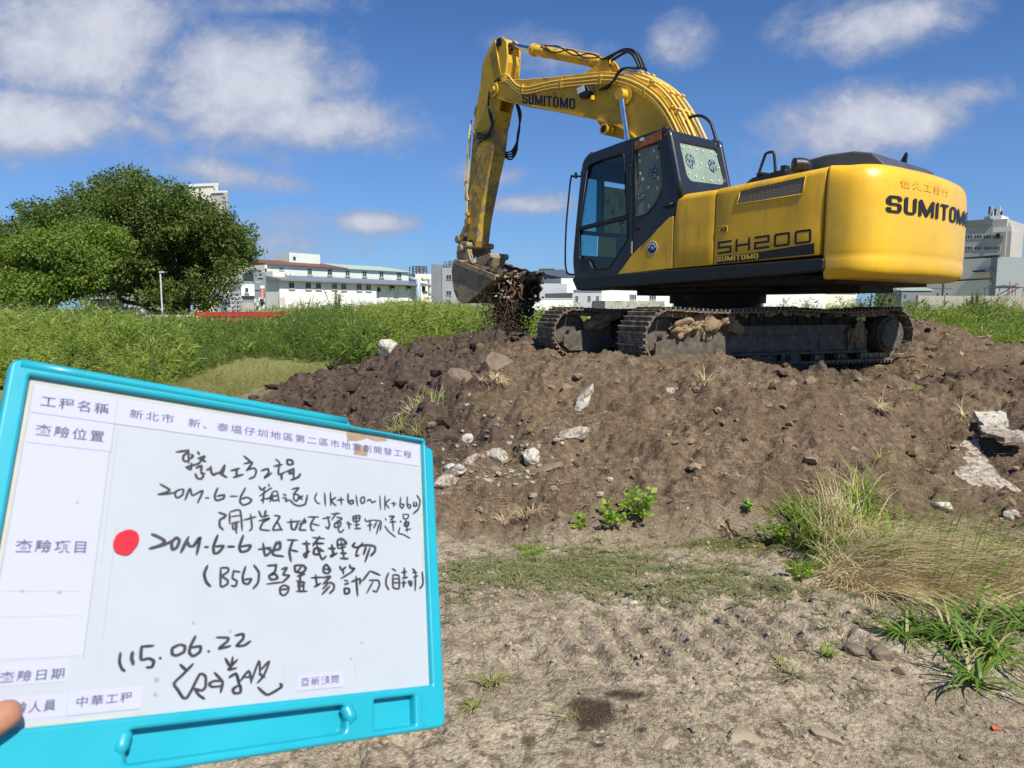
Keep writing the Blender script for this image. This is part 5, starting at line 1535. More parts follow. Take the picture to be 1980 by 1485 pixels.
def build_far():
    # --- three-storey factory with brown and mint roofs
    b = Block('factory_building', 'long pale mint factory with brown and mint pitched roofs behind the weeds', 516.8, 112, 791, 137)
    _, ze = b.sz(516.8, 514); _, ze2 = b.sz(791, 525); _, zr = b.sz(516.8, 503.5, -7)
    ze = (ze + ze2) / 2
    g = MB(); g.box(0, b.W, 0, 14, -1, ze); g.build('wall', M_mint_wall, b.o)
    s1, _ = b.sz(669, 510)
    zt = zr
    g = MB(); g.prism([(-.5, ze), (-.5, ze + .12), (7, zt + .1), (14.5, ze + .12), (14.5, ze)], -.3, s1, axis='x'); g.build('roof', M_brown_roof, b.o)
    g = MB(); g.prism([(-.5, ze), (-.5, ze + .12), (7, zt + .1), (14.5, ze + .12), (14.5, ze)], s1 + .01, b.W + .3, axis='x'); g.build('roof', M_mint_roof, b.o)
    for c in ((569 - 4, 518, 572, 523.5),): pass
    for (x0, y0, x1, y1, f) in ((1185, 508, 1245, 545, px6), (1545, 525, 1605, 605, px6), (1800, 535, 1860, 615, px6), (85, 535, 145, 612, px7), (312, 545, 370, 620, px7), (530, 555, 585, 630, px7), (745, 563, 800, 637, px7), (970, 573, 1028, 645, px7)):
        b.window(*f(x0, y0), *f(x1, y1))
    a, z1 = b.sz(552, 488.5, -6); c, z2 = b.sz(612, 503, -6)
    g = MB(); g.box(a, c, 5, 9, ze + .5, z1); rb = g.build('rooftop_room', M_mint_wall, b.o)
    a2, zz1 = b.sz(566.5, 496, -5); c2, zz2 = b.sz(571.5, 503, -5)
    g = MB(); g.box(a2, c2, 4.93, 4.98, zz2, zz1); g.build('window', M_pane, rb)
    # balcony block at its left end
    b.box('balcony', M_cream_wall, (527, 524.5), (551, 541), -4.5, -.01, off=4.5)
    b.box('side_block', M_cream_wall, (512, 512), (519.5, 600), -2.5, 8, z0=-1, off=2.5)
    b.box('side_opening', M_dark, (513, 519), (516, 527), -2.6, -2.52, off=2.6)
    # --- lower white wing in front
    w = Block('factory_wing', 'low white factory wing with grey roof and small windows in front of the mint factory', 541.8, 106, 821, 132)
    _, z = w.sz(541.8, 541); g = MB(); g.box(0, w.sz(727.5, 550)[0], 0, 5, -1, z - .1); g.build('wall', M_white_wall, w.o)
    s0 = w.sz(727.5, 550)[0]; g = MB(); g.box(s0 + .02, w.W, .9, 5.2, -1, z - .12); g.build('wall', M_mint_wall, w.o)
    for x0, x1 in ((740, 767), (778, 801)):
        g = MB(); g.box(w.sz(x0, 560)[0], w.sz(x1, 560)[0], .8, .89, -1, z - .3); g.build('wall_panel', M_white_wall, w.o)
    g = MB(); g.prism([(-.9, z - .15), (-.9, z + .1), (5.2, z + 1.0), (5.2, z - .15)], -.5, w.W + 1, axis='x'); g.build('roof', M_grey_roof, w.o)
    for (x0, y0, x1, y1, f) in ((1308, 698, 1378, 780, px6), (1522, 702, 1590, 788, px6), (1652, 708, 1720, 790, px6), (1858, 715, 1925, 790, px6), (260, 718, 325, 800, px7), (458, 722, 522, 805, px7), (575, 728, 640, 808, px7)):
        w.window(*f(x0, y0), *f(x1, y1))
    for (x0, y0, x1, y1) in ((875, 738, 942, 800), (1090, 748, 1150, 800), (1290, 750, 1335, 830)):
        q = px7(x0, y0), px7(x1, y1)
        a, zt = w.sz(*q[0], -.8); c, zb = w.sz(*q[1], -.8)
        g = MB(); g.box(a, c, .74, .79, zb, zt); f = g.build('window', M_frame, w.o)
        g = MB(); g.box(a + .08, c - .08, .71, .738, zb + .08, zt - .08); g.build('pane', M_pane, f)
        g = MB(); g.box(a + .15, c - .1, .2, .7, zb - .35, zb + .25); g.build('air_conditioner', M_white_wall, f)
        g = MB(); g.cyl(((a + c) / 2, .19, zb - .05), ((a + c) / 2, .2, zb - .05), .2, 14); g.build('fan', M_dark_grey, f)
    w.box('doorway', M_dark, px7(730, 765), px7(770, 820), .8, .88, off=-.8)
    for k in range(2):
        x = 1300 + 55 * k; w.box('air_conditioner', M_white_wall, px6(x, 580), px6(x + 40, 618), 5.3, 5.8, off=-5)
    # ducts on the right
    d = MB(); a, z1 = w.sz(803, 545); d.tube([(a, -.6, -.5), (a, -.6, z1 + .3), (a + .01, 1.2, z1 + .6)], .5, 10, 1)
    d.build('downpipe', mat('blue_grey_pipe', (.35, .42, .52), .5), w.o)
    d = MB(); q = [w.sz(*px7(x, y)) for x, y in ((1275, 660), (1345, 655), (1365, 700), (1370, 870))]
    d.tube([(x, -.5, z) for x, z in q], .35, 8, 3); d.build('duct', M_lamp_grey, w.o)
    # --- cream building beside it
    c = Block('cream_building', 'plain cream building with a tank rack on its roof between factory and grey tower', 803, 150, 847, 152)
    c.box('wall', M_cream_wall, (803, 529.5), (847, 600), 0, 10, z0=-1)
    c.box('wall_band', M_orange_band, (830, 553), (846, 556), -.1, -.01)
    _, z0 = c.sz(803, 529.5)
    g = MB()
    a, z1 = c.sz(800.5, 514); e, z2 = c.sz(828, 528)
    for i in range(5):
        x = a + (e - a) * i / 4
        g.box(x - .1, x + .1, 1, 1.2, z0 - .5, z1); g.box(x - .1, x + .1, 3.2, 3.4, z0 - .5, z1)
    for k in range(3): g.box(a, e, 1.02, 1.15, z0 + (z1 - z0) * (k + 1) / 3 - .15, z0 + (z1 - z0) * (k + 1) / 3)
    g.build('tank_rack', M_dark_steel, c.o)
    g = MB(); xx = a + (e - a) * .72; g.cyl((xx, 2.2, z0 + .4), (xx, 2.2, z1 + .2), 1.0, 18); g.build('water_tank', M_steel_tank, c.o)
    # --- grey tower with two steel tanks
    t = Block('grey_tower', 'light grey building with two bright steel tanks on the roof left of the bucket', 854.5, 98, 903, 97)
    t.box('wall', M_grey_wall, (854.5, 518), (903, 600), 0, 9, z0=-1)
    t.window(863, 531, 873.5, 541.5, sill=False); t.window(863, 562, 873.5, 571.5, sill=False)
    g = MB(); a, z1 = t.sz(845.5, 512); g.prism([(a, -2.2), (-.02, -.02), (-.02, 6), (a, 6)], -1, z1, axis='z'); g.build('narrow_side', M_dark_grey, t.o)  # narrow side of the grey building, in a darker grey
    _, z0 = t.sz(860, 518)
    for x in (864.5, 874):
        a, z1 = t.sz(x, 501.5); g = MB(); g.cyl((a, 1.5, z0 + .3), (a, 1.5, z1), .36, 16); g.build('steel_tank', M_steel_tank, t.o)
    g = MB(); a, z1 = t.sz(857, 506); e, _ = t.sz(884, 506)
    for i in range(7):
        x = a + (e - a) * i / 6; g.box(x - .03, x + .03, .3, .36, z0, z1)
    g.box(a, e, .31, .35, z1 - .05, z1); g.box(a, e, .31, .35, (z0 + z1) / 2, (z0 + z1) / 2 + .05); g.build('roof_railing', M_dark_steel, t.o)
    g = MB(); g.prism([(t.W * .5, -.5), (t.W * .5, -.02), (t.W + 4, -.02), (t.W + 4, -.5)], -1, 2.6, axis='z'); g.build('annex', M_grey_wall, t.o)
    # --- buildings seen between bucket and cab
    k = Block('sheet_metal_shed', 'grey corrugated shed with one small dark window right of the bucket', 1018, 88, 1096, 90)
    k.box('wall', M_grey_wall, (1018, 547.5), (1096, 600), 0, 7, z0=-1)
    k.box('window', M_pane, (1023, 562.5), (1033, 572.5), -.06, -.01)
    k = Block('roof_house', 'beige rooftop room standing above the corrugated shed', 1045, 128, 1072, 128)
    k.box('wall', M_concrete_old, (1045, 520), (1072, 600), 0, 5, z0=-1); k.box('roof', M_dark_grey, (1044, 518.5), (1073, 520.5), -.4, 5.4)
    k = Block('dark_sheet_building', 'dark striped sheet building with blue grey roof behind the corrugated shed', 1057, 108, 1113, 112)
    k.box('wall', M_blue_roof, (1057, 530), (1085, 600), 0, 6, z0=-1); k.box('wall', M_white_wall, (1085.3, 537.5), (1113, 600), 0, 6, z0=-1)
    a, z1 = k.sz(1057, 530); _, z2 = k.sz(1085, 526); g = MB()
    g.prism([(-.3, z1), (k.sz(1085, 527)[0], z2 + .4), (k.W + .5, z1 - .6), (k.W + .5, z1 - .9), (-.3, z1 - .1)], -.4, 6.3); g.build('roof', M_blue_roof, k.o)
    k = Block('low_wall', 'low bright white wall in front of the corrugated shed right of the bucket', 1012, 70, 1108.5, 71, cat='wall')
    k.box('wall_face', M_white_wall, (1012, 578), (1108.5, 601), 0, .3, z0=-1); k.box('coping', M_cream_wall, (1011, 576.6), (1109, 578.2), -.06, .36)
    k = Block('white_block', 'plain white block building just left of the cab', 1085, 96, 1113.5, 97)
    k.box('wall', M_white_wall, (1085, 538), (1113.5, 600), 0, 8, z0=-1)
    k = Block('grey_cottage', 'small grey house with three dark windows seen under the front of the cab', 1107, 82, 1163.5, 84)
    k.box('wall', M_grey_wall, (1107, 566), (1163.5, 600), 0, 6, z0=-1)
    for x in (1112, 1136, 1152): k.window(x, 572, x + 5.5, 583, sill=False)
    k = Block('long_white_house', 'long low white house with two windows seen between tracks and cab floor', 1163.8, 84, 1300, 88)
    k.box('wall', M_white_wall, (1163.8, 558), (1300, 600), 0, 7, z0=-1)
    for x in (1217, 1255): k.window(x, 569, x + 13, 580, sill=False, bars=2)
    k.box('low_shed', M_concrete_old, (1170, 581.5), (1285, 597), -3, -.02, z0=-.5, off=3)
    k = Block('white_roof_shed', 'low white roofed shed seen between counterweight and near track', 1478, 78, 1594, 80)
    k.box('wall', M_white_wall, (1478, 556), (1594, 600), 0, 8, z0=-1)
    k = Block('tan_roof_shed', 'low tan roofed shed behind the shrub and the near track', 1592, 90, 1655, 92)
    k.box('wall', M_cream_wall, (1592, 562), (1655, 600), 0, 8, z0=-1); k.box('roof', M_peach_wall, (1591, 555.5), (1656, 562.3), -.4, 8.4)
    # --- right: beige tower, grey warehouse, cream works
    T = Block('beige_tower', 'tall beige office block with roof antennas behind the counterweight at right', 1800, 150, 1935, 141)
    T.box('wall', M_beige_wall, (1800, 434), (1935, 600), 0, 14, z0=-1); T.box('parapet', M_dark_grey, (1799, 432.4), (1920, 434), -.25, .1)
    g = MB(); a, z1 = T.sz(1955, 447); g.box(T.W + .02, a, .4, 10, -1, z1); g.build('side_wing', M_beige_wall, T.o)
    T.box('white_parapet', M_white_wall, (1920, 439.5), (1956.5, 447), -.6, -.26, off=.6)
    T.box('parapet_glass', M_grey_wall, (1928, 432), (1950, 439.2), 1, 1.2)
    for y0, y1 in ((454.5, 462), (476.3, 483.5)):
        for x0, x1 in ((1845, 1860), (1865.5, 1880.5), (1883.5, 1898.5), (1901.5, 1917), (1919.5, 1934)): T.window(x0, y0, x1, y1, sill=False, bars=2)
    T.box('rooftop_room', M_dark_grey, (1895, 416.5), (1907.6, 434), 3, 7); T.box('rooftop_room', M_white_wall, (1907.9, 415.5), (1929, 434), 2.6, 8)
    T.box('vent', M_dark, (1927.5, 452), (1934, 460), -.5, -.3)
    r = np.random.default_rng(3)
    _, zt = T.sz(1915, 416)
    for i in range(14):
        x = 1904 + i * 1.9; a, z1 = T.sz(x, 394 + 12 * r.random()); g = MB()
        g.cyl((a, 4 + r.uniform(-1, 1), zt - .1), (a, 4, z1), .06, 6)
        if i % 2 == 0: g.box(a - .18, a + .18, 3.7, 3.95, z1 - 1.6, z1 - .1)
        g.build('antenna', M_lamp_grey if i % 3 else M_dark_steel, T.o)
    W = Block('grey_warehouse', 'wide dark grey sheet warehouse behind the counterweight', 1702, 103, 1922.5, 85)
    a, z0 = W.sz(1922, 497); g = MB(); g.box(0, W.W, 0, 12, -1, z0); g.build('wall', M_dark_grey_light, W.o)
    W.box('roof_edge', M_dark_steel, (1702, 507), (1922.5, 508), 0, 0) if False else None
    g = MB(); g.box(-.2, W.W + .1, -.15, 0.3, z0 + .02, z0 + .22); g.build('roof_edge', M_dark_steel, W.o)
    for x in (1854, 1870, 1883, 1899.5, 1914): W.window(x, 545.5, x + 3.6, 551.5, sill=False, bars=0, m=M_white_wall)
    for x in (1875, 1883, 1899.5, 1914): W.window(x, 514, x + 3, 523, sill=False, bars=0, m=M_grey_wall)
    W.box('canopy', M_dark_steel, (1896, 523.3), (1921.5, 525), -1.2, -.1)
    C = Block('cream_works', 'cream industrial building with stained wall at the right edge of the photo', 1922.8, 85.3, 2030, 97)
    a, z0 = C.sz(1924, 497.2); g = MB(); g.box(0, C.W, 0, 14, -1, z0); g.build('wall', M_cream_wall, C.o)
    C.box('slot_window', M_dark, (1951.5, 510), (1966, 512.8), -.08, -.01); C.window(1939, 521.5, 1946, 526, sill=False, bars=1)
    C.box('sign_strip', M_white_wall, (1950, 521), (1982, 527.5), -.1, -.01)
    for x in (1953, 1957, 1961, 1971, 1975): C.box('sign_mark', M_dark, (x, 522.5), (x + 2, 526), -.13, -.105)
    g = MB()
    for x in (1926, 1938, 1949, 1960, 1972, 1984):
        a, z1 = C.sz(x, 545); g.box(a - .05, a + .05, -1.5, -1.4, 0, z1)
    for y in (547, 556): 
        a, z1 = C.sz(1925, y); e, _ = C.sz(1990, y); g.box(a, e, -1.5, -1.42, z1 - .06, z1)
    g.build('scaffold', M_orange_band, C.o)
    # left: cream house and white sheds behind the big tree
    H = Block('peach_house', 'peach coloured house with a stained concrete band seen through the tree', 180, 66, 262, 66)
    H.box('wall', M_peach_wall, (180, 528), (262, 600), 0, 7, z0=-1); H.box('concrete_band', M_concrete_old, (178, 560), (290, 578), -.6, -.02, off=.6)
    H = Block('white_sheet_shed', 'long white corrugated shed under the tree branch at left', 165, 61, 300, 61)
    H.box('wall', M_white_wall, (165, 581), (300, 620), 0, .35, z0=-1); H.box('top_rail', M_grey_wall, (165, 578.5), (300, 581.2), -.06, .4); H.box('door', M_peach_wall, (223, 616), (238, 636), -.08, -.01); H.box('gateway', M_dark, (240, 615), (268, 636), -.08, -.01)
    H.box('seam', M_dark_grey, (165, 596), (300, 597), -.03, -.004); H.box('box', M_cream_wall, (184, 581), (194, 588), -.4, -.05, off=.4)
    H = Block('white_cottage', 'low whitish house at the left edge of the photo', -60, 60, 34, 60)
    H.box('wall', M_white_wall, (-60, 572), (34, 597), 0, 5, z0=-1); H.box('porch_opening', M_dark, (-5, 598), (14, 612), -.1, -.01)
    F = Block('sheet_fence', 'pale green grey sheet fence in front of the big tree', 282, 45, 378, 45, cat='fence')
    F.box('panel', M_fence, (282, 609), (378, 625), 0, .05, z0=-.3)
    for x in (283, 302, 320, 339, 358, 377): F.box('post', M_lamp_grey, (x - .6, 608), (x + .6, 625), -.06, -.01, z0=-.3)
    A = Block('apartment_tower', 'far pale apartment block rising over the big tree', 365, 262, 446.5, 258)
    A.box('wall', M_cream_wall, (365, 357.5), (422, 600), 0, 3, z0=0); A.box('wall', M_beige_wall, (410, 371.5), (442, 600), -.5, 2.5, z0=0); A.box('parapet', M_white_wall, (364, 356.5), (423, 359), -.4, -.05); A.box('parapet', M_white_wall, (409, 370.5), (442, 373), -1, -.6)
    for y in (378, 386): A.box('window', M_grey_wall, (431, y), (441, y + 3), -.7, -.55)
    # small houses and yard clutter between tree and factory
    V = Block('small_white_house', 'small white house with one window and dark roof between tree and factory', 466, 88, 492.5, 89)
    V.box('wall', M_white_wall, (466, 549), (492.5, 572), 0, 5); V.box('roof', M_dark_grey, (472, 543.5), (491, 549), .2, 4.6); V.window(473.5, 556.5, 480, 565.5, bars=0)
    V.box('porch', M_dark_grey, (470, 573), (492, 584.5), .4, 5, z0=1.5); V.box('lower_wall', M_concrete_old, (468, 585), (493, 605), .2, 5, z0=-.5)
    V = Block('dark_grey_house', 'tall dark grey house behind the small white house', 490, 97, 516, 98)
    V.box('wall', M_dark_grey, (490, 526), (516, 600), 0, 6, z0=-1); V.window(500, 528, 507, 535, bars=0); V.window(481.5, 0, 481.6, 0.1) if False else None
    V.box('balcony_rail', M_lamp_grey, (490, 545), (503, 546.2), -1, -.9)
    V = Block('green_roof_house', 'pale greenish upper storey beside the crown of the big tree', 480, 108, 497, 108)
    V.box('wall', M_mint_wall, (478, 522), (497, 600), 0, 5, z0=-1); V.box('roof_edge', M_dark_grey, (477, 521), (499, 522.6), -.3, 5.2)
    g = MB(); sc = at(440, 600, 80); 
    S = Block('scaffold', 'jumble of scaffold poles and pale panels left of the small white house', 440, 80, 468, 80, cat='scaffold')
    r = np.random.default_rng(12)
    for i in range(9):
        x = 441 + i * 3.2; S.box('pole', M_lamp_grey, (x, 560 + 14 * r.random()), (x + .8, 604), -.1 * (i % 3), -.1 * (i % 3) + .07, z0=0)
    for i in range(5): S.box('rail', M_lamp_grey, (441, 565 + i * 8), (467, 566 + i * 8), -.22, -.12)
    for i in range(7):
        x = 441 + 23 * r.random(); y = 570 + 26 * r.random(); S.box('panel', [M_mint_wall, M_white_wall, M_dark_grey, M_fence][i % 4], (x, y), (x + 5, y + 5), .1, .2)
    S = Block('machine_racks', 'jumble of green and white machinery in the yard under the red sign', 494, 84, 514, 84, cat='machinery')
    for i in range(9):
        x = 494 + 17 * r.random(); y = 575 + 22 * r.random(); S.box('machine', [M_mint_wall, M_white_wall, M_dark_steel, M_fence, M_peach_wall][i % 5], (x, y), (x + 4, y + 7), -.1 * i - .6, -.1 * i)
    # red sign with white writing
    s = Block('red_sign', 'upright red and white signboard hanging beside the factory', 503.8, 86, 513.5, 86, cat='sign')
    s.box('board', M_red_sign, (503.8, 552), (512.2, 577), -.12, 0); s.box('top_board', M_white_wall, (504, 552), (512.3, 558), -.15, -.125)
    a, z0 = s.sz(508, 560)
    sb = s.o
    for k2, ch in enumerate('招租中'):
        a, z1 = s.sz(505.3, 559.5 + k2 * 5.7 + 4.8)
        text_mesh('character', ch, M_clip, sb, Matrix(((1, 0, 0, a), (0, 0, -1, -.125), (0, 1, 0, z1), (0, 0, 0, 1))), .36, .33, bold=.02, thick=0) if False else None
    for k2 in range(3):
        for j in range(3): s.box('sign_stroke', M_clip, (505.3, 560 + k2 * 5.6 + j * 1.5), (510.8, 560.7 + k2 * 5.6 + j * 1.5), -.135, -.122)
        s.box('sign_stroke', M_clip, (507.6, 560 + k2 * 5.6), (508.4, 564 + k2 * 5.6), -.14, -.1355)
    # dark post right of it
    s = Block('steel_post', 'thin dark upright post beside the end of the red barrier', 538, 60, 540, 60, cat='post')
    s.box('pole', M_dark_steel, (538, 577), (539.3, 604), 0, .06, z0=0); s.box('panel', M_peach_wall, (541, 575), (550, 590), .1, .2)
    # red barrier
    D = Block('red_barrier', 'long low red steel barrier frame standing in the weeds', 378, 33, 556, 37, cat='barrier')
    D.box('beam', M_red, (378, 603.3), (556, 611.5), 0, .12); D.box('panel', M_red_pale, (381, 613), (556, 634), .04, .08, z0=.1); D.box('lower_rail', M_red, (378, 625), (556, 628), -.02, .03)
    for x in (379, 432, 484, 536): D.box('post', M_red, (x, 604), (x + 2.5, 640), -.05, -.005, z0=-.2)
    g = MB()
    for x in (432, 484):
        a, z1 = D.sz(x, 614); c_, z2 = D.sz(x + 8, 624); e, _ = D.sz(x - 6, 624)
        g.tube([(a, -.03, z1), (c_, -.03, z2)], .03, 6, 1); g.tube([(a, -.03, z1), (e, -.03, z2)], .03, 6, 1)
    g.build('brace', M_red, D.o)
    g = MB(); a, z1 = D.sz(380, 612); g.tube([(a, -.1, z1), (a - .1, -.35, -.1)], .05, 8, 1); g.build('leg', M_post, D.o)
    # lamp post
    p = at(313.6, 600, 40); L = empty('street_lamp', (p.x, p.y, 0), 0, 'thin pale grey street lamp in front of the big tree', 'lamp')
    zt = at(313.6, 527.5, 40).z
    g = MB(); g.cyl((0, 0, -.2), (0, 0, zt), .045, 8); g.build('pole', M_lamp_grey, L); g = MB(); g.box(-.05, .22, -.08, .08, zt, zt + .07); g.build('lamp_head', M_lamp_grey, L, .01)
    p = at(12, 600, 50); L = empty('white_post', (p.x, p.y, 0), 0, 'thick white post at the far left edge', 'post')
    zt = at(12, 570, 50).z; g = MB(); g.cyl((0, 0, -.2), (0, 0, zt), .10, 10); g.build('pole', M_white_wall, L); g = MB(); g.cyl((0, 0, zt), (0, 0, zt + .06), .13, 10); g.build('cap', M_lamp_grey, L)
    p = at(24, 610, 46); L = empty('green_bin', (p.x, p.y, 0), 0, 'dark green bin or tarp beside the white post at the far left', 'bin')
    g = MB(); g.box(-.25, .25, -.2, .2, 0, .95); g.build('bin_body', mat('dark_green', (.02, .09, .06), .6), L, .03); g = MB(); g.box(-.28, .28, -.24, .24, .95, 1.03); g.build('lid', mat('green_lid', (.02, .12, .08), .5), L, .02)
    # utility pole at right
    p = at(1821, 600, 60); L = empty('utility_pole', (p.x, p.y, 0), .2, 'short wooden utility pole with crossarms beneath the counterweight at right', 'utility pole')
    zt = at(1821, 541, 60).z; M_pole = mat('pole_wood', (.10, .08, .06), .9)
    g = MB(); g.cyl((0, 0, -.2), (0, 0, zt), .09, 8); g.build('pole', M_pole, L)
    for z in (zt - .25, zt - .75): g = MB(); g.box(-.9, .9, -.05, .05, z, z + .07); g.build('crossarm', M_pole, L)
    g = MB()
    for k in range(3): g.cyl((-.5 + k * .45, -.1, zt - 1.5), (-.5 + k * .45, -.1, zt - 1.1), .14, 10)
    g.build('transformer', M_dark_grey, L)
    # vans
    for i, (x, lab) in enumerate(((1846, 'white van parked by the grey warehouse, left of the pair'), (1853, 'white van parked by the grey warehouse, right of the pair'))):
        p = at(x, 600, 76 + i * 2); V_ = empty('parked_van', (p.x, p.y, 1.8), 2.9 - i * .15, lab, 'van', 'vans parked by the warehouse')
        g = MB(); g.prism([(-.9, .1), (.95, .1), (1.0, .35), (.72, .45), (.55, .78), (-.85, .80), (-.92, .5)], -.35, .35); g.build('body', M_white_wall, V_, .04)
        g = MB(); g.prism([(.68, .47), (.53, .75), (-.2, .76), (-.2, .47)], -.36, .36); g.build('window', M_pane, V_)
        for wx in (-.55, .6):
            for wy in (-.33, .33): g = MB(); g.cyl((wx, wy - .04, .1), (wx, wy + .04, .1), .15, 12); g.build('wheel', M_dark, V_)
    # shelter
    p = at(1938, 600, 45); L = empty('shelter', (p.x, p.y, 0), .1, 'small open shelter with flat dark roof at the right edge', 'shelter')
    zt = at(1938, 555, 45).z
    g = MB(); g.add([(-.95, -.8, zt - .06), (.95, -.8, zt - .06), (.95, .8, zt - .06), (-.95, .8, zt - .06), (-.1, -.1, zt + .12), (.1, .1, zt + .12)], [(0, 1, 4), (1, 5, 4), (1, 2, 5), (2, 3, 5), (3, 0, 4), (3, 4, 5), (3, 2, 1, 0)]); g.build('roof', M_dark_steel, L)
    for x in (-.8, .8):
        for y in (-.6, .6): g = MB(); g.cyl((x, y, -.2), (x, y, zt - .06), .025, 6); g.build('post', M_post, L)
    p = at(1748, 600, 66); L = empty('green_roof_shed', (p.x, p.y, 0), 0, 'low shed with pale green roof under the counterweight', 'shed')
    zt = at(1748, 556, 66).z; ze = at(1748, 563, 66).z; ww = 30 / FPX * 66
    g = MB(); g.prism([(-ww, ze), (-ww, ze + .06), (0, zt + .2), (ww, ze + .06), (ww, ze)], -2, 3, axis='y'); g.build('roof', M_mint_roof, L); g = MB(); g.box(-ww + .1, ww - .1, -1.9, 2.8, 0, ze); g.build('wall', M_dark_grey, L)
    k = Block('boundary_wall', 'long low whitish wall behind the weeds at right', 1775, 58, 2040, 58, cat='wall')
    k.box('wall_face', M_concrete_old, (1775, 572), (2040, 600), 0, .25, z0=-1)
    for x in range(1775, 2035, 52): k.box('pier', M_concrete_old, (x, 571), (x + 2.5, 600), -.05, .3, z0=-1)


M_orange_band = mat('orange_brown_paint', (.50, .28, .14), .7)
M_red_sign = mat('red_sign_paint', (.55, .03, .05), .5)
M_dark_grey_light = mat('warehouse_sheet', (.27, .29, .30), .7, var=.06, vscale=.2)
build_far()


# ================================================================ PLANTS
M_leaf_dark = leaf_mat('banyan_leaf', (.048, .082, .015), (.135, .185, .030), trans=.22)
M_leaf_light = leaf_mat('young_leaf', (.08, .145, .020), (.21, .28, .040), trans=.30)
M_bark = mat('bark', (.055, .045, .035), .95, var=.3, vscale=3, bump=.6)
M_weed = leaf_mat('weed_leaf', (.07, .125, .026), (.19, .27, .055), trans=.35)
M_weed_bright = leaf_mat('weed_leaf_bright', (.17, .25, .040), (.36, .45, .075), trans=.38, c3=(.38, .33, .14))
M_straw = leaf_mat('straw_blade', (.44, .34, .19), (.68, .56, .34), trans=.2, rough=.7)
M_grass = leaf_mat('green_blade', (.12, .24, .03), (.32, .42, .06), trans=.35)
M_grass_mix = leaf_mat('dry_green_blade', (.18, .23, .05), (.40, .35, .14), trans=.3)
M_grass_deep = leaf_mat('deep_green_blade', (.06, .14, .02), (.20, .30, .04), trans=.3, c3=(.40, .36, .14))
M_grass_dead = leaf_mat('withered_blade', (.13, .15, .06), (.34, .30, .15), trans=.2, c3=(.12, .22, .04))
M_broad = leaf_mat('broad_leaf', (.12, .28, .025), (.34, .46, .04), trans=.3)


def leaves(P, N, size, r, aspect=.5, fold=.25):
    """P points (n,3), N directions of the leaf's midrib; returns verts, tris: a folded four-triangle leaf"""
    n = len(P)
    N = N / np.maximum(np.linalg.norm(N, axis=1, keepdims=True), 1e-6)
    t = np.cross(N, r.normal(size=(n, 3))); t /= np.maximum(np.linalg.norm(t, axis=1, keepdims=True), 1e-6)
    b = np.cross(N, t)
    s = size[:, None] if hasattr(size, '__len__') else size
    v = np.stack([P, P + N * s * .5 + t * s * aspect * .5 + b * s * fold * .3, P + N * s, P + N * s * .5 - t * s * aspect * .5 + b * s * fold * .3], 1)
    F = np.arange(n)[:, None] * 4
    tri = np.concatenate([F + [0, 1, 2], F + [0, 2, 3]], 0)
    return v.reshape(-1, 3), tri


def limb(mb, a, b, r0, r1, seed=0, k=4, wob=.08):
    r = np.random.default_rng(seed); a = Vector(a); b = Vector(b); L = (b - a).length
    pts = [a.lerp(b, i / k) + (Vector(r.normal(0, wob * L, 3)) if 0 < i < k else Vector()) for i in range(k + 1)]
    rr = [r0 + (r1 - r0) * i / (k * 4) for i in range(k * 4 + 1)]
    mb.tube(pts, rr, 8, 4)


def tree(name, label, base, blobs, trunk, m_leaf, n_leaf, size, seed, limbs=()):
    """crown: leaf clusters over many uneven lobes (x, y, z, radius); trunk and limbs under them"""
    r = np.random.default_rng(seed)
    root = empty(name, base, 0, label, 'tree')
    P = []; N = []
    w = np.array([b[3] ** 2 for b in blobs]); w /= w.sum()
    for (bx, by, bz, br), ww in zip(blobs, w):
        ncl = int(n_leaf * ww / 16)
        d = r.normal(size=(ncl, 3)); d /= np.linalg.norm(d, axis=1, keepdims=True)
        rad = br * (r.random(ncl) ** .35)[:, None] * (1 + .18 * r.normal(size=(ncl, 1)))
        c = np.array([bx, by, bz]) + d * rad * np.array([1, 1, .78])
        for _ in range(16):
            q = c + r.normal(size=c.shape) * .17
            P.append(q); N.append(d * .8 + r.normal(size=c.shape) * .7 + np.array([0, 0, -.15]))
    P = np.concatenate(P); N = np.concatenate(N)
    V, F = leaves(P, N, size * r.uniform(.6, 1.3, len(P)), r, .62)
    np_mesh('crown', V, F, m_leaf, root)
    g = MB()
    for i, (a, b, r0, r1) in enumerate(trunk): limb(g, a, b, r0, r1, seed + i, 4, .04)
    g.build('trunk', M_bark, root)
    for i, (a, b, r0, r1) in enumerate(limbs):
        g = MB(); limb(g, a, b, r0, r1, seed + 50 + i, 5, .05); g.build('limb', M_bark, root)
    return root


def dome(outline, D, base, depth, r, n, rmin, rmax):
    """lobes filling a crown whose outline is given in photo pixels, centred D metres away"""
    xs = [p[0] for p in outline]; ys = [p[1] for p in outline]
    out = []
    def inside(x, y):
        c = False; m = len(outline); j = m - 1
        for i in range(m):
            xi, yi = outline[i]; xj, yj = outline[j]
            if (yi > y) != (yj > y) and x < (xj - xi) * (y - yi) / (yj - yi) + xi: c = not c
            j = i
        return c
    while len(out) < n:
        x = r.uniform(min(xs), max(xs)); y = r.uniform(min(ys), max(ys))
        rad = r.uniform(rmin, rmax); rp = rad / D * FPX * .8
        if all(inside(x + rp * math.cos(a), y + rp * .8 * math.sin(a)) for a in (0, .8, 1.6, 2.4, 3.1, 3.9, 4.7, 5.5)):
            cx = (min(xs) + max(xs)) / 2; k = 1 - abs(x - cx) / ((max(xs) - min(xs)) / 2) * .6
            d = r.uniform(-1, 1) * depth * k
            p = at(x, y, D + d) ; out.append((p.x - base.x, p.y - base.y, p.z - base.z, rad))
    return out


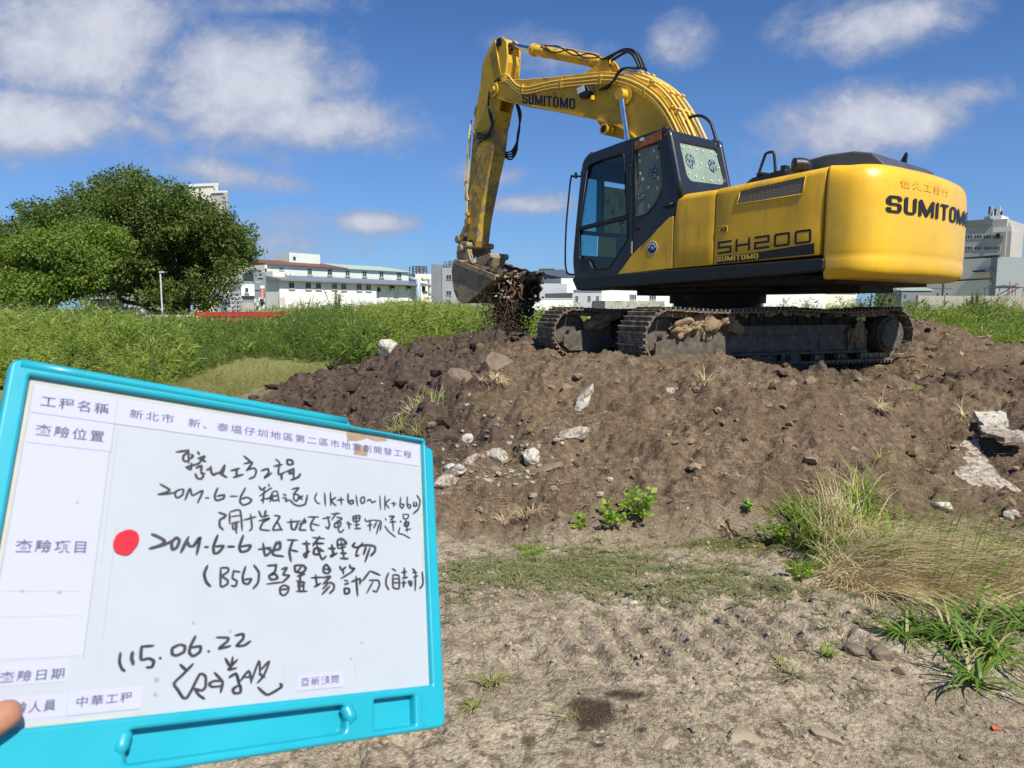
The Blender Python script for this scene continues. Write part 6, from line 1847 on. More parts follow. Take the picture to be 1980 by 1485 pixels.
def build_trees():
    r = np.random.default_rng(31)
    b1 = at(345, 600, 50); b1.z = 0
    o1 = [(140, 470), (165, 400), (110, 395), (170, 355), (215, 332), (260, 327), (310, 336), (345, 345), (372, 362), (420, 380), (445, 398), (462, 420), (482, 440), (492, 462), (499, 485), (494, 515), (470, 530), (455, 560), (445, 590), (400, 604), (330, 604), (300, 590), (270, 575), (230, 560), (200, 560), (160, 540)]
    bl = dome(o1, 50, b1, 4.5, r, 150, .6, 1.8)
    x = lambda px, py, d=50: tuple(at(px, py, d) - b1)
    tree('banyan_tree', 'largest spreading dark green tree behind the weeds at left', b1, bl,
         [((0, 0, -.3), (0, 0, 2.4), .55, .42), ((.0, 0, 2.2), (.5, 0, 6), .36, .12), ((0, 0, 2.2), (-1.8, .5, 5.5), .3, .1), ((0, 0, 2), (2.2, -.3, 5), .28, .1), ((.3, -.2, 0), (.6, 0, 2.3), .25, .3)],
         M_leaf_dark, 120000, .20, 41,
         limbs=[(x(330, 603), x(185, 562, 49), .20, .11), (x(300, 588), x(215, 545, 49.5), .14, .06), (x(400, 600), x(425, 560), .08, .05)])
    b2 = at(50, 600, 56); b2.z = 0
    o2 = [(-90, 480), (-60, 440), (-20, 440), (5, 425), (30, 392), (60, 380), (95, 375), (150, 362), (200, 350), (260, 370), (280, 450), (250, 570), (100, 590), (-80, 590)]
    tree('round_tree', 'dark tree merging into the left side of the big spreading tree', b2, dome(o2, 56, b2, 3, r, 95, .7, 1.7),
         [((0, 0, -.3), (0, 0, 3), .35, .25), ((0, 0, 2.8), (1, 0, 6), .2, .08)], M_leaf_dark, 62000, .22, 43)
    b3 = at(95, 600, 41); b3.z = 0
    o3 = [(-40, 540), (-20, 490), (5, 480), (40, 450), (75, 436), (110, 440), (150, 424), (195, 428), (235, 440), (245, 480), (228, 520), (190, 545), (185, 575), (150, 592), (90, 598), (30, 595), (-30, 590)]
    tree('bushy_tree', 'lighter yellowish green bushy tree in front of the dark trees at left', b3, dome(o3, 41, b3, 2.2, r, 62, .55, 1.15),
         [((0, 0, -.3), (0, 0, 2), .2, .15), ((0, 0, 1.8), (.8, 0, 4), .12, .05), ((0, 0, 1.8), (-.9, 0, 3.6), .12, .05)], M_leaf_light, 56000, .17, 44)


build_trees()


def weed_proto(r, h, n, kind):
    """one weed: a few stems with leaves up their length; returns verts, tris"""
    V = []; F = []; off = 0
    def push(v, f):
        nonlocal off
        V.append(v); F.append(f + off); off += len(v)
    stems = r.integers(2, 5) if kind != 'stalk' else r.integers(1, 4)
    for s in range(stems):
        lean = r.normal(0, .18 if kind != 'stalk' else .10, 2) * h
        base = r.normal(0, .08, 2)
        hh = h * r.uniform(.7, 1.05)
        m = n // stems
        t = r.uniform(.08, 1.0, m)
        P = np.stack([base[0] + lean[0] * t ** 1.5, base[1] + lean[1] * t ** 1.5, hh * t], 1)
        a = r.uniform(0, 6.28, m)
        up = .35 if kind == 'herb' else 1.1
        N = np.stack([np.cos(a), np.sin(a), up + r.normal(0, .3, m)], 1)
        ln = h * (.15 if kind == 'herb' else .30) * (1.15 - .75 * t) * r.uniform(.6, 1.2, m)
        P2 = P.copy(); v, f = leaves(P2, N, ln, r, .34 if kind == 'herb' else .10, .4); push(v, f)
        if kind == 'stalk':       # the thin stem itself
            q = np.array([[base[0], base[1], 0], [base[0] + .006, base[1], 0], [base[0] + lean[0], base[1] + lean[1], hh]]); push(q, np.array([[0, 1, 2]]))
        # drooping outer half of the leaf
        tip = P + N / np.linalg.norm(N, axis=1, keepdims=True) * ln[:, None]
        N2 = N.copy(); N2[:, 2] -= 1.1
        v, f = leaves(tip - (N2 / np.linalg.norm(N2, axis=1, keepdims=True)) * ln[:, None] * .25, N2, ln * .6, r, .26 if kind == 'herb' else .1, .3); push(v, f)
    return np.concatenate(V), np.concatenate(F)


def plant_field(name, pts, heights, m, seed, kind='herb', leaves_n=50, protos=8):
    r = np.random.default_rng(seed)
    pr = [weed_proto(r, 1.0, leaves_n, kind) for _ in range(protos)]
    V = []; F = []; off = 0
    for (x, y, z), h in zip(pts, heights):
        v, f = pr[r.integers(protos)]
        a = r.uniform(0, 6.28); ca, sa = math.cos(a), math.sin(a)
        w = h * r.uniform(.75, 1.2)
        q = np.stack([(v[:, 0] * ca - v[:, 1] * sa) * w + x, (v[:, 0] * sa + v[:, 1] * ca) * w + y, v[:, 2] * h + z], 1)
        V.append(q.astype(np.float32)); F.append(f + off); off += len(v)
    return np_mesh(name, np.concatenate(V), np.concatenate(F), m)


def build_fields():
    r = np.random.default_rng(51)
    def cand(n, x0, x1, y0, y1):
        # even in picture terms: more plants near the front edge
        u = r.random(n); y = y0 * (y1 / y0) ** u
        return r.uniform(x0, x1, n) * (y / y1) * 1.0, y
    # left and middle field
    n = 8200
    y = 13.2 * (46 / 13.2) ** r.random(n)
    k = r.uniform(-.78, .10, n); x = k * y
    px = 990 + k * FPX
    front = np.interp(px, [-100, 150, 250, 330, 420, 520, 640, 760, 900, 1010, 1130], [12.6, 12.8, 13.2, 15.0, 19.5, 20.5, 19.5, 17.5, 15.2, 15.3, 15.5]) + (fbm(x, y, .35, 3) - .5) * 5
    keep = y > front
    # thin out far ones that only hide behind others
    x, y, front = x[keep], y[keep], front[keep]
    h = .55 + .75 * smooth(0, 5, y - front) + .45 * (fbm(x, y, .25, 3) - .5) + r.normal(0, .1, len(x))
    h = np.clip(h, .3, 1.7)
    h = np.where(y > 34, h * .8, h)
    lim = .0135 * y + 1.50 - base_z(x, y) + r.normal(0, .10, len(x))
    h = h * (.45 + 1.15 * fbm(x + 3, y, .8, 4))
    tp = np.interp(990 + x / y * FPX, [-100, 0, 200, 370, 385, 545, 565, 620, 900, 1000, 1100], [600, 602, 610, 614, 617, 613, 594, 586, 585, 600, 602])
    lim = 1.5 - (tp - 595) / FPX * y - base_z(x, y) + (fbm(x, y, .7, 3) - .6) * .55 + r.normal(0, .10, len(x)) + r.uniform(.1, .45, len(x)) * (r.random(len(x)) < .08)
    h = np.minimum(h, np.maximum(lim, .25))
    z = base_z(x, y)
    bright = fbm(x + 7, y * .6, .22, 3) + .12 * (x / y > -.28)
    kb = bright + r.normal(0, .06, len(x)) > .56
    def P(m_): return list(zip(x[m_], y[m_], z[m_]))
    tag(plant_field('weed_thicket', P(~kb), h[~kb], M_weed, 61, 'herb', 96), kind='stuff')
    tag(plant_field('bright_weeds', P(kb), h[kb], M_weed_bright, 62, 'herb', 90), kind='stuff')
    # wispy stalks standing out of the thicket
    m_ = np.nonzero(r.random(len(x)) < .10)[0]
    tag(plant_field('weed_stalks', list(zip(x[m_], y[m_], z[m_])), np.minimum(h[m_] * 1.15 + .18, 1.75), M_weed_bright, 68, 'stalk', 26), kind='stuff')
    # right field
    n = 2600
    y = 14.6 * (44 / 14.6) ** r.random(n); k = r.uniform(.36, .80, n); x = k * y
    keep = (y > 15.0 + (fbm(x, y, .4, 2) - .5) * 3 + np.maximum(0, 1.5 - (x - 8) * .5) ) & ~((x < 10) & (y < 15))
    x, y = x[keep], y[keep]
    h = np.clip(1.0 + .9 * (fbm(x, y, .5, 3) - .4) + r.normal(0, .16, len(x)), .4, 1.75)
    h = h * (.55 + .9 * fbm(x + 3, y, .8, 4))
    z = base_z(x, y); kb = fbm(x, y, .35, 3) > .5
    tag(plant_field('right_weeds', P(kb), h[kb], M_weed, 63, 'herb', 90), kind='stuff')
    tag(plant_field('right_bright_weeds', P(~kb), h[~kb], M_weed_bright, 64, 'reed', 50), kind='stuff')
    n = 420
    x = r.uniform(8.2, 12.6, n); y = r.uniform(12.9, 14.8, n)
    z = base_z(x, y); tag(plant_field('tall_pale_grass', P(np.ones(n, bool)), r.uniform(.35, .75, n), M_weed_bright, 65, 'reed', 44), kind='stuff')
    # weeds seen past the tracks
    n = 900
    y = r.uniform(17, 40, n); k = r.uniform(.08, .42, n); x = k * y
    z = base_z(x, y); tag(plant_field('weeds_behind_machine', P(np.ones(n, bool)), r.uniform(.7, 1.25, n), M_weed, 66, 'herb', 44), kind='stuff')
    # low dry grass strip at left, on the lot in front of the weeds
    n = 9500
    y = 9.8 * (21 / 9.8) ** r.random(n); k = r.uniform(-.62, -.12, n); x = k * y
    mo = zones(x, y)[0]; keep = (mo < .25) & (r.random(n) < .35 + fbm(x, y, .8, 3))
    x, y = x[keep], y[keep]; z = ground_z(x, y)
    tag(plant_field('low_dry_grass', P(np.ones(len(x), bool)), r.uniform(.05, .22, len(x)) * (.4 + fbm(x, y, 1.1, 3)), M_grass_mix, 67, 'reed', 26), kind='stuff')


build_fields()


def blade_tuft(n, L, spread, lean, r, width=.006, droop=.8, segs=5):
    """arching grass blades from one root; returns verts, faces (quads)"""
    V = []; F = []; off = 0
    for i in range(n):
        a = r.uniform(0, 6.28); l = L * r.uniform(.45, 1.1)
        d = np.array([math.cos(a) * spread + lean[0], math.sin(a) * spread + lean[1], 1.0]) ; d /= np.linalg.norm(d)
        b = np.array([r.normal(0, .03), r.normal(0, .03), 0.0]) * L * 2
        p = b; st = l / segs; w = width * r.uniform(.6, 1.3); row = []
        side = np.array([-math.sin(a), math.cos(a), 0.0])
        for s in range(segs + 1):
            ww = w * (1 - (s / segs) ** 1.6) + .0006
            row += [p - side * ww, p + side * ww]
            d = d + np.array([math.cos(a) * .12 + lean[0] * .3, math.sin(a) * .12 + lean[1] * .3, -droop * (s + 1) / segs * .55]); d /= np.linalg.norm(d)
            p = p + d * st
            p = np.array([p[0], p[1], max(p[2], .004)])
        V.append(np.array(row))
        for s in range(segs): F.append([off + 2 * s, off + 2 * s + 1, off + 2 * s + 3, off + 2 * s + 2])
        off += 2 * (segs + 1)
    return np.concatenate(V), np.array(F)


def tuft(name, pos, label, cat, specs, seed, group=None):
    """a grass clump: each spec = (blades, length, spread, lean, width, material, name of the part, root scatter)"""
    r = np.random.default_rng(seed)
    multi = len(specs) > 1
    root = empty(name, pos, 0, label, cat, group) if multi else None
    for (n, L, sp, lean, wd, m, pn, sc) in specs:
        V = []; F = []; off = 0
        k = max(1, int(n / 26))
        for _ in range(k):
            v, f = blade_tuft(n // k, L * r.uniform(.7, 1.15), sp, lean, r, wd)
            ox, oy = r.normal(0, sc, 2) if sc else (0, 0)
            dz = gz(pos.x + ox, pos.y + oy) - pos.z
            V.append(v + (ox, oy, dz)); F.append(f + off); off += len(v)
        o = np_mesh(pn if multi else name, np.concatenate(V), np.concatenate(F), m, root)
        if not multi:
            o.location = pos; tag(o, label, cat, group); return o
    return root


def broad_plant(name, px, py, h, n, label, seed, spread=.5, leaf=.05):
    """seedling: leafy stems with broad leaves"""
    r = np.random.default_rng(seed); p = on_ground(px, py)
    root = empty(name, p, 0, label, 'plant')
    g = MB(); P = []; N = []
    for i in range(n):
        a = r.uniform(0, 6.28); tip = Vector((math.cos(a) * spread * h * r.uniform(.2, 1), math.sin(a) * spread * h * r.uniform(.2, 1), h * r.uniform(.55, 1)))
        g.tube([(0, 0, -.02), tip * .5 + Vector((0, 0, h * .1)), tip], .0025, 5, 3)
        for k in range(9):
            t = r.uniform(.35, 1.05); b = r.uniform(0, 6.28)
            P.append(np.array(tip * t) + r.normal(0, .006, 3)); N.append([math.cos(b), math.sin(b), .35 + r.normal(0, .3)])
    g.build('stem', M_weed, root)
    P = np.array(P); N = np.array(N); V, F = leaves(P, N, leaf * r.uniform(.6, 1.3, len(P)), r, .75, .25)
    np_mesh('foliage', V, F, M_broad, root)
    return root


def build_near_plants():
    g = on_ground
    # the big clump at right: straw heart, green outer blades
    tuft('grass_clump', g(1700, 1120), 'large sprawling clump of dry straw and green blades at right', 'grass clump',
         [(3000, .62, .6, (.75, -.35), .0032, M_straw, 'dry_blades', .18), (420, .70, .5, (.8, -.05), .0045, M_grass, 'green_blades', .18), (420, .42, .9, (-.5, -.3), .0028, M_straw, 'dry_fringe', .13)], 1)
    tuft('grass_clump', g(1830, 1130), 'straw and green grass leaning right beside the large clump at the right edge', 'grass clump',
         [(2000, .60, .5, (.6, -.40), .0032, M_straw, 'dry_blades', .22), (460, .62, .55, (.6, .1), .0045, M_grass, 'green_blades', .20)], 2)
    tuft('grass_clump', g(1660, 1010), 'green arching blades on the slope above the large straw clump', 'grass clump', [(260, .60, .7, (-.25, .1), .0045, M_grass, 'green_blades', .12), (190, .5, .6, (.2, 0), .003, M_straw, 'dry_blades', .12)], 3)
    tuft('grass_clump', g(1625, 1065), 'mixed green and straw clump joining the slope grass to the large straw clump', 'grass clump', [(900, .55, .6, (.3, -.3), .0032, M_straw, 'dry_blades', .13), (300, .6, .6, (.2, -.1), .0045, M_grass, 'green_blades', .14)], 29)
    tuft('grass_clump', g(1560, 985), 'thin green grass tuft with long stalks left of the large clump', 'grass clump', [(70, .34, .6, (-.1, .2), .0035, M_grass, 'green_blades', .05), (16, .5, .25, (0, .1), .002, M_straw, 'stalks', .02)], 4)
    tuft('green_grass_tuft', g(1835, 1245), 'broad bladed bright green grass tuft at the lower right', 'grass tuft', [(170, .36, .9, (.1, -.15), .0065, M_grass_deep, 'green_blades', .09)], 5)
    tuft('green_grass_tuft', g(1930, 1215), 'green grass tuft at the right edge beside the broad bladed tuft', 'grass tuft', [(90, .3, .8, (-.1, -.1), .006, M_grass_deep, 'green_blades', .05)], 6)
    tuft('green_grass_tuft', g(1740, 1215), 'dark green low grass under the front of the straw clump', 'grass tuft', [(110, .2, 1.0, (0, -.2), .006, M_grass_deep, 'green_blades', .07)], 7)
    tuft('green_grass_tuft', g(1960, 1070), 'long green blades entering at the right edge under the slab', 'grass tuft', [(60, .4, .5, (-.5, 0), .004, M_grass, 'green_blades', .06)], 8)
    tuft('small_grass_tuft', g(1603, 1278), 'small bright grass tuft alone on the foreground crust', 'grass tuft', [(26, .10, .4, (0, 0), .0025, M_grass, 'green_blades', .0)], 9)
    tuft('small_grass_tuft', g(1508, 1286), 'dry dark sprig left of the lone bright grass tuft', 'grass tuft', [(22, .08, .9, (0, 0), .002, M_grass_mix, 'blades', .01)], 10)
    tuft('small_grass_tuft', g(950, 1320), 'sparse olive grass tuft on the crust right of the board', 'grass tuft', [(60, .12, .6, (0, 0), .002, M_grass_mix, 'blades', .02)], 11)
    tuft('small_grass_tuft', g(925, 1355), 'olive grass tuft near the lower right corner of the board', 'grass tuft', [(40, .10, .8, (-.2, 0), .002, M_grass_mix, 'blades', .02)], 12)
    tuft('small_grass_tuft', g(1118, 1388), 'dry twig like grass beside the round wet stain', 'grass tuft', [(12, .16, .4, (-.3, 0), .002, M_grass_mix, 'blades', .0)], 13)
    tuft('small_grass_tuft', g(1025, 1072), 'low yellow green grass patch at the toe of the slope', 'grass tuft', [(120, .12, .9, (0, 0), .002, M_grass, 'blades', .05)], 14)
    tuft('dry_grass_tuft', g(1390, 1040), 'upright dry brown stalks at the toe of the slope', 'grass tuft', [(34, .22, .3, (0, 0), .002, M_straw, 'stalks', .03)], 15)
    tuft('dry_grass_tuft', g(1010, 1010), 'wispy reddish dry grass on the lower slope beside the board', 'grass tuft', [(90, .2, .6, (0, 0), .0015, M_straw, 'stalks', .06)], 16)
    tuft('dry_grass_tuft', g(815, 790), 'dry grass mat with green tips on the left shoulder of the mound', 'grass tuft', [(220, .36, .8, (-.3, -.4), .0035, M_straw, 'dry_blades', .12), (60, .3, .7, (.2, 0), .005, M_grass, 'green_blades', .08)], 17)
    tuft('dry_grass_tuft', g(770, 835), 'olive dry grass just over the top right corner of the board', 'grass tuft', [(120, .3, .8, (-.2, -.4), .0035, M_grass_mix, 'dry_blades', .1)], 18)
    tuft('dry_grass_tuft', g(915, 740), 'green tuft under the big earth lump left of the tracks', 'grass tuft', [(80, .2, .9, (0, 0), .004, M_grass, 'blades', .06)], 19)
    tuft('dry_grass_tuft', g(960, 745), 'straw coloured grass smear right of the green tuft on the mound', 'grass tuft', [(200, .22, 1.0, (.4, -.2), .003, M_straw, 'blades', .09)], 20)
    tuft('dry_grass_tuft', g(1028, 825), 'small spiky grey green sprig in the middle of the slope', 'grass tuft', [(26, .12, .8, (0, 0), .002, M_grass_mix, 'blades', .01)], 21)
    tuft('dry_grass_tuft', g(1030, 900), 'matted grey grass among the white rubble', 'grass tuft', [(90, .14, 1.0, (0, 0), .002, M_grass_mix, 'blades', .05)], 22)
    tuft('root_tangle', g(1345, 765), 'tangle of pale dry roots hanging on the slope under the track', 'roots', [(40, .26, .8, (0, -.5), .0025, M_straw, 'roots', .06)], 23)
    tuft('dry_grass_tuft', g(1700, 800), 'flattened straw on the slope right of the root tangle', 'grass tuft', [(50, .3, 1.0, (.2, -.6), .003, M_straw, 'blades', .10)], 24)
    tuft('dry_grass_tuft', g(1720, 870), 'flattened green and grey stems on the slope left of the slab', 'grass tuft', [(60, .24, 1.0, (0, -.4), .0025, M_grass_mix, 'blades', .08)], 25)
    tuft('dry_grass_tuft', g(1890, 800), 'dry straw caught on the slope just above the white slab', 'grass tuft', [(60, .26, .9, (-.2, -.5), .003, M_straw, 'blades', .10)], 26)
    tuft('dry_grass_tuft', g(1775, 745), 'little green blades poking from a hole below the final drive', 'grass tuft', [(14, .2, .9, (.2, 0), .003, M_grass, 'blades', .01)], 27)
    tuft('small_grass_tuft', g(1600, 975), 'thin tall stalk with seed head rising over the slope', 'grass tuft', [(8, .45, .3, (.1, .1), .002, M_straw, 'stalks', .0)], 28)
    broad_plant('seedling', 1180, 1035, .17, 9, 'leafy bright green seedling, left of the pair at the toe of the slope', 71, .8, .045)
    broad_plant('seedling', 1240, 1015, .24, 12, 'taller leafy yellow green seedling, right of the pair at the toe of the slope', 72, .8, .05)
    broad_plant('seedling', 1125, 1035, .10, 5, 'smallest dark seedling left of the leafy pair', 73, .9, .035)
    broad_plant('seedling', 1500, 1050, .16, 8, 'leafy yellow green weed between the round clod and the big straw clump', 74, .9, .035)
    broad_plant('seedling', 1445, 990, .08, 4, 'tiny yellow green sprout on the slope above the round clod', 75, .9, .03)
    broad_plant('seedling', 1540, 1120, .12, 7, 'low green weed in the grass just left of the straw clump', 76, .9, .03)
    # short sparse grass over the crust
    r = np.random.default_rng(81)
    V = []; F = []; off = 0
    pr = [blade_tuft(12, .075, 1.1, (0, 0), r, .0016, .9, 3) for _ in range(14)]
    n = 15000
    x = r.uniform(-1.6, 4.2, n); y = r.uniform(2.0, 4.9, n)
    band = np.exp(-((y - (4.0 - .18 * np.maximum(x, 0) * .9)) / .38) ** 2) * .95 + .035 * smooth(.5, .62, fbm(x, y, 1.5, 3))
    keep = r.random(n) < band * smooth(.34, .60, fbm(x + 3, y, 1.6, 3))
    x, y = x[keep], y[keep]; z = ground_z(x, y)
    for a, b, c in zip(x, y, z):
        v, f = pr[r.integers(12)]; t = r.uniform(0, 6.28); s = r.uniform(.5, 1.5); ca, sa = math.cos(t), math.sin(t)
        V.append(np.stack([(v[:, 0] * ca - v[:, 1] * sa) * s + a, (v[:, 0] * sa + v[:, 1] * ca) * s + b, v[:, 2] * s + c], 1)); F.append(f + off); off += len(v)
    tag(np_mesh('short_grass', np.concatenate(V), np.concatenate(F), M_grass_dead), kind='stuff')
    # straw bits and rootlets lying on the mound
    V = []; F = []; off = 0; n = 4200
    x = r.uniform(-3.5, 6.5, n); y = r.uniform(4.6, 11, n); k = (zones(x, y)[0] > .5) & (fbm(x, y, .9, 3) > .44); x, y = x[k], y[k]; z = ground_z(x, y)
    for a, b, c in zip(x, y, z):
        v, f = blade_tuft(3, .13 * r.uniform(.3, 1.3), 2.5, (0, 0), r, .0013 + .0004 * b * .3, 1.2, 3); V.append(v + (a, b, c + .004)); F.append(f + off); off += len(v)
    tag(np_mesh('straw_litter', np.concatenate(V), np.concatenate(F), M_straw), kind='stuff')
    # shrubs that stand out of the field
    def shrub(name, px, D, top_py, wid, n, label, m, seed, base_z_=0.0, leaf=.09, bare=False):
        rr = np.random.default_rng(seed); p = at(px, 600, D); p.z = float(base_z(np.array([p.x]), np.array([p.y]))[0])
        h = at(px, top_py, D).z - p.z; root = empty(name, p, 0, label, 'shrub'); s = MB(); P = []; N = []
        for i in range(16):
            a = rr.uniform(0, 6.28); rad = wid * rr.uniform(.1, 1); tip = Vector((math.cos(a) * rad, math.sin(a) * rad * .7, h * rr.uniform(.6, 1)))
            s.tube([(0, 0, 0), tip * .5 + Vector((0, 0, h * .12)), tip], [.02, .006], 5, 3)
            m_ = n // 16; t = rr.uniform(.25, 1.0, m_)
            q = np.array(tip)[None] * t[:, None] + np.array([0, 0, h * .12]) * (1 - t[:, None]) * t[:, None] * 2 + rr.normal(0, wid * .13, (m_, 3))
            P.append(q); N.append(rr.normal(size=(m_, 3)) + [0, 0, .3])
        s.build('stems', M_straw if bare else M_bark, root)
        P = np.concatenate(P); N = np.concatenate(N); v, f = leaves(P, N, leaf * rr.uniform(.5, 1.3, len(P)), rr, .5, .3); np_mesh('foliage', v, f, m, root)
    shrub('pale_shrub', 650, 38, 556, .75, 900, 'pale green feathery shrub in front of the white factory wing', M_weed_bright, 91)
    shrub('bare_shrub', 592, 36, 566, .6, 120, 'nearly bare whitish shrub left of the pale green shrub', M_weed_bright, 92, leaf=.05, bare=True)
    shrub('hedge_shrub', 1678, 19, 548, .85, 1500, 'dark stemmed shrub seen between counterweight and near track', M_weed, 93)
    shrub('tall_weed', 218, 30, 566, .25, 700, 'tall narrow weed spire, the highest in front of the peach house', M_weed, 94)
    shrub('tall_weed', 175, 29, 575, .7, 1400, 'broad leafy weed left of the narrow weed spire', M_weed_bright, 95)
    shrub('tall_weed', 60, 27, 577, .8, 1500, 'broad leafy dark weed at the far left under the bushy tree', M_weed, 96)
    shrub('young_sapling', 640, 14.2, 690, .18, 260, 'small dark sapling at the edge of the dry grass left of the mound', M_weed, 97, leaf=.05)
    shrub('tall_weed', 1795, 26, 585, .5, 700, 'leafy weed standing just right of the track end', M_weed, 98)
    shrub('tall_weed', 1880, 30, 560, .5, 700, 'tall leafy weed below the dark rod at right', M_weed, 99)


build_near_plants()


# ================================================================ HAND-HELD WHITEBOARD
M_cyan = mat('cyan_plastic', (.012, .33, .42), .38, var=.05, vscale=8, spec=.45, coat=.15)
M_board = mat('white_enamel', (.405, .435, .46), .30, var=.025, vscale=9, spec=.5, coat=.3)
M_paper = mat('label_paper', (.42, .43, .56), .7, var=.03, vscale=12)
M_tape_old = mat('yellowed_edge', (.42, .41, .35), .6, var=.12, vscale=20)
M_ink = mat('black_marker_ink', (.035, .032, .04), .5, var=.4, vscale=40)
M_print = mat('printed_ink', (.085, .085, .14), .6, var=.2, vscale=60)
M_line = mat('grey_ruling', (.30, .31, .36), .7)
M_red_dot = mat('red_magnet', (.50, .02, .035), .35, var=.04)
M_smudge = mat('dark_smudge', (.30, .31, .33), .7)
M_brown_stain = mat('brown_stain', (.27, .20, .13), .8, var=.2, vscale=40)
M_skin = mat('skin', (.40, .19, .12), .55, var=.10, vscale=25, col2=(.46, .25, .17), c2=(.45, .7), bump=.15, bscale=300, spec=.35)
M_nail = mat('nail', (.62, .38, .30), .3, spec=.5)

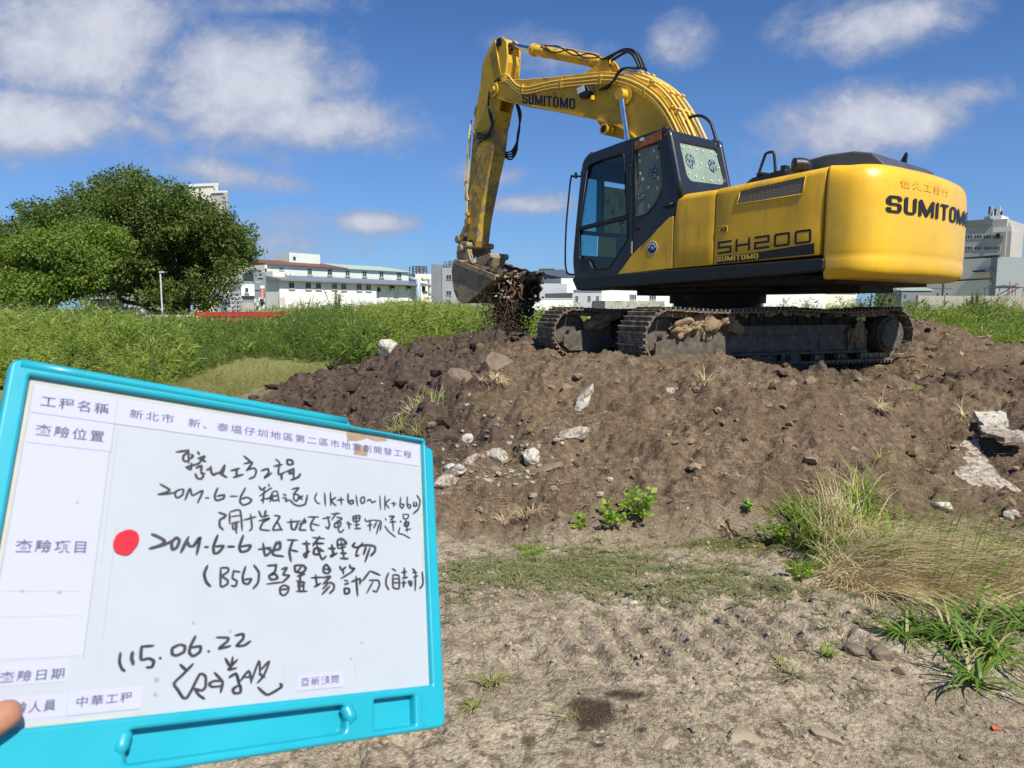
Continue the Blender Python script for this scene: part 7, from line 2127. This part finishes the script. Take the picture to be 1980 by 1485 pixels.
INK = {
    'r1': '1226,2213 1337,2245|1333,2251 1347,2123|1326,2223 1294,2185 1294,2151 1317,2133 1351,2151|1359,2207 1379,2196 1359,2166|1418,2242 1436,2217|1423,2174 1489,2209 1460,2164 1430,2126 1322,2080|1439,2176 1500,2155|1321,2083 1371,2058|1372,2126 1371,2065|1414,2084 1464,2110 1462,2048|1412,2029 1434,1988 1467,1984 1487,2010 1479,2043 1463,2035|1463,2035 1502,2039|1512,2074 1556,2100|1549,2113 1556,2065 1581,2034 1613,2058|1599,2056 1639,2061 1681,2146|1681,2146 1666,2064 1625,2066|1632,2060 1709,2023|1742,2093 1827,2127|1799,2121 1801,2036|1770,2030 1865,2071|1861,2257 1950,2195|1866,2178 1953,2203 1894,2110|1897,2117 1967,2147 1994,2121 1979,2062 1923,2031|2044,2127 2112,2156 2121,2114 2077,2055 2155,2117|2189,2265 2228,2243|2174,2189 2263,2218|2232,2244 2226,2110 2293,2140|2259,2121 2262,2059|2311,2276 2324,2225 2382,2236|2311,2276 2365,2275 2382,2236|2293,2140 2395,2192 2338,2152|2345,2160 2346,2131 2392,2151|2391,2195 2390,2084|2360,2066 2440,2104 2463,2143',
    'r2': '1114,1899 1201,1856 1168,1827 1105,1803|1105,1803 1181,1816 1246,1834|1299,1871 1257,1847 1252,1808 1275,1787 1315,1820 1321,1866 1299,1871|1341,1773 1376,1885 1403,1821 1494,1876 1455,1756|1519,1808 1557,1811|1629,1915 1605,1839 1624,1793 1689,1819 1693,1853 1628,1834|1748,1844 1822,1851|1897,1941 1856,1854 1849,1798 1882,1770 1936,1791 1963,1828 1912,1848 1865,1827|2030,1968 2057,1935 2099,1967|2039,1870 2136,1949 2165,1966|2085,1945 2078,1803|2055,1829 2090,1853|2127,1999 2135,1978|2097,1846 2147,1865 2167,1909 2149,1822|2167,1923 2218,1935 2244,1830|2167,1923 2178,1839 2236,1851|2176,1881 2227,1893|2286,1913 2316,1901|2280,1876 2318,1872 2311,1836|2319,1843 2348,1860|2375,1972 2451,1993 2392,1922|2392,1915 2430,1925 2454,1906 2432,1853 2401,1872 2396,1908|2461,1913 2494,1872|2500,1917 2455,1876|2356,1861 2403,1821 2457,1807 2526,1831 2547,1928|2654,1960 2630,1904 2652,1859 2690,1847|2742,1968 2753,1833|2810,1982 2816,1838|2875,1932 2820,1889 2876,1842|2889,1902 2971,1917|2932,1941 2941,1859|3020,1985 3020,1905 3047,1875 3082,1886 3078,1918 3029,1898|3118,1977 3136,1858|3191,1964 3173,1926 3191,1891 3223,1914 3218,1962 3191,1964|3255,1924 3292,1944 3320,1913 3367,1933|3420,1996 3427,1840|3487,2001 3484,1844|3554,1970 3495,1919 3542,1865|3567,1925 3636,1922|3602,1944 3601,1890|3697,2003 3685,1909 3713,1878 3740,1922 3695,1927|3788,2019 3784,1917 3814,1885 3835,1921 3790,1934|3878,1967 3876,1916 3917,1927 3908,1969|3922,2048 3966,1983 3936,1886 3862,1826',
    'r3': '1651,1682 1725,1660 1669,1611 1673,1552 1708,1522|1669,1617 1720,1640|1756,1689 1763,1584|1762,1696 1855,1716 1886,1525|1772,1650 1858,1669|1776,1584 1854,1609|1789,1585 1799,1533 1831,1548 1828,1601|1815,1600 1834,1496|1894,1625 2015,1667|1959,1690 1980,1557 1954,1528|2040,1723 2071,1670 2141,1689|2111,1735 2099,1686|2045,1628 2157,1662 2088,1617 2063,1548 2162,1540|2198,1693 2257,1683 2216,1611 2190,1548 2291,1560|2229,1639 2284,1546|2332,1632 2481,1655|2375,1663 2386,1573 2423,1568 2451,1639|2525,1686 2468,1570 2544,1567|2466,1626 2534,1644 2526,1672|2557,1701 2680,1709|2631,1698 2591,1628 2601,1569 2633,1571|2599,1636 2690,1622|2721,1693 2813,1718|2780,1723 2802,1640 2790,1594 2756,1615|2822,1749 2924,1764|2890,1769 2827,1688|2882,1722 2951,1711 2865,1652 2866,1614 2925,1625 2934,1672 2865,1652|2899,1692 2908,1586 2934,1564 2973,1597|3003,1668 3064,1656|3020,1685 3038,1608|3078,1743 3091,1689 3153,1701 3163,1757 3078,1743|3082,1720 3154,1732|3118,1754 3126,1613|3100,1650 3162,1662|3100,1612 3176,1620|3226,1729 3244,1699 3327,1720|3290,1717 3289,1598|3253,1652 3317,1671|3327,1720 3429,1710 3418,1613|3373,1699 3335,1633|3410,1693 3371,1571|3487,1746 3496,1731|3535,1774 3603,1779 3553,1734|3543,1709 3625,1722|3582,1736 3589,1614|3475,1665 3531,1603 3616,1547|3684,1734 3694,1719|3721,1812 3801,1809 3779,1765 3730,1762 3721,1812|3748,1730 3798,1725 3786,1683 3737,1680 3748,1730|3759,1764 3774,1616|3745,1631 3825,1652|3677,1660 3656,1594 3724,1581 3811,1544',
    'r4': '1086,1450 1139,1431 1190,1404 1198,1379 1147,1348 1080,1324|1118,1335 1194,1360 1276,1408|1298,1435 1259,1388 1271,1324 1306,1345 1323,1404 1298,1435|1399,1440 1344,1301|1389,1407 1412,1362 1450,1364 1502,1445 1482,1287|1545,1357 1584,1359|1659,1472 1627,1364 1637,1305 1677,1313 1720,1374 1640,1364|1754,1369 1823,1371|1900,1481 1868,1373 1888,1326 1951,1342 1976,1391 1878,1374|2052,1354 2176,1379|2097,1416 2124,1297 2198,1353|2142,1364 2191,1353|2231,1435 2200,1313 2315,1297|2211,1394 2266,1436 2269,1369 2198,1353|2341,1459 2453,1460|2403,1454 2369,1349 2389,1251|2385,1361 2460,1349|2504,1428 2589,1431|2546,1457 2561,1348 2546,1294 2524,1324 2587,1357|2614,1495 2750,1490|2696,1511 2620,1413|2619,1436 2742,1441|2638,1390 2699,1384 2682,1329 2630,1335 2638,1390|2663,1422 2700,1322 2727,1279 2770,1316|2699,1377 2743,1362|2791,1392 2876,1395|2831,1433 2850,1326 2814,1313 2895,1348|2893,1480 2903,1400|2893,1480 2948,1499 3004,1452 2903,1432|2939,1474 2977,1290|2912,1396 2995,1420|2931,1349 3004,1351|2931,1297 3023,1295|3106,1465 3074,1431 3106,1416 3173,1427|3202,1469 3135,1400 3116,1326 3153,1336|3173,1435 3269,1447 3347,1433 3346,1383 3292,1332|3240,1429 3206,1345|3288,1423 3224,1268',
    'r5': '1586,1192 1562,1120 1584,1050 1626,1009|1706,1175 1714,1012|1706,1175 1770,1176 1776,1143 1725,1103 1777,1065 1776,1032 1731,1006 1717,1019|1829,1157 1820,1085 1863,1059 1852,1013 1811,1019|1830,1147 1889,1142|1938,1193 1915,1105 1925,1046 1968,1033 2000,1080 1931,1072|2015,1208 2068,1141 2065,1047 2019,990|2148,1204 2247,1213|2239,1220 2227,1150 2171,1109 2194,1075 2259,1089 2228,1130 2185,1116|2149,1034 2320,1055|2294,1174 2350,1190 2312,1123 2377,1116 2307,1049|2324,1027 2285,998 2291,947 2328,928 2366,961 2373,1005 2324,1027|2294,983 2365,990|2427,1214 2441,1154 2516,1148 2549,1187 2514,1216 2427,1214|2506,1208 2458,1155|2459,1110 2542,1133|2452,1065 2544,1050|2491,1148 2488,976|2469,1057 2479,983|2527,1058 2529,983|2470,1020 2536,1020|2455,968 2567,968|2606,1096 2738,1105|2656,1127 2671,1021|2642,1009 2713,1044|2737,1198 2746,1152 2790,1144 2820,1176 2771,1230 2733,1190|2737,1190 2816,1176|2738,1098 2821,1114 2739,1036|2757,1044 2826,1052 2862,1029 2854,983 2810,945|2792,1037 2732,991|2818,1021 2728,938|2923,1217 2950,1178 2995,1211|2964,1179 2968,1139|3041,1236 3050,1204 3097,1197 3051,1156|2937,1092 3087,1173|2978,1077 3023,1069|2978,1037 3032,1046|2978,999 2987,944 3033,952 3032,991 2978,999|3060,1061 3162,1094 3161,1038|3115,1117 3133,920|3285,1176 3190,1070|3285,1176 3411,1133|3270,1079 3381,1080 3399,1031 3360,963 3312,975|3323,1071 3241,947|3515,1159 3484,1097 3482,1032 3516,983|3561,1206 3611,1182|3569,1139 3571,1008 3646,999 3645,1132 3569,1139|3573,1098 3644,1099|3572,1057 3643,1057|3682,1166 3754,1176|3720,1217 3721,1116|3690,1107 3763,1117|3710,1083 3703,1008|3679,1057 3740,1058|3767,1075 3801,1025 3813,1067 3767,1075|3829,1211 3870,1177|3827,1168 3891,1169|3836,1117 3900,1135|3869,1169 3857,975|3960,1179 3967,1085 3959,1034 3915,996',
    'r6': '941,486 942,415 965,364 991,344|1032,488 1030,438 1049,390|1096,529 1103,426 1164,430 1203,406 1192,363 1149,362|1096,525 1191,528|1245,429 1259,425|1403,529 1344,502 1344,457 1379,440 1439,467 1443,512 1403,529|1527,592 1490,509 1486,456 1520,428 1573,459 1574,505 1499,498|1641,463 1655,457|1707,573 1812,565 1805,534 1734,478 1841,496|1874,582 1947,592 1949,551 1893,494 1961,494 2021,528',
    'r7': '1416,367 1475,314|1525,367 1453,294 1379,222 1418,164 1461,106 1492,100 1526,155 1587,280 1636,258 1642,175 1613,148 1549,168|1549,168 1592,113 1642,79|1665,196 1712,215 1785,209 1779,171 1699,170 1665,196|1711,283 1786,201 1775,119|1798,393 1853,312|1864,404 1854,296|1908,378 1829,298 1904,308|1841,235 1898,262 1917,230 1938,166|1921,160 1881,133 1900,101 1950,104 1947,158 1921,160|1944,197 2017,277 2048,181|1985,224 2054,227|2040,174 2109,358 2123,246|2130,277 2207,348 2159,227 2101,169|2114,246 2169,211|2107,133 2202,62 2335,118 2316,148',
}

BU = Vector((0.29418, 0.24939, -0.1032)).normalized(); BV = Vector((-0.02268, 0.12429, 0.23862)).normalized()
BN = BU.cross(BV).normalized()
BM = Matrix(((BU.x, BV.x, BN.x, -0.38277), (BU.y, BV.y, BN.y, 0.46808), (BU.z, BV.z, BN.z, 1.2032), (0, 0, 0, 1)))
# board axes: x right, y up, z out of its face; unit below is the millimetre


def build_board():
    root = empty('whiteboard', (0, 0, 0), 0, 'hand held white construction board with cyan plastic frame and black handwriting', 'whiteboard')
    root.matrix_world = BM
    mm = .001
    def box(name, x0, x1, y0, y1, z0, z1, m, bev=None, parent=root, seg=3):
        g = MB(); g.box(x0 * mm, x1 * mm, y0 * mm, y1 * mm, z0 * mm, z1 * mm); return g.build(name, m, parent, bev * mm if bev else None, seg)
    box('panel', -2, 402, -2, 272, -4, 0, M_board)
    # frame: outer loop and window, thick round plastic, tray below
    def loop(x0, x1, y0, y1, r): return [(x * mm, y * mm) for x, y in rounded([(x0, y0), (x1, y0), (x1, y1), (x0, y1)], r, 6)]
    frame_o = [(x * mm, y * mm) for x, y in rounded([(-16, -42), (416, -42), (415, 258), (403, 260), (402, 273), (300, 274.5), (296, 281.5), (-15, 282)], 5, 5)]
    frame_o = [(x * mm, y * mm) for x, y in rounded([(-16, -42), (415.5, -42), (414.5, 262), (404, 264), (403, 273), (302, 274.5), (298, 282), (-15, 283)], 9, 6)]
    fr = plate('frame', [frame_o, loop(0, 400, 0, 270, 1.5)[::-1], loop(104, 297, -34, -9.5, 6)[::-1], loop(328.5, 377, -36, -8, 2)[::-1]], .014, M_cyan, root, Matrix.Translation((0, 0, -.0005)), .0028)
    box('tray_floor', 100, 300, -37, -7, -7.2, -5, M_cyan, None); box('tray_floor', 325, 380, -38, -6, -7.2, -4, M_cyan, None)
    g = MB(); g.smooth = True
    g.tube([(104 * mm, -34 * mm, .001), (101 * mm, -22 * mm, .0045), (104 * mm, -10 * mm, .001)], [.003, .006, .003], 10, 5); g.build('tray_end', M_cyan, root)
    g = MB(); g.tube([(298 * mm, -34 * mm, .001), (302 * mm, -22 * mm, .005), (298 * mm, -10 * mm, .001)], [.003, .0065, .003], 10, 5); g.build('tray_end', M_cyan, root)
    g = MB(); g.tube([(-8 * mm, 279 * mm, .004), (150 * mm, 279 * mm, .004), (297 * mm, 278.5 * mm, .004)], .0045, 10, 3); g.build('handle_bar', M_cyan, root)
    box('rib', 385, 389, -38, -6, 5.8, 7.6, M_cyan, 1)
    # yellowed edges and stains on the panel
    box('edge_stain', .5, 3.6, 40, 268, 0, .12, M_tape_old); box('edge_stain', 396.5, 399.5, 120, 262, 0, .12, M_tape_old); box('edge_stain', 4, 300, 266, 269.6, 0, .12, M_tape_old)
    box('edge_stain', 34, 120, .3, 2.5, 0, .12, M_tape_old)
    g = MB(); r = np.random.default_rng(3)
    # paper labels
    def paper(x0, x1, y0, y1, z=.25): return box('label_strip', x0, x1, y0, y1, .0, z, M_paper)
    paper(6, 397, 240.5, 264.5); paper(6, 68, 214.5, 239.8, .3); paper(5.5, 67.5, 48, 214, .22); paper(5.5, 59, 29.7, 45.5, .3); paper(61.4, 113.5, 5.5, 22.3, .3); paper(249, 297.5, 7, 21.3, .3)
    paper(8, 60, 5.5, 21.5, .2)
    for (x0, x1, y0, y1) in ((68.6, 69.0, 214, 264), (6, 397, 240.0, 240.35), (6, 68.4, 214.0, 214.35), (67.6, 68.0, 46, 213.8), (4.1, 4.5, 60, 264), (7, 60, 96.6, 96.9), (7, 60, 78, 78.2), (61.2, 113.7, 5.1, 5.45), (249, 297.7, 6.6, 6.95)):
        box('ruling', x0, x1, y0, y1, .1, .34, M_line)
    def smear(pts, h):
        g = MB(); n = len(pts); g.prism([(x * mm, y * mm) for x, y in pts], .0, h * mm, axis='z'); return g
    smear([(300, 267), (303, 269.5), (352, 268), (353, 264.5), (338, 262), (326, 264), (314, 259), (304, 258), (301, 255)], .33).build('brown_stain', M_brown_stain, root)
    smear([(309, 243), (326, 243), (327, 249), (318, 256), (311, 253)], .33).build('brown_stain', M_brown_stain, root)
    for x, y, s in ((48.5, 168, 1.3), (20, 97, 1.3), (45, 96, 1.6), (150, 70, 1.2), (183, 62, 1.4), (318, 46, 1.1), (124, 26, 2.0), (124, 15, 1.5), (306, 32, 1.3)):
        g = MB(); g.cyl((x * mm, y * mm, 0), (x * mm, y * mm, .4 * mm), s * mm, 8); g.build('smudge', M_smudge, root)
    for x, y0, y1 in ((235, 14, 31), (310, 14, 27), (72, 120, 236), (80, 60, 150)):
        box('scratch', x, x + .35, y0, y1, 0, .1, M_line)
    # printed words
    def words(body, x0, y0, x1, y1, h, bold=.013):
        L = math.hypot(x1 - x0, y1 - y0); a = math.atan2(y1 - y0, x1 - x0)
        M = Matrix.Translation((x0 * mm, y0 * mm, .42 * mm)) @ Matrix.Rotation(a, 4, 'Z')
        text_mesh('printed_words', body, M_print, root, M, L * mm, h * mm, bold=bold, thick=0, space=1.25)
    words('工程名稱', 11.5, 246.3, 63, 247.3, 10.2); words('查驗位置', 11, 220.8, 62, 221.8, 10.4); words('查驗項目', 10.9, 125.5, 59.5, 126.8, 10.4)
    words('查驗日期', 14.5, 31.6, 56.2, 31.8, 8.2); words('查驗人員', 17, 9.6, 53.5, 10, 8.2); words('中華工程', 67, 10.6, 106.6, 11.2, 7.4); words('亞新顧問', 252.5, 10.3, 292, 10.6, 7.6)
    words('新北市', 80, 247.6, 118, 248.2, 8.6, .006); words('新、泰塭仔圳地區第二區市地重劃開發工程', 131, 247.4, 386.5, 248.2, 8.6, .006)
    # handwriting: felt-pen strokes, a flat ribbon each
    wid = {'r1': 1.3, 'r2': 1.1, 'r3': 1.15, 'r4': 1.5, 'r5': 1.35, 'r6': 1.45, 'r7': 1.35}
    for key, data in INK.items():
        V = []; F = []; rr = np.random.default_rng(len(data)); lift = .45
        for st in data.split('|'):
            P = np.array([[float(c) for c in q.split(',')] for q in st.split()]) * .1
            m = len(P); q = []
            for i in range(m - 1):
                p0 = P[max(i - 1, 0)]; p1 = P[i]; p2 = P[i + 1]; p3 = P[min(i + 2, m - 1)]
                for k in range(5):
                    t = k / 5; c = .5 * ((2 * p1) + (p2 - p0) * t + (2 * p0 - 5 * p1 + 4 * p2 - p3) * t * t + (3 * p1 - p0 - 3 * p2 + p3) * t ** 3); q.append(p1 * (1 - t) + p2 * t if m == 2 else c * .6 + (p1 * (1 - t) + p2 * t) * .4)
            q.append(P[-1]); q = np.array(q); n = len(q)
            d = np.gradient(q, axis=0); d /= np.maximum(np.linalg.norm(d, axis=1, keepdims=True), 1e-6); nr = np.stack([-d[:, 1], d[:, 0]], 1)
            w = wid[key] * (.75 + .25 * np.abs(d[:, 1])) * rr.uniform(.85, 1.1); ww = w * np.clip(np.minimum(np.arange(n), n - 1 - np.arange(n)) * .35 + .55, 0, 1)
            L_ = q + nr * ww[:, None]; R_ = q - nr * ww[:, None]
            off = len(V); lift += .0015
            for i in range(n): V += [(L_[i][0] * mm, L_[i][1] * mm, lift * mm), (R_[i][0] * mm, R_[i][1] * mm, lift * mm)]
            for i in range(n - 1): F.append((off + 2 * i, off + 2 * i + 1, off + 2 * i + 3, off + 2 * i + 2))
            # round ends
            for e in (0, n - 1):
                c0 = len(V); cx, cy = q[e]; k_ = 8
                for j in range(k_): V.append(((cx + ww[e] * math.cos(6.283 * j / k_)) * mm, (cy + ww[e] * math.sin(6.283 * j / k_)) * mm, (lift - .0007) * mm))
                F.append(tuple(range(c0, c0 + k_)))
        me = bpy.data.meshes.new('handwriting'); me.from_pydata(V, [], F); link_mesh('handwriting', me, M_ink, root)
    # red round magnet
    cx, cy = 89, 136.8
    g = MB(); pts = rounded([(cx - 8, cy - 9), (cx + 3, cy - 12), (cx + 10.5, cy), (cx + 9, cy + 9), (cx + 1, cy + 12), (cx - 8.5, cy + 7), (cx - 10.5, cy - 1)], 6, 5)
    g.prism([(x * mm, y * mm) for x, y in pts], 0, .0012, axis='z'); g.build('red_dot', M_red_dot, root, .0004)
    return root


build_board()


def build_hand():
    """left hand gripping the lower left corner: thumb over the face, fingers behind"""
    root = bpy.data.meshes.new('hand')
    mm = .001
    chains = {
        'palm': ([(-75, -45, -32), (-52, -35, -24), (-30, -22, -20), (-12, -12, -20)], [22, 24, 20, 12]),
        'thumb': ([(-52, -35, -14), (-28, -22, 7), (-4, -4, 16.5), (16, 9, 16.5), (30, 14, 13)], [17, 14, 12.5, 12.5, 10]),
        'index': ([(-22, -2, -24), (2, 16, -20), (22, 26, -16), (36, 30, -13.5)], [11, 9, 8, 7]),
        'middle': ([(-14, -16, -26), (14, -4, -21), (38, 5, -17), (54, 9, -14.5)], [11, 9, 8, 7]),
        'ring': ([(-20, -30, -26), (8, -24, -22), (32, -18, -18), (47, -15, -15.5)], [10, 8.5, 7.6, 6.8]),
        'little': ([(-32, -44, -26), (-8, -42, -23), (12, -38, -20), (25, -36, -17.5)], [9, 7.5, 6.6, 6]),
        'wrist': ([(-75, -45, -32), (-110, -75, -45), (-170, -130, -70), (-260, -210, -110)], [22, 24, 30, 36]),
    }
    verts = [(-75, -45, -32)]; rad = [22]; edges = []
    def addc(pts, rs, start):
        prev = start
        for p, r_ in zip(pts, rs):
            verts.append(p); rad.append(r_); edges.append((prev, len(verts) - 1)); prev = len(verts) - 1
        return prev
    k1 = addc(chains['palm'][0][1:3], chains['palm'][1][1:3], 0)
    addc(chains['wrist'][0][1:], chains['wrist'][1][1:], 0)
    for nm in ('thumb',): addc(chains[nm][0][1:], chains[nm][1][1:], 1)
    for nm in ('index', 'middle', 'ring', 'little'): addc(chains[nm][0], chains[nm][1], k1 if nm in ('index', 'middle') else 1)
    root.from_pydata([(x * mm, y * mm, z * mm) for x, y, z in verts], edges, [])
    o = link_mesh('hand', root, M_skin)
    sk = o.modifiers.new('skin', 'SKIN'); sk.use_smooth_shade = True
    root.skin_vertices[0].data[0].use_root = True
    for i, r_ in enumerate(rad): root.skin_vertices[0].data[i].radius = (r_ * mm, r_ * mm * .92)
    s = o.modifiers.new('sub', 'SUBSURF'); s.levels = s.render_levels = 2
    o.matrix_world = BM
    tag(o, 'thumb and hand gripping the lower left corner of the whiteboard', 'hand')


build_hand()
